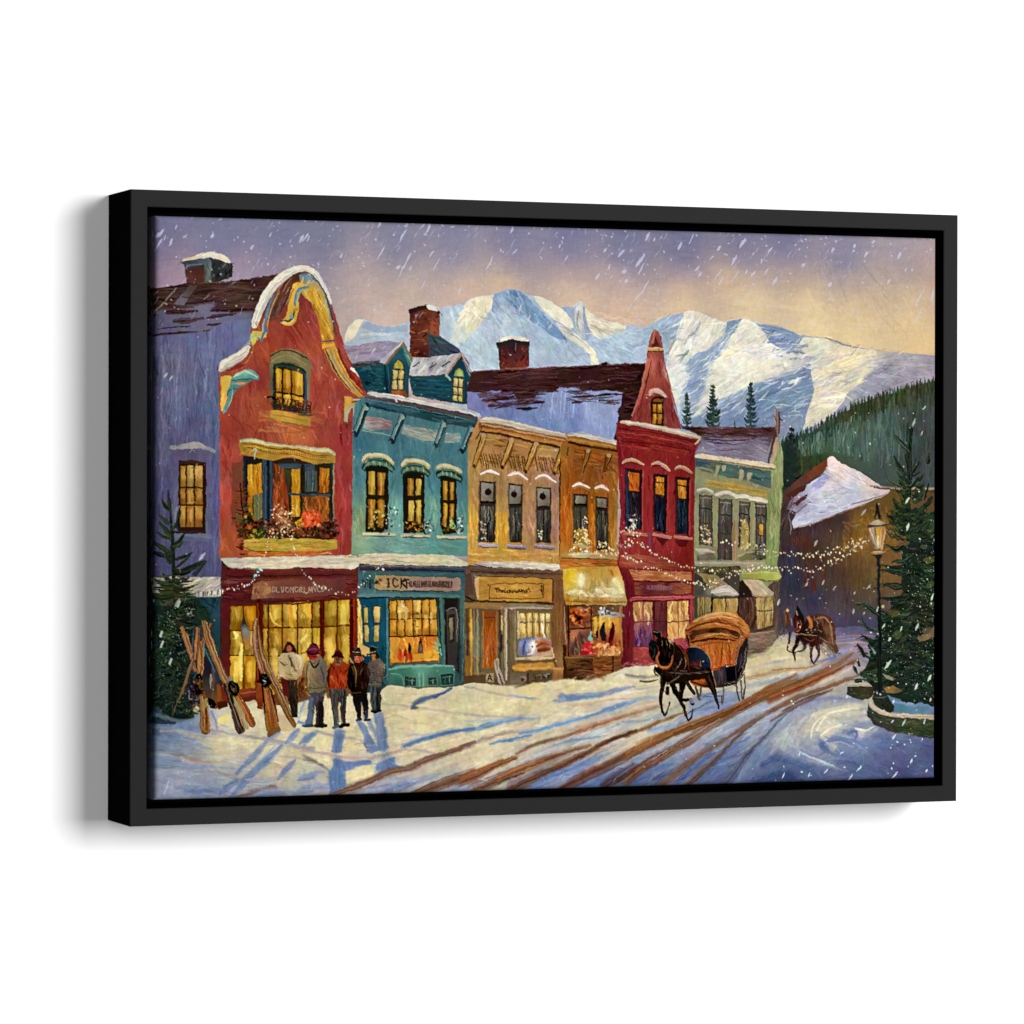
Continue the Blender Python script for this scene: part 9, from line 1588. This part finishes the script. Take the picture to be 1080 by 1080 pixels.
root = bpy.data.objects.new('framed_painting',None); col.objects.link(root)
root.location = W3(FW / 2,0,FD)
root['label'] = 'black framed canvas painting of a snowy old town street hung on the white wall'
root['category'] = 'painting'
OFF = np.array(W3(FW / 2,0,FD))

# ---- floater frame: four mitred rails
fr = bpy.data.objects.new('floater_frame',None); col.objects.link(fr); fr.parent = root
def rail(a,b,ia,ib):
    """a-b outer corners,ib-ia inner corners (x,z); square profile with a tiny chamfer on the front edges"""
    c = .0012
    a,b,ia,ib = (np.array(p,float) for p in (a,b,ia,ib))
    def mid(p,q,d):
        return p + (q - p) / np.hypot(*(q - p)) * d * 1.414
    oa,ob = mid(a,ia,c),mid(b,ib,c); na,nb = mid(ia,a,c),mid(ib,b,c)
    prof = [(a,b,FD),(a,b,c),(oa,ob,0.),(na,nb,0.),(ia,ib,c),(ia,ib,FD)]
    v = []
    for p,q,y in prof:
        v.append(np.array(W3(p[0],p[1],y)) - OFF); v.append(np.array(W3(q[0],q[1],y)) - OFF)
    f = [(2 * i,2 * i + 1,2 * i + 3,2 * i + 2) for i in range(5)] + [(10,11,1,0),(0,2,4,6,8,10),(11,9,7,5,3,1)]
    me = mesh('frame_rail',v,f)
    o = link('frame_rail',me,fr,M_FRAME)
    me.materials.append(M_SIDE_SHADE)
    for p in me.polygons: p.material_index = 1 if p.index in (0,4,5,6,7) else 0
    return o
r = RAIL
for q in (((0,1),(FW,1),(r,1 - r),(FW - r,1 - r)),((FW,0),(0,0),(FW - r,r),(r,r)),((0,0),(0,1),(r,r),(r,1 - r)),((FW,1),(FW,0),(FW - r,1 - r),(FW - r,r))): rail(*q)
e = .0004
bx = [(RAIL + e,RAIL + e),(FW - RAIL - e,RAIL + e),(FW - RAIL - e,1 - RAIL - e),(RAIL + e,1 - RAIL - e)]
v = [np.array(W3(x,z,y)) - OFF for y in (.1,.112) for x,z in bx]
link('backing_panel',mesh('backing_panel',v,[(0,1,2,3),(7,6,5,4),(0,4,5,1),(1,5,6,2),(2,6,7,3),(3,7,4,0)]),root,M_BACK)

# ---- canvas: painted front (one mesh per painted element) and wrapped edges
LINC = np.clip(COL,0,1).astype(np.float32)
LINC = np.where(LINC <= .04045,LINC / 12.92,((LINC + .055) / 1.055) ** 2.4)
cw,ch = FW - 2 * CINS,1 - 2 * CINS
RB = .009
gx = np.linspace(0,cw,NU); gz = np.linspace(0,ch,NV)
def fold(d):
    d = np.clip(RB - d,0,RB); return RB - np.sqrt(RB * RB - d * d)
YY = np.maximum(fold(np.minimum(gx,cw - gx))[None,:],fold(np.minimum(gz,ch - gz))[:,None])
ex,ez = np.minimum(gx,cw - gx),np.minimum(gz,ch - gz)
CX = (gx + CINS)[None,:].repeat(NV,0); CZ = (1 - CINS - gz)[:,None].repeat(NU,1)
XYZ = np.stack([CX * U,YY * U,CZ * U],-1) - OFF
XYZ = XYZ.reshape(-1,3).astype(np.float32); CF = np.c_[LINC.reshape(-1,3),np.ones(NU * NV)].astype(np.float32)
FI = IDS[:-1,:-1].ravel()
base = (np.arange(NV - 1)[:,None] * NU + np.arange(NU - 1)[None,:]).ravel()
def grid_mesh(name,cells):
    b = base[cells]
    quads = np.stack([b,b + NU,b + NU + 1,b + 1],1)
    vs,inv = np.unique(quads,return_inverse=True); inv = inv.reshape(-1,4)
    me = bpy.data.meshes.new(name)
    me.vertices.add(len(vs)); me.vertices.foreach_set('co',XYZ[vs].ravel())
    me.loops.add(inv.size); me.loops.foreach_set('vertex_index',inv.ravel().astype(np.int32))
    me.polygons.add(len(inv)); me.polygons.foreach_set('loop_start',np.arange(0,inv.size,4,dtype=np.int32)); me.polygons.foreach_set('loop_total',np.full(len(inv),4,np.int32))
    me.update()
    at = me.color_attributes.new('paint','FLOAT_COLOR','POINT'); at.data.foreach_set('color',CF[vs].ravel())
    me.validate()
    return me
order = np.argsort(FI,kind='stable'); srt = FI[order]
OBJ = {}
def build_region(i):
    lo,hi = np.searchsorted(srt,i),np.searchsorted(srt,i,'right')
    own,name,issub,lab = REG[i]
    par = root
    if issub:
        if own not in OBJ: build_region(own)
        par = OBJ[own]
    if i in OBJ: return
    if hi - lo < 12:
        if issub or not any(q[2] and q[0] == i for q in REG): return
        o = bpy.data.objects.new(name,None); col.objects.link(o); o.parent = par
    else:
        o = link(name,grid_mesh(name,order[lo:hi]),par,M_PAINT)
    OBJ[i] = o
    if lab: o['label'] = lab
for i in range(len(REG)): build_region(i)
# wrapped edges of the canvas
v,f,c = [],[],[]
def strip(idx_fn,n,out):
    """side wall of the stretched canvas,the picture mirrored round the edge"""
    K = 40; b0 = len(v)
    for k in range(K + 1):
        y = RB + (.094 - RB) * k / K
        for t in range(n):
            px,pz,cc = idx_fn(t,k); v.append(np.array(W3(px,pz,y)) - OFF); c.append(cc)
    for k in range(K):
        for t in range(n - 1):
            q = (b0 + k * n + t,b0 + k * n + t + 1,b0 + (k + 1) * n + t + 1,b0 + (k + 1) * n + t)
            f.append(q if out else q[::-1])
NS = 250
mir = lambda k: int((.094 * k / 40) / cw * NU)
strip(lambda t,k: (CINS,1 - CINS - ch * t / (NS - 1),CF[min(int(t / (NS - 1) * (NV - 1)),NV - 1) * NU + mir(k)]),NS,True)
strip(lambda t,k: (CINS + cw,1 - CINS - ch * t / (NS - 1),CF[min(int(t / (NS - 1) * (NV - 1)),NV - 1) * NU + NU - 1 - mir(k)]),NS,False)
strip(lambda t,k: (CINS + cw * t / (NS - 1),1 - CINS,CF[mir(k) * NU + min(int(t / (NS - 1) * (NU - 1)),NU - 1)]),NS,False)
strip(lambda t,k: (CINS + cw * t / (NS - 1),CINS,CF[(NV - 1 - mir(k)) * NU + min(int(t / (NS - 1) * (NU - 1)),NU - 1)]),NS,True)
me = mesh('canvas_edge',v,f)
at = me.color_attributes.new('paint','FLOAT_COLOR','POINT'); at.data.foreach_set('color',np.array(c,np.float32).ravel())
o = link('canvas_edge',me,root,M_PAINT); o['label'] = 'folded edges of the canvas inside the frame gap'

# ---- the white wall
S = 9.
yw = FD * U + .0005
me = mesh('wall',[(-S,yw,-S),(S,yw,-S),(S,yw,S),(-S,yw,S),(-S,yw + .1,-S),(S,yw + .1,-S),(S,yw + .1,S),(-S,yw + .1,S)],
          [(0,1,2,3),(7,6,5,4),(0,4,5,1),(1,5,6,2),(2,6,7,3),(3,7,4,0)])
w = link('wall',me,None,M_WALL); w['kind'] = 'structure'; w['label'] = 'plain white wall behind the framed painting'

# ---- lamps: one big soft window-like key from the upper right,one broad weak fill from the front
from mathutils import Vector,Matrix
ctr = Vector((FW / 2 * U,0,.5 * U))
def area(name,az,el,dist,sx,sy,power):
    l = bpy.data.lights.new(name,'AREA'); l.shape = 'RECTANGLE'; l.size = sx; l.size_y = sy; l.energy = power
    o = bpy.data.objects.new(name,l); col.objects.link(o)
    d = Vector((math.sin(math.radians(az)) * math.cos(math.radians(el)),-math.cos(math.radians(az)) * math.cos(math.radians(el)),math.sin(math.radians(el))))
    o.location = ctr + d * dist; o.rotation_euler = d.to_track_quat('Z','Y').to_euler()
    return o
area('key_softbox',25,9.,8.,3.7,3.7,815)
area('fill_softbox',-19,3,9.,6.,7.,275)
wd = bpy.data.worlds.new('World'); scn.world = wd; wd.use_nodes = True
wd.node_tree.nodes['Background'].inputs[0].default_value = (1,1,1,1); wd.node_tree.nodes['Background'].inputs[1].default_value = .045

# ---- camera
cam = bpy.data.cameras.new('Camera'); cam.sensor_width = 36; cam.lens = 36 * CAM_F / 1080; cam.clip_end = 100
co = bpy.data.objects.new('Camera',cam); col.objects.link(co)
A = cam_axes()                                             # rows: right,forward,up in frame axes
R = Matrix(((A[0][0],A[2][0],-A[1][0]),(A[0][1],A[2][1],-A[1][1]),(A[0][2],A[2][2],-A[1][2])))
co.matrix_world = Matrix.Translation(Vector(CAM_POS * U)) @ R.to_4x4()
scn.camera = co
scn.view_settings.view_transform = 'Standard'; scn.view_settings.look = 'None'; scn.view_settings.exposure = 0; scn.view_settings.gamma = 1
scn.view_settings.use_curve_mapping = False
scn.render.resolution_x = scn.render.resolution_y = 1024
scn.render.filter_size = 1.2
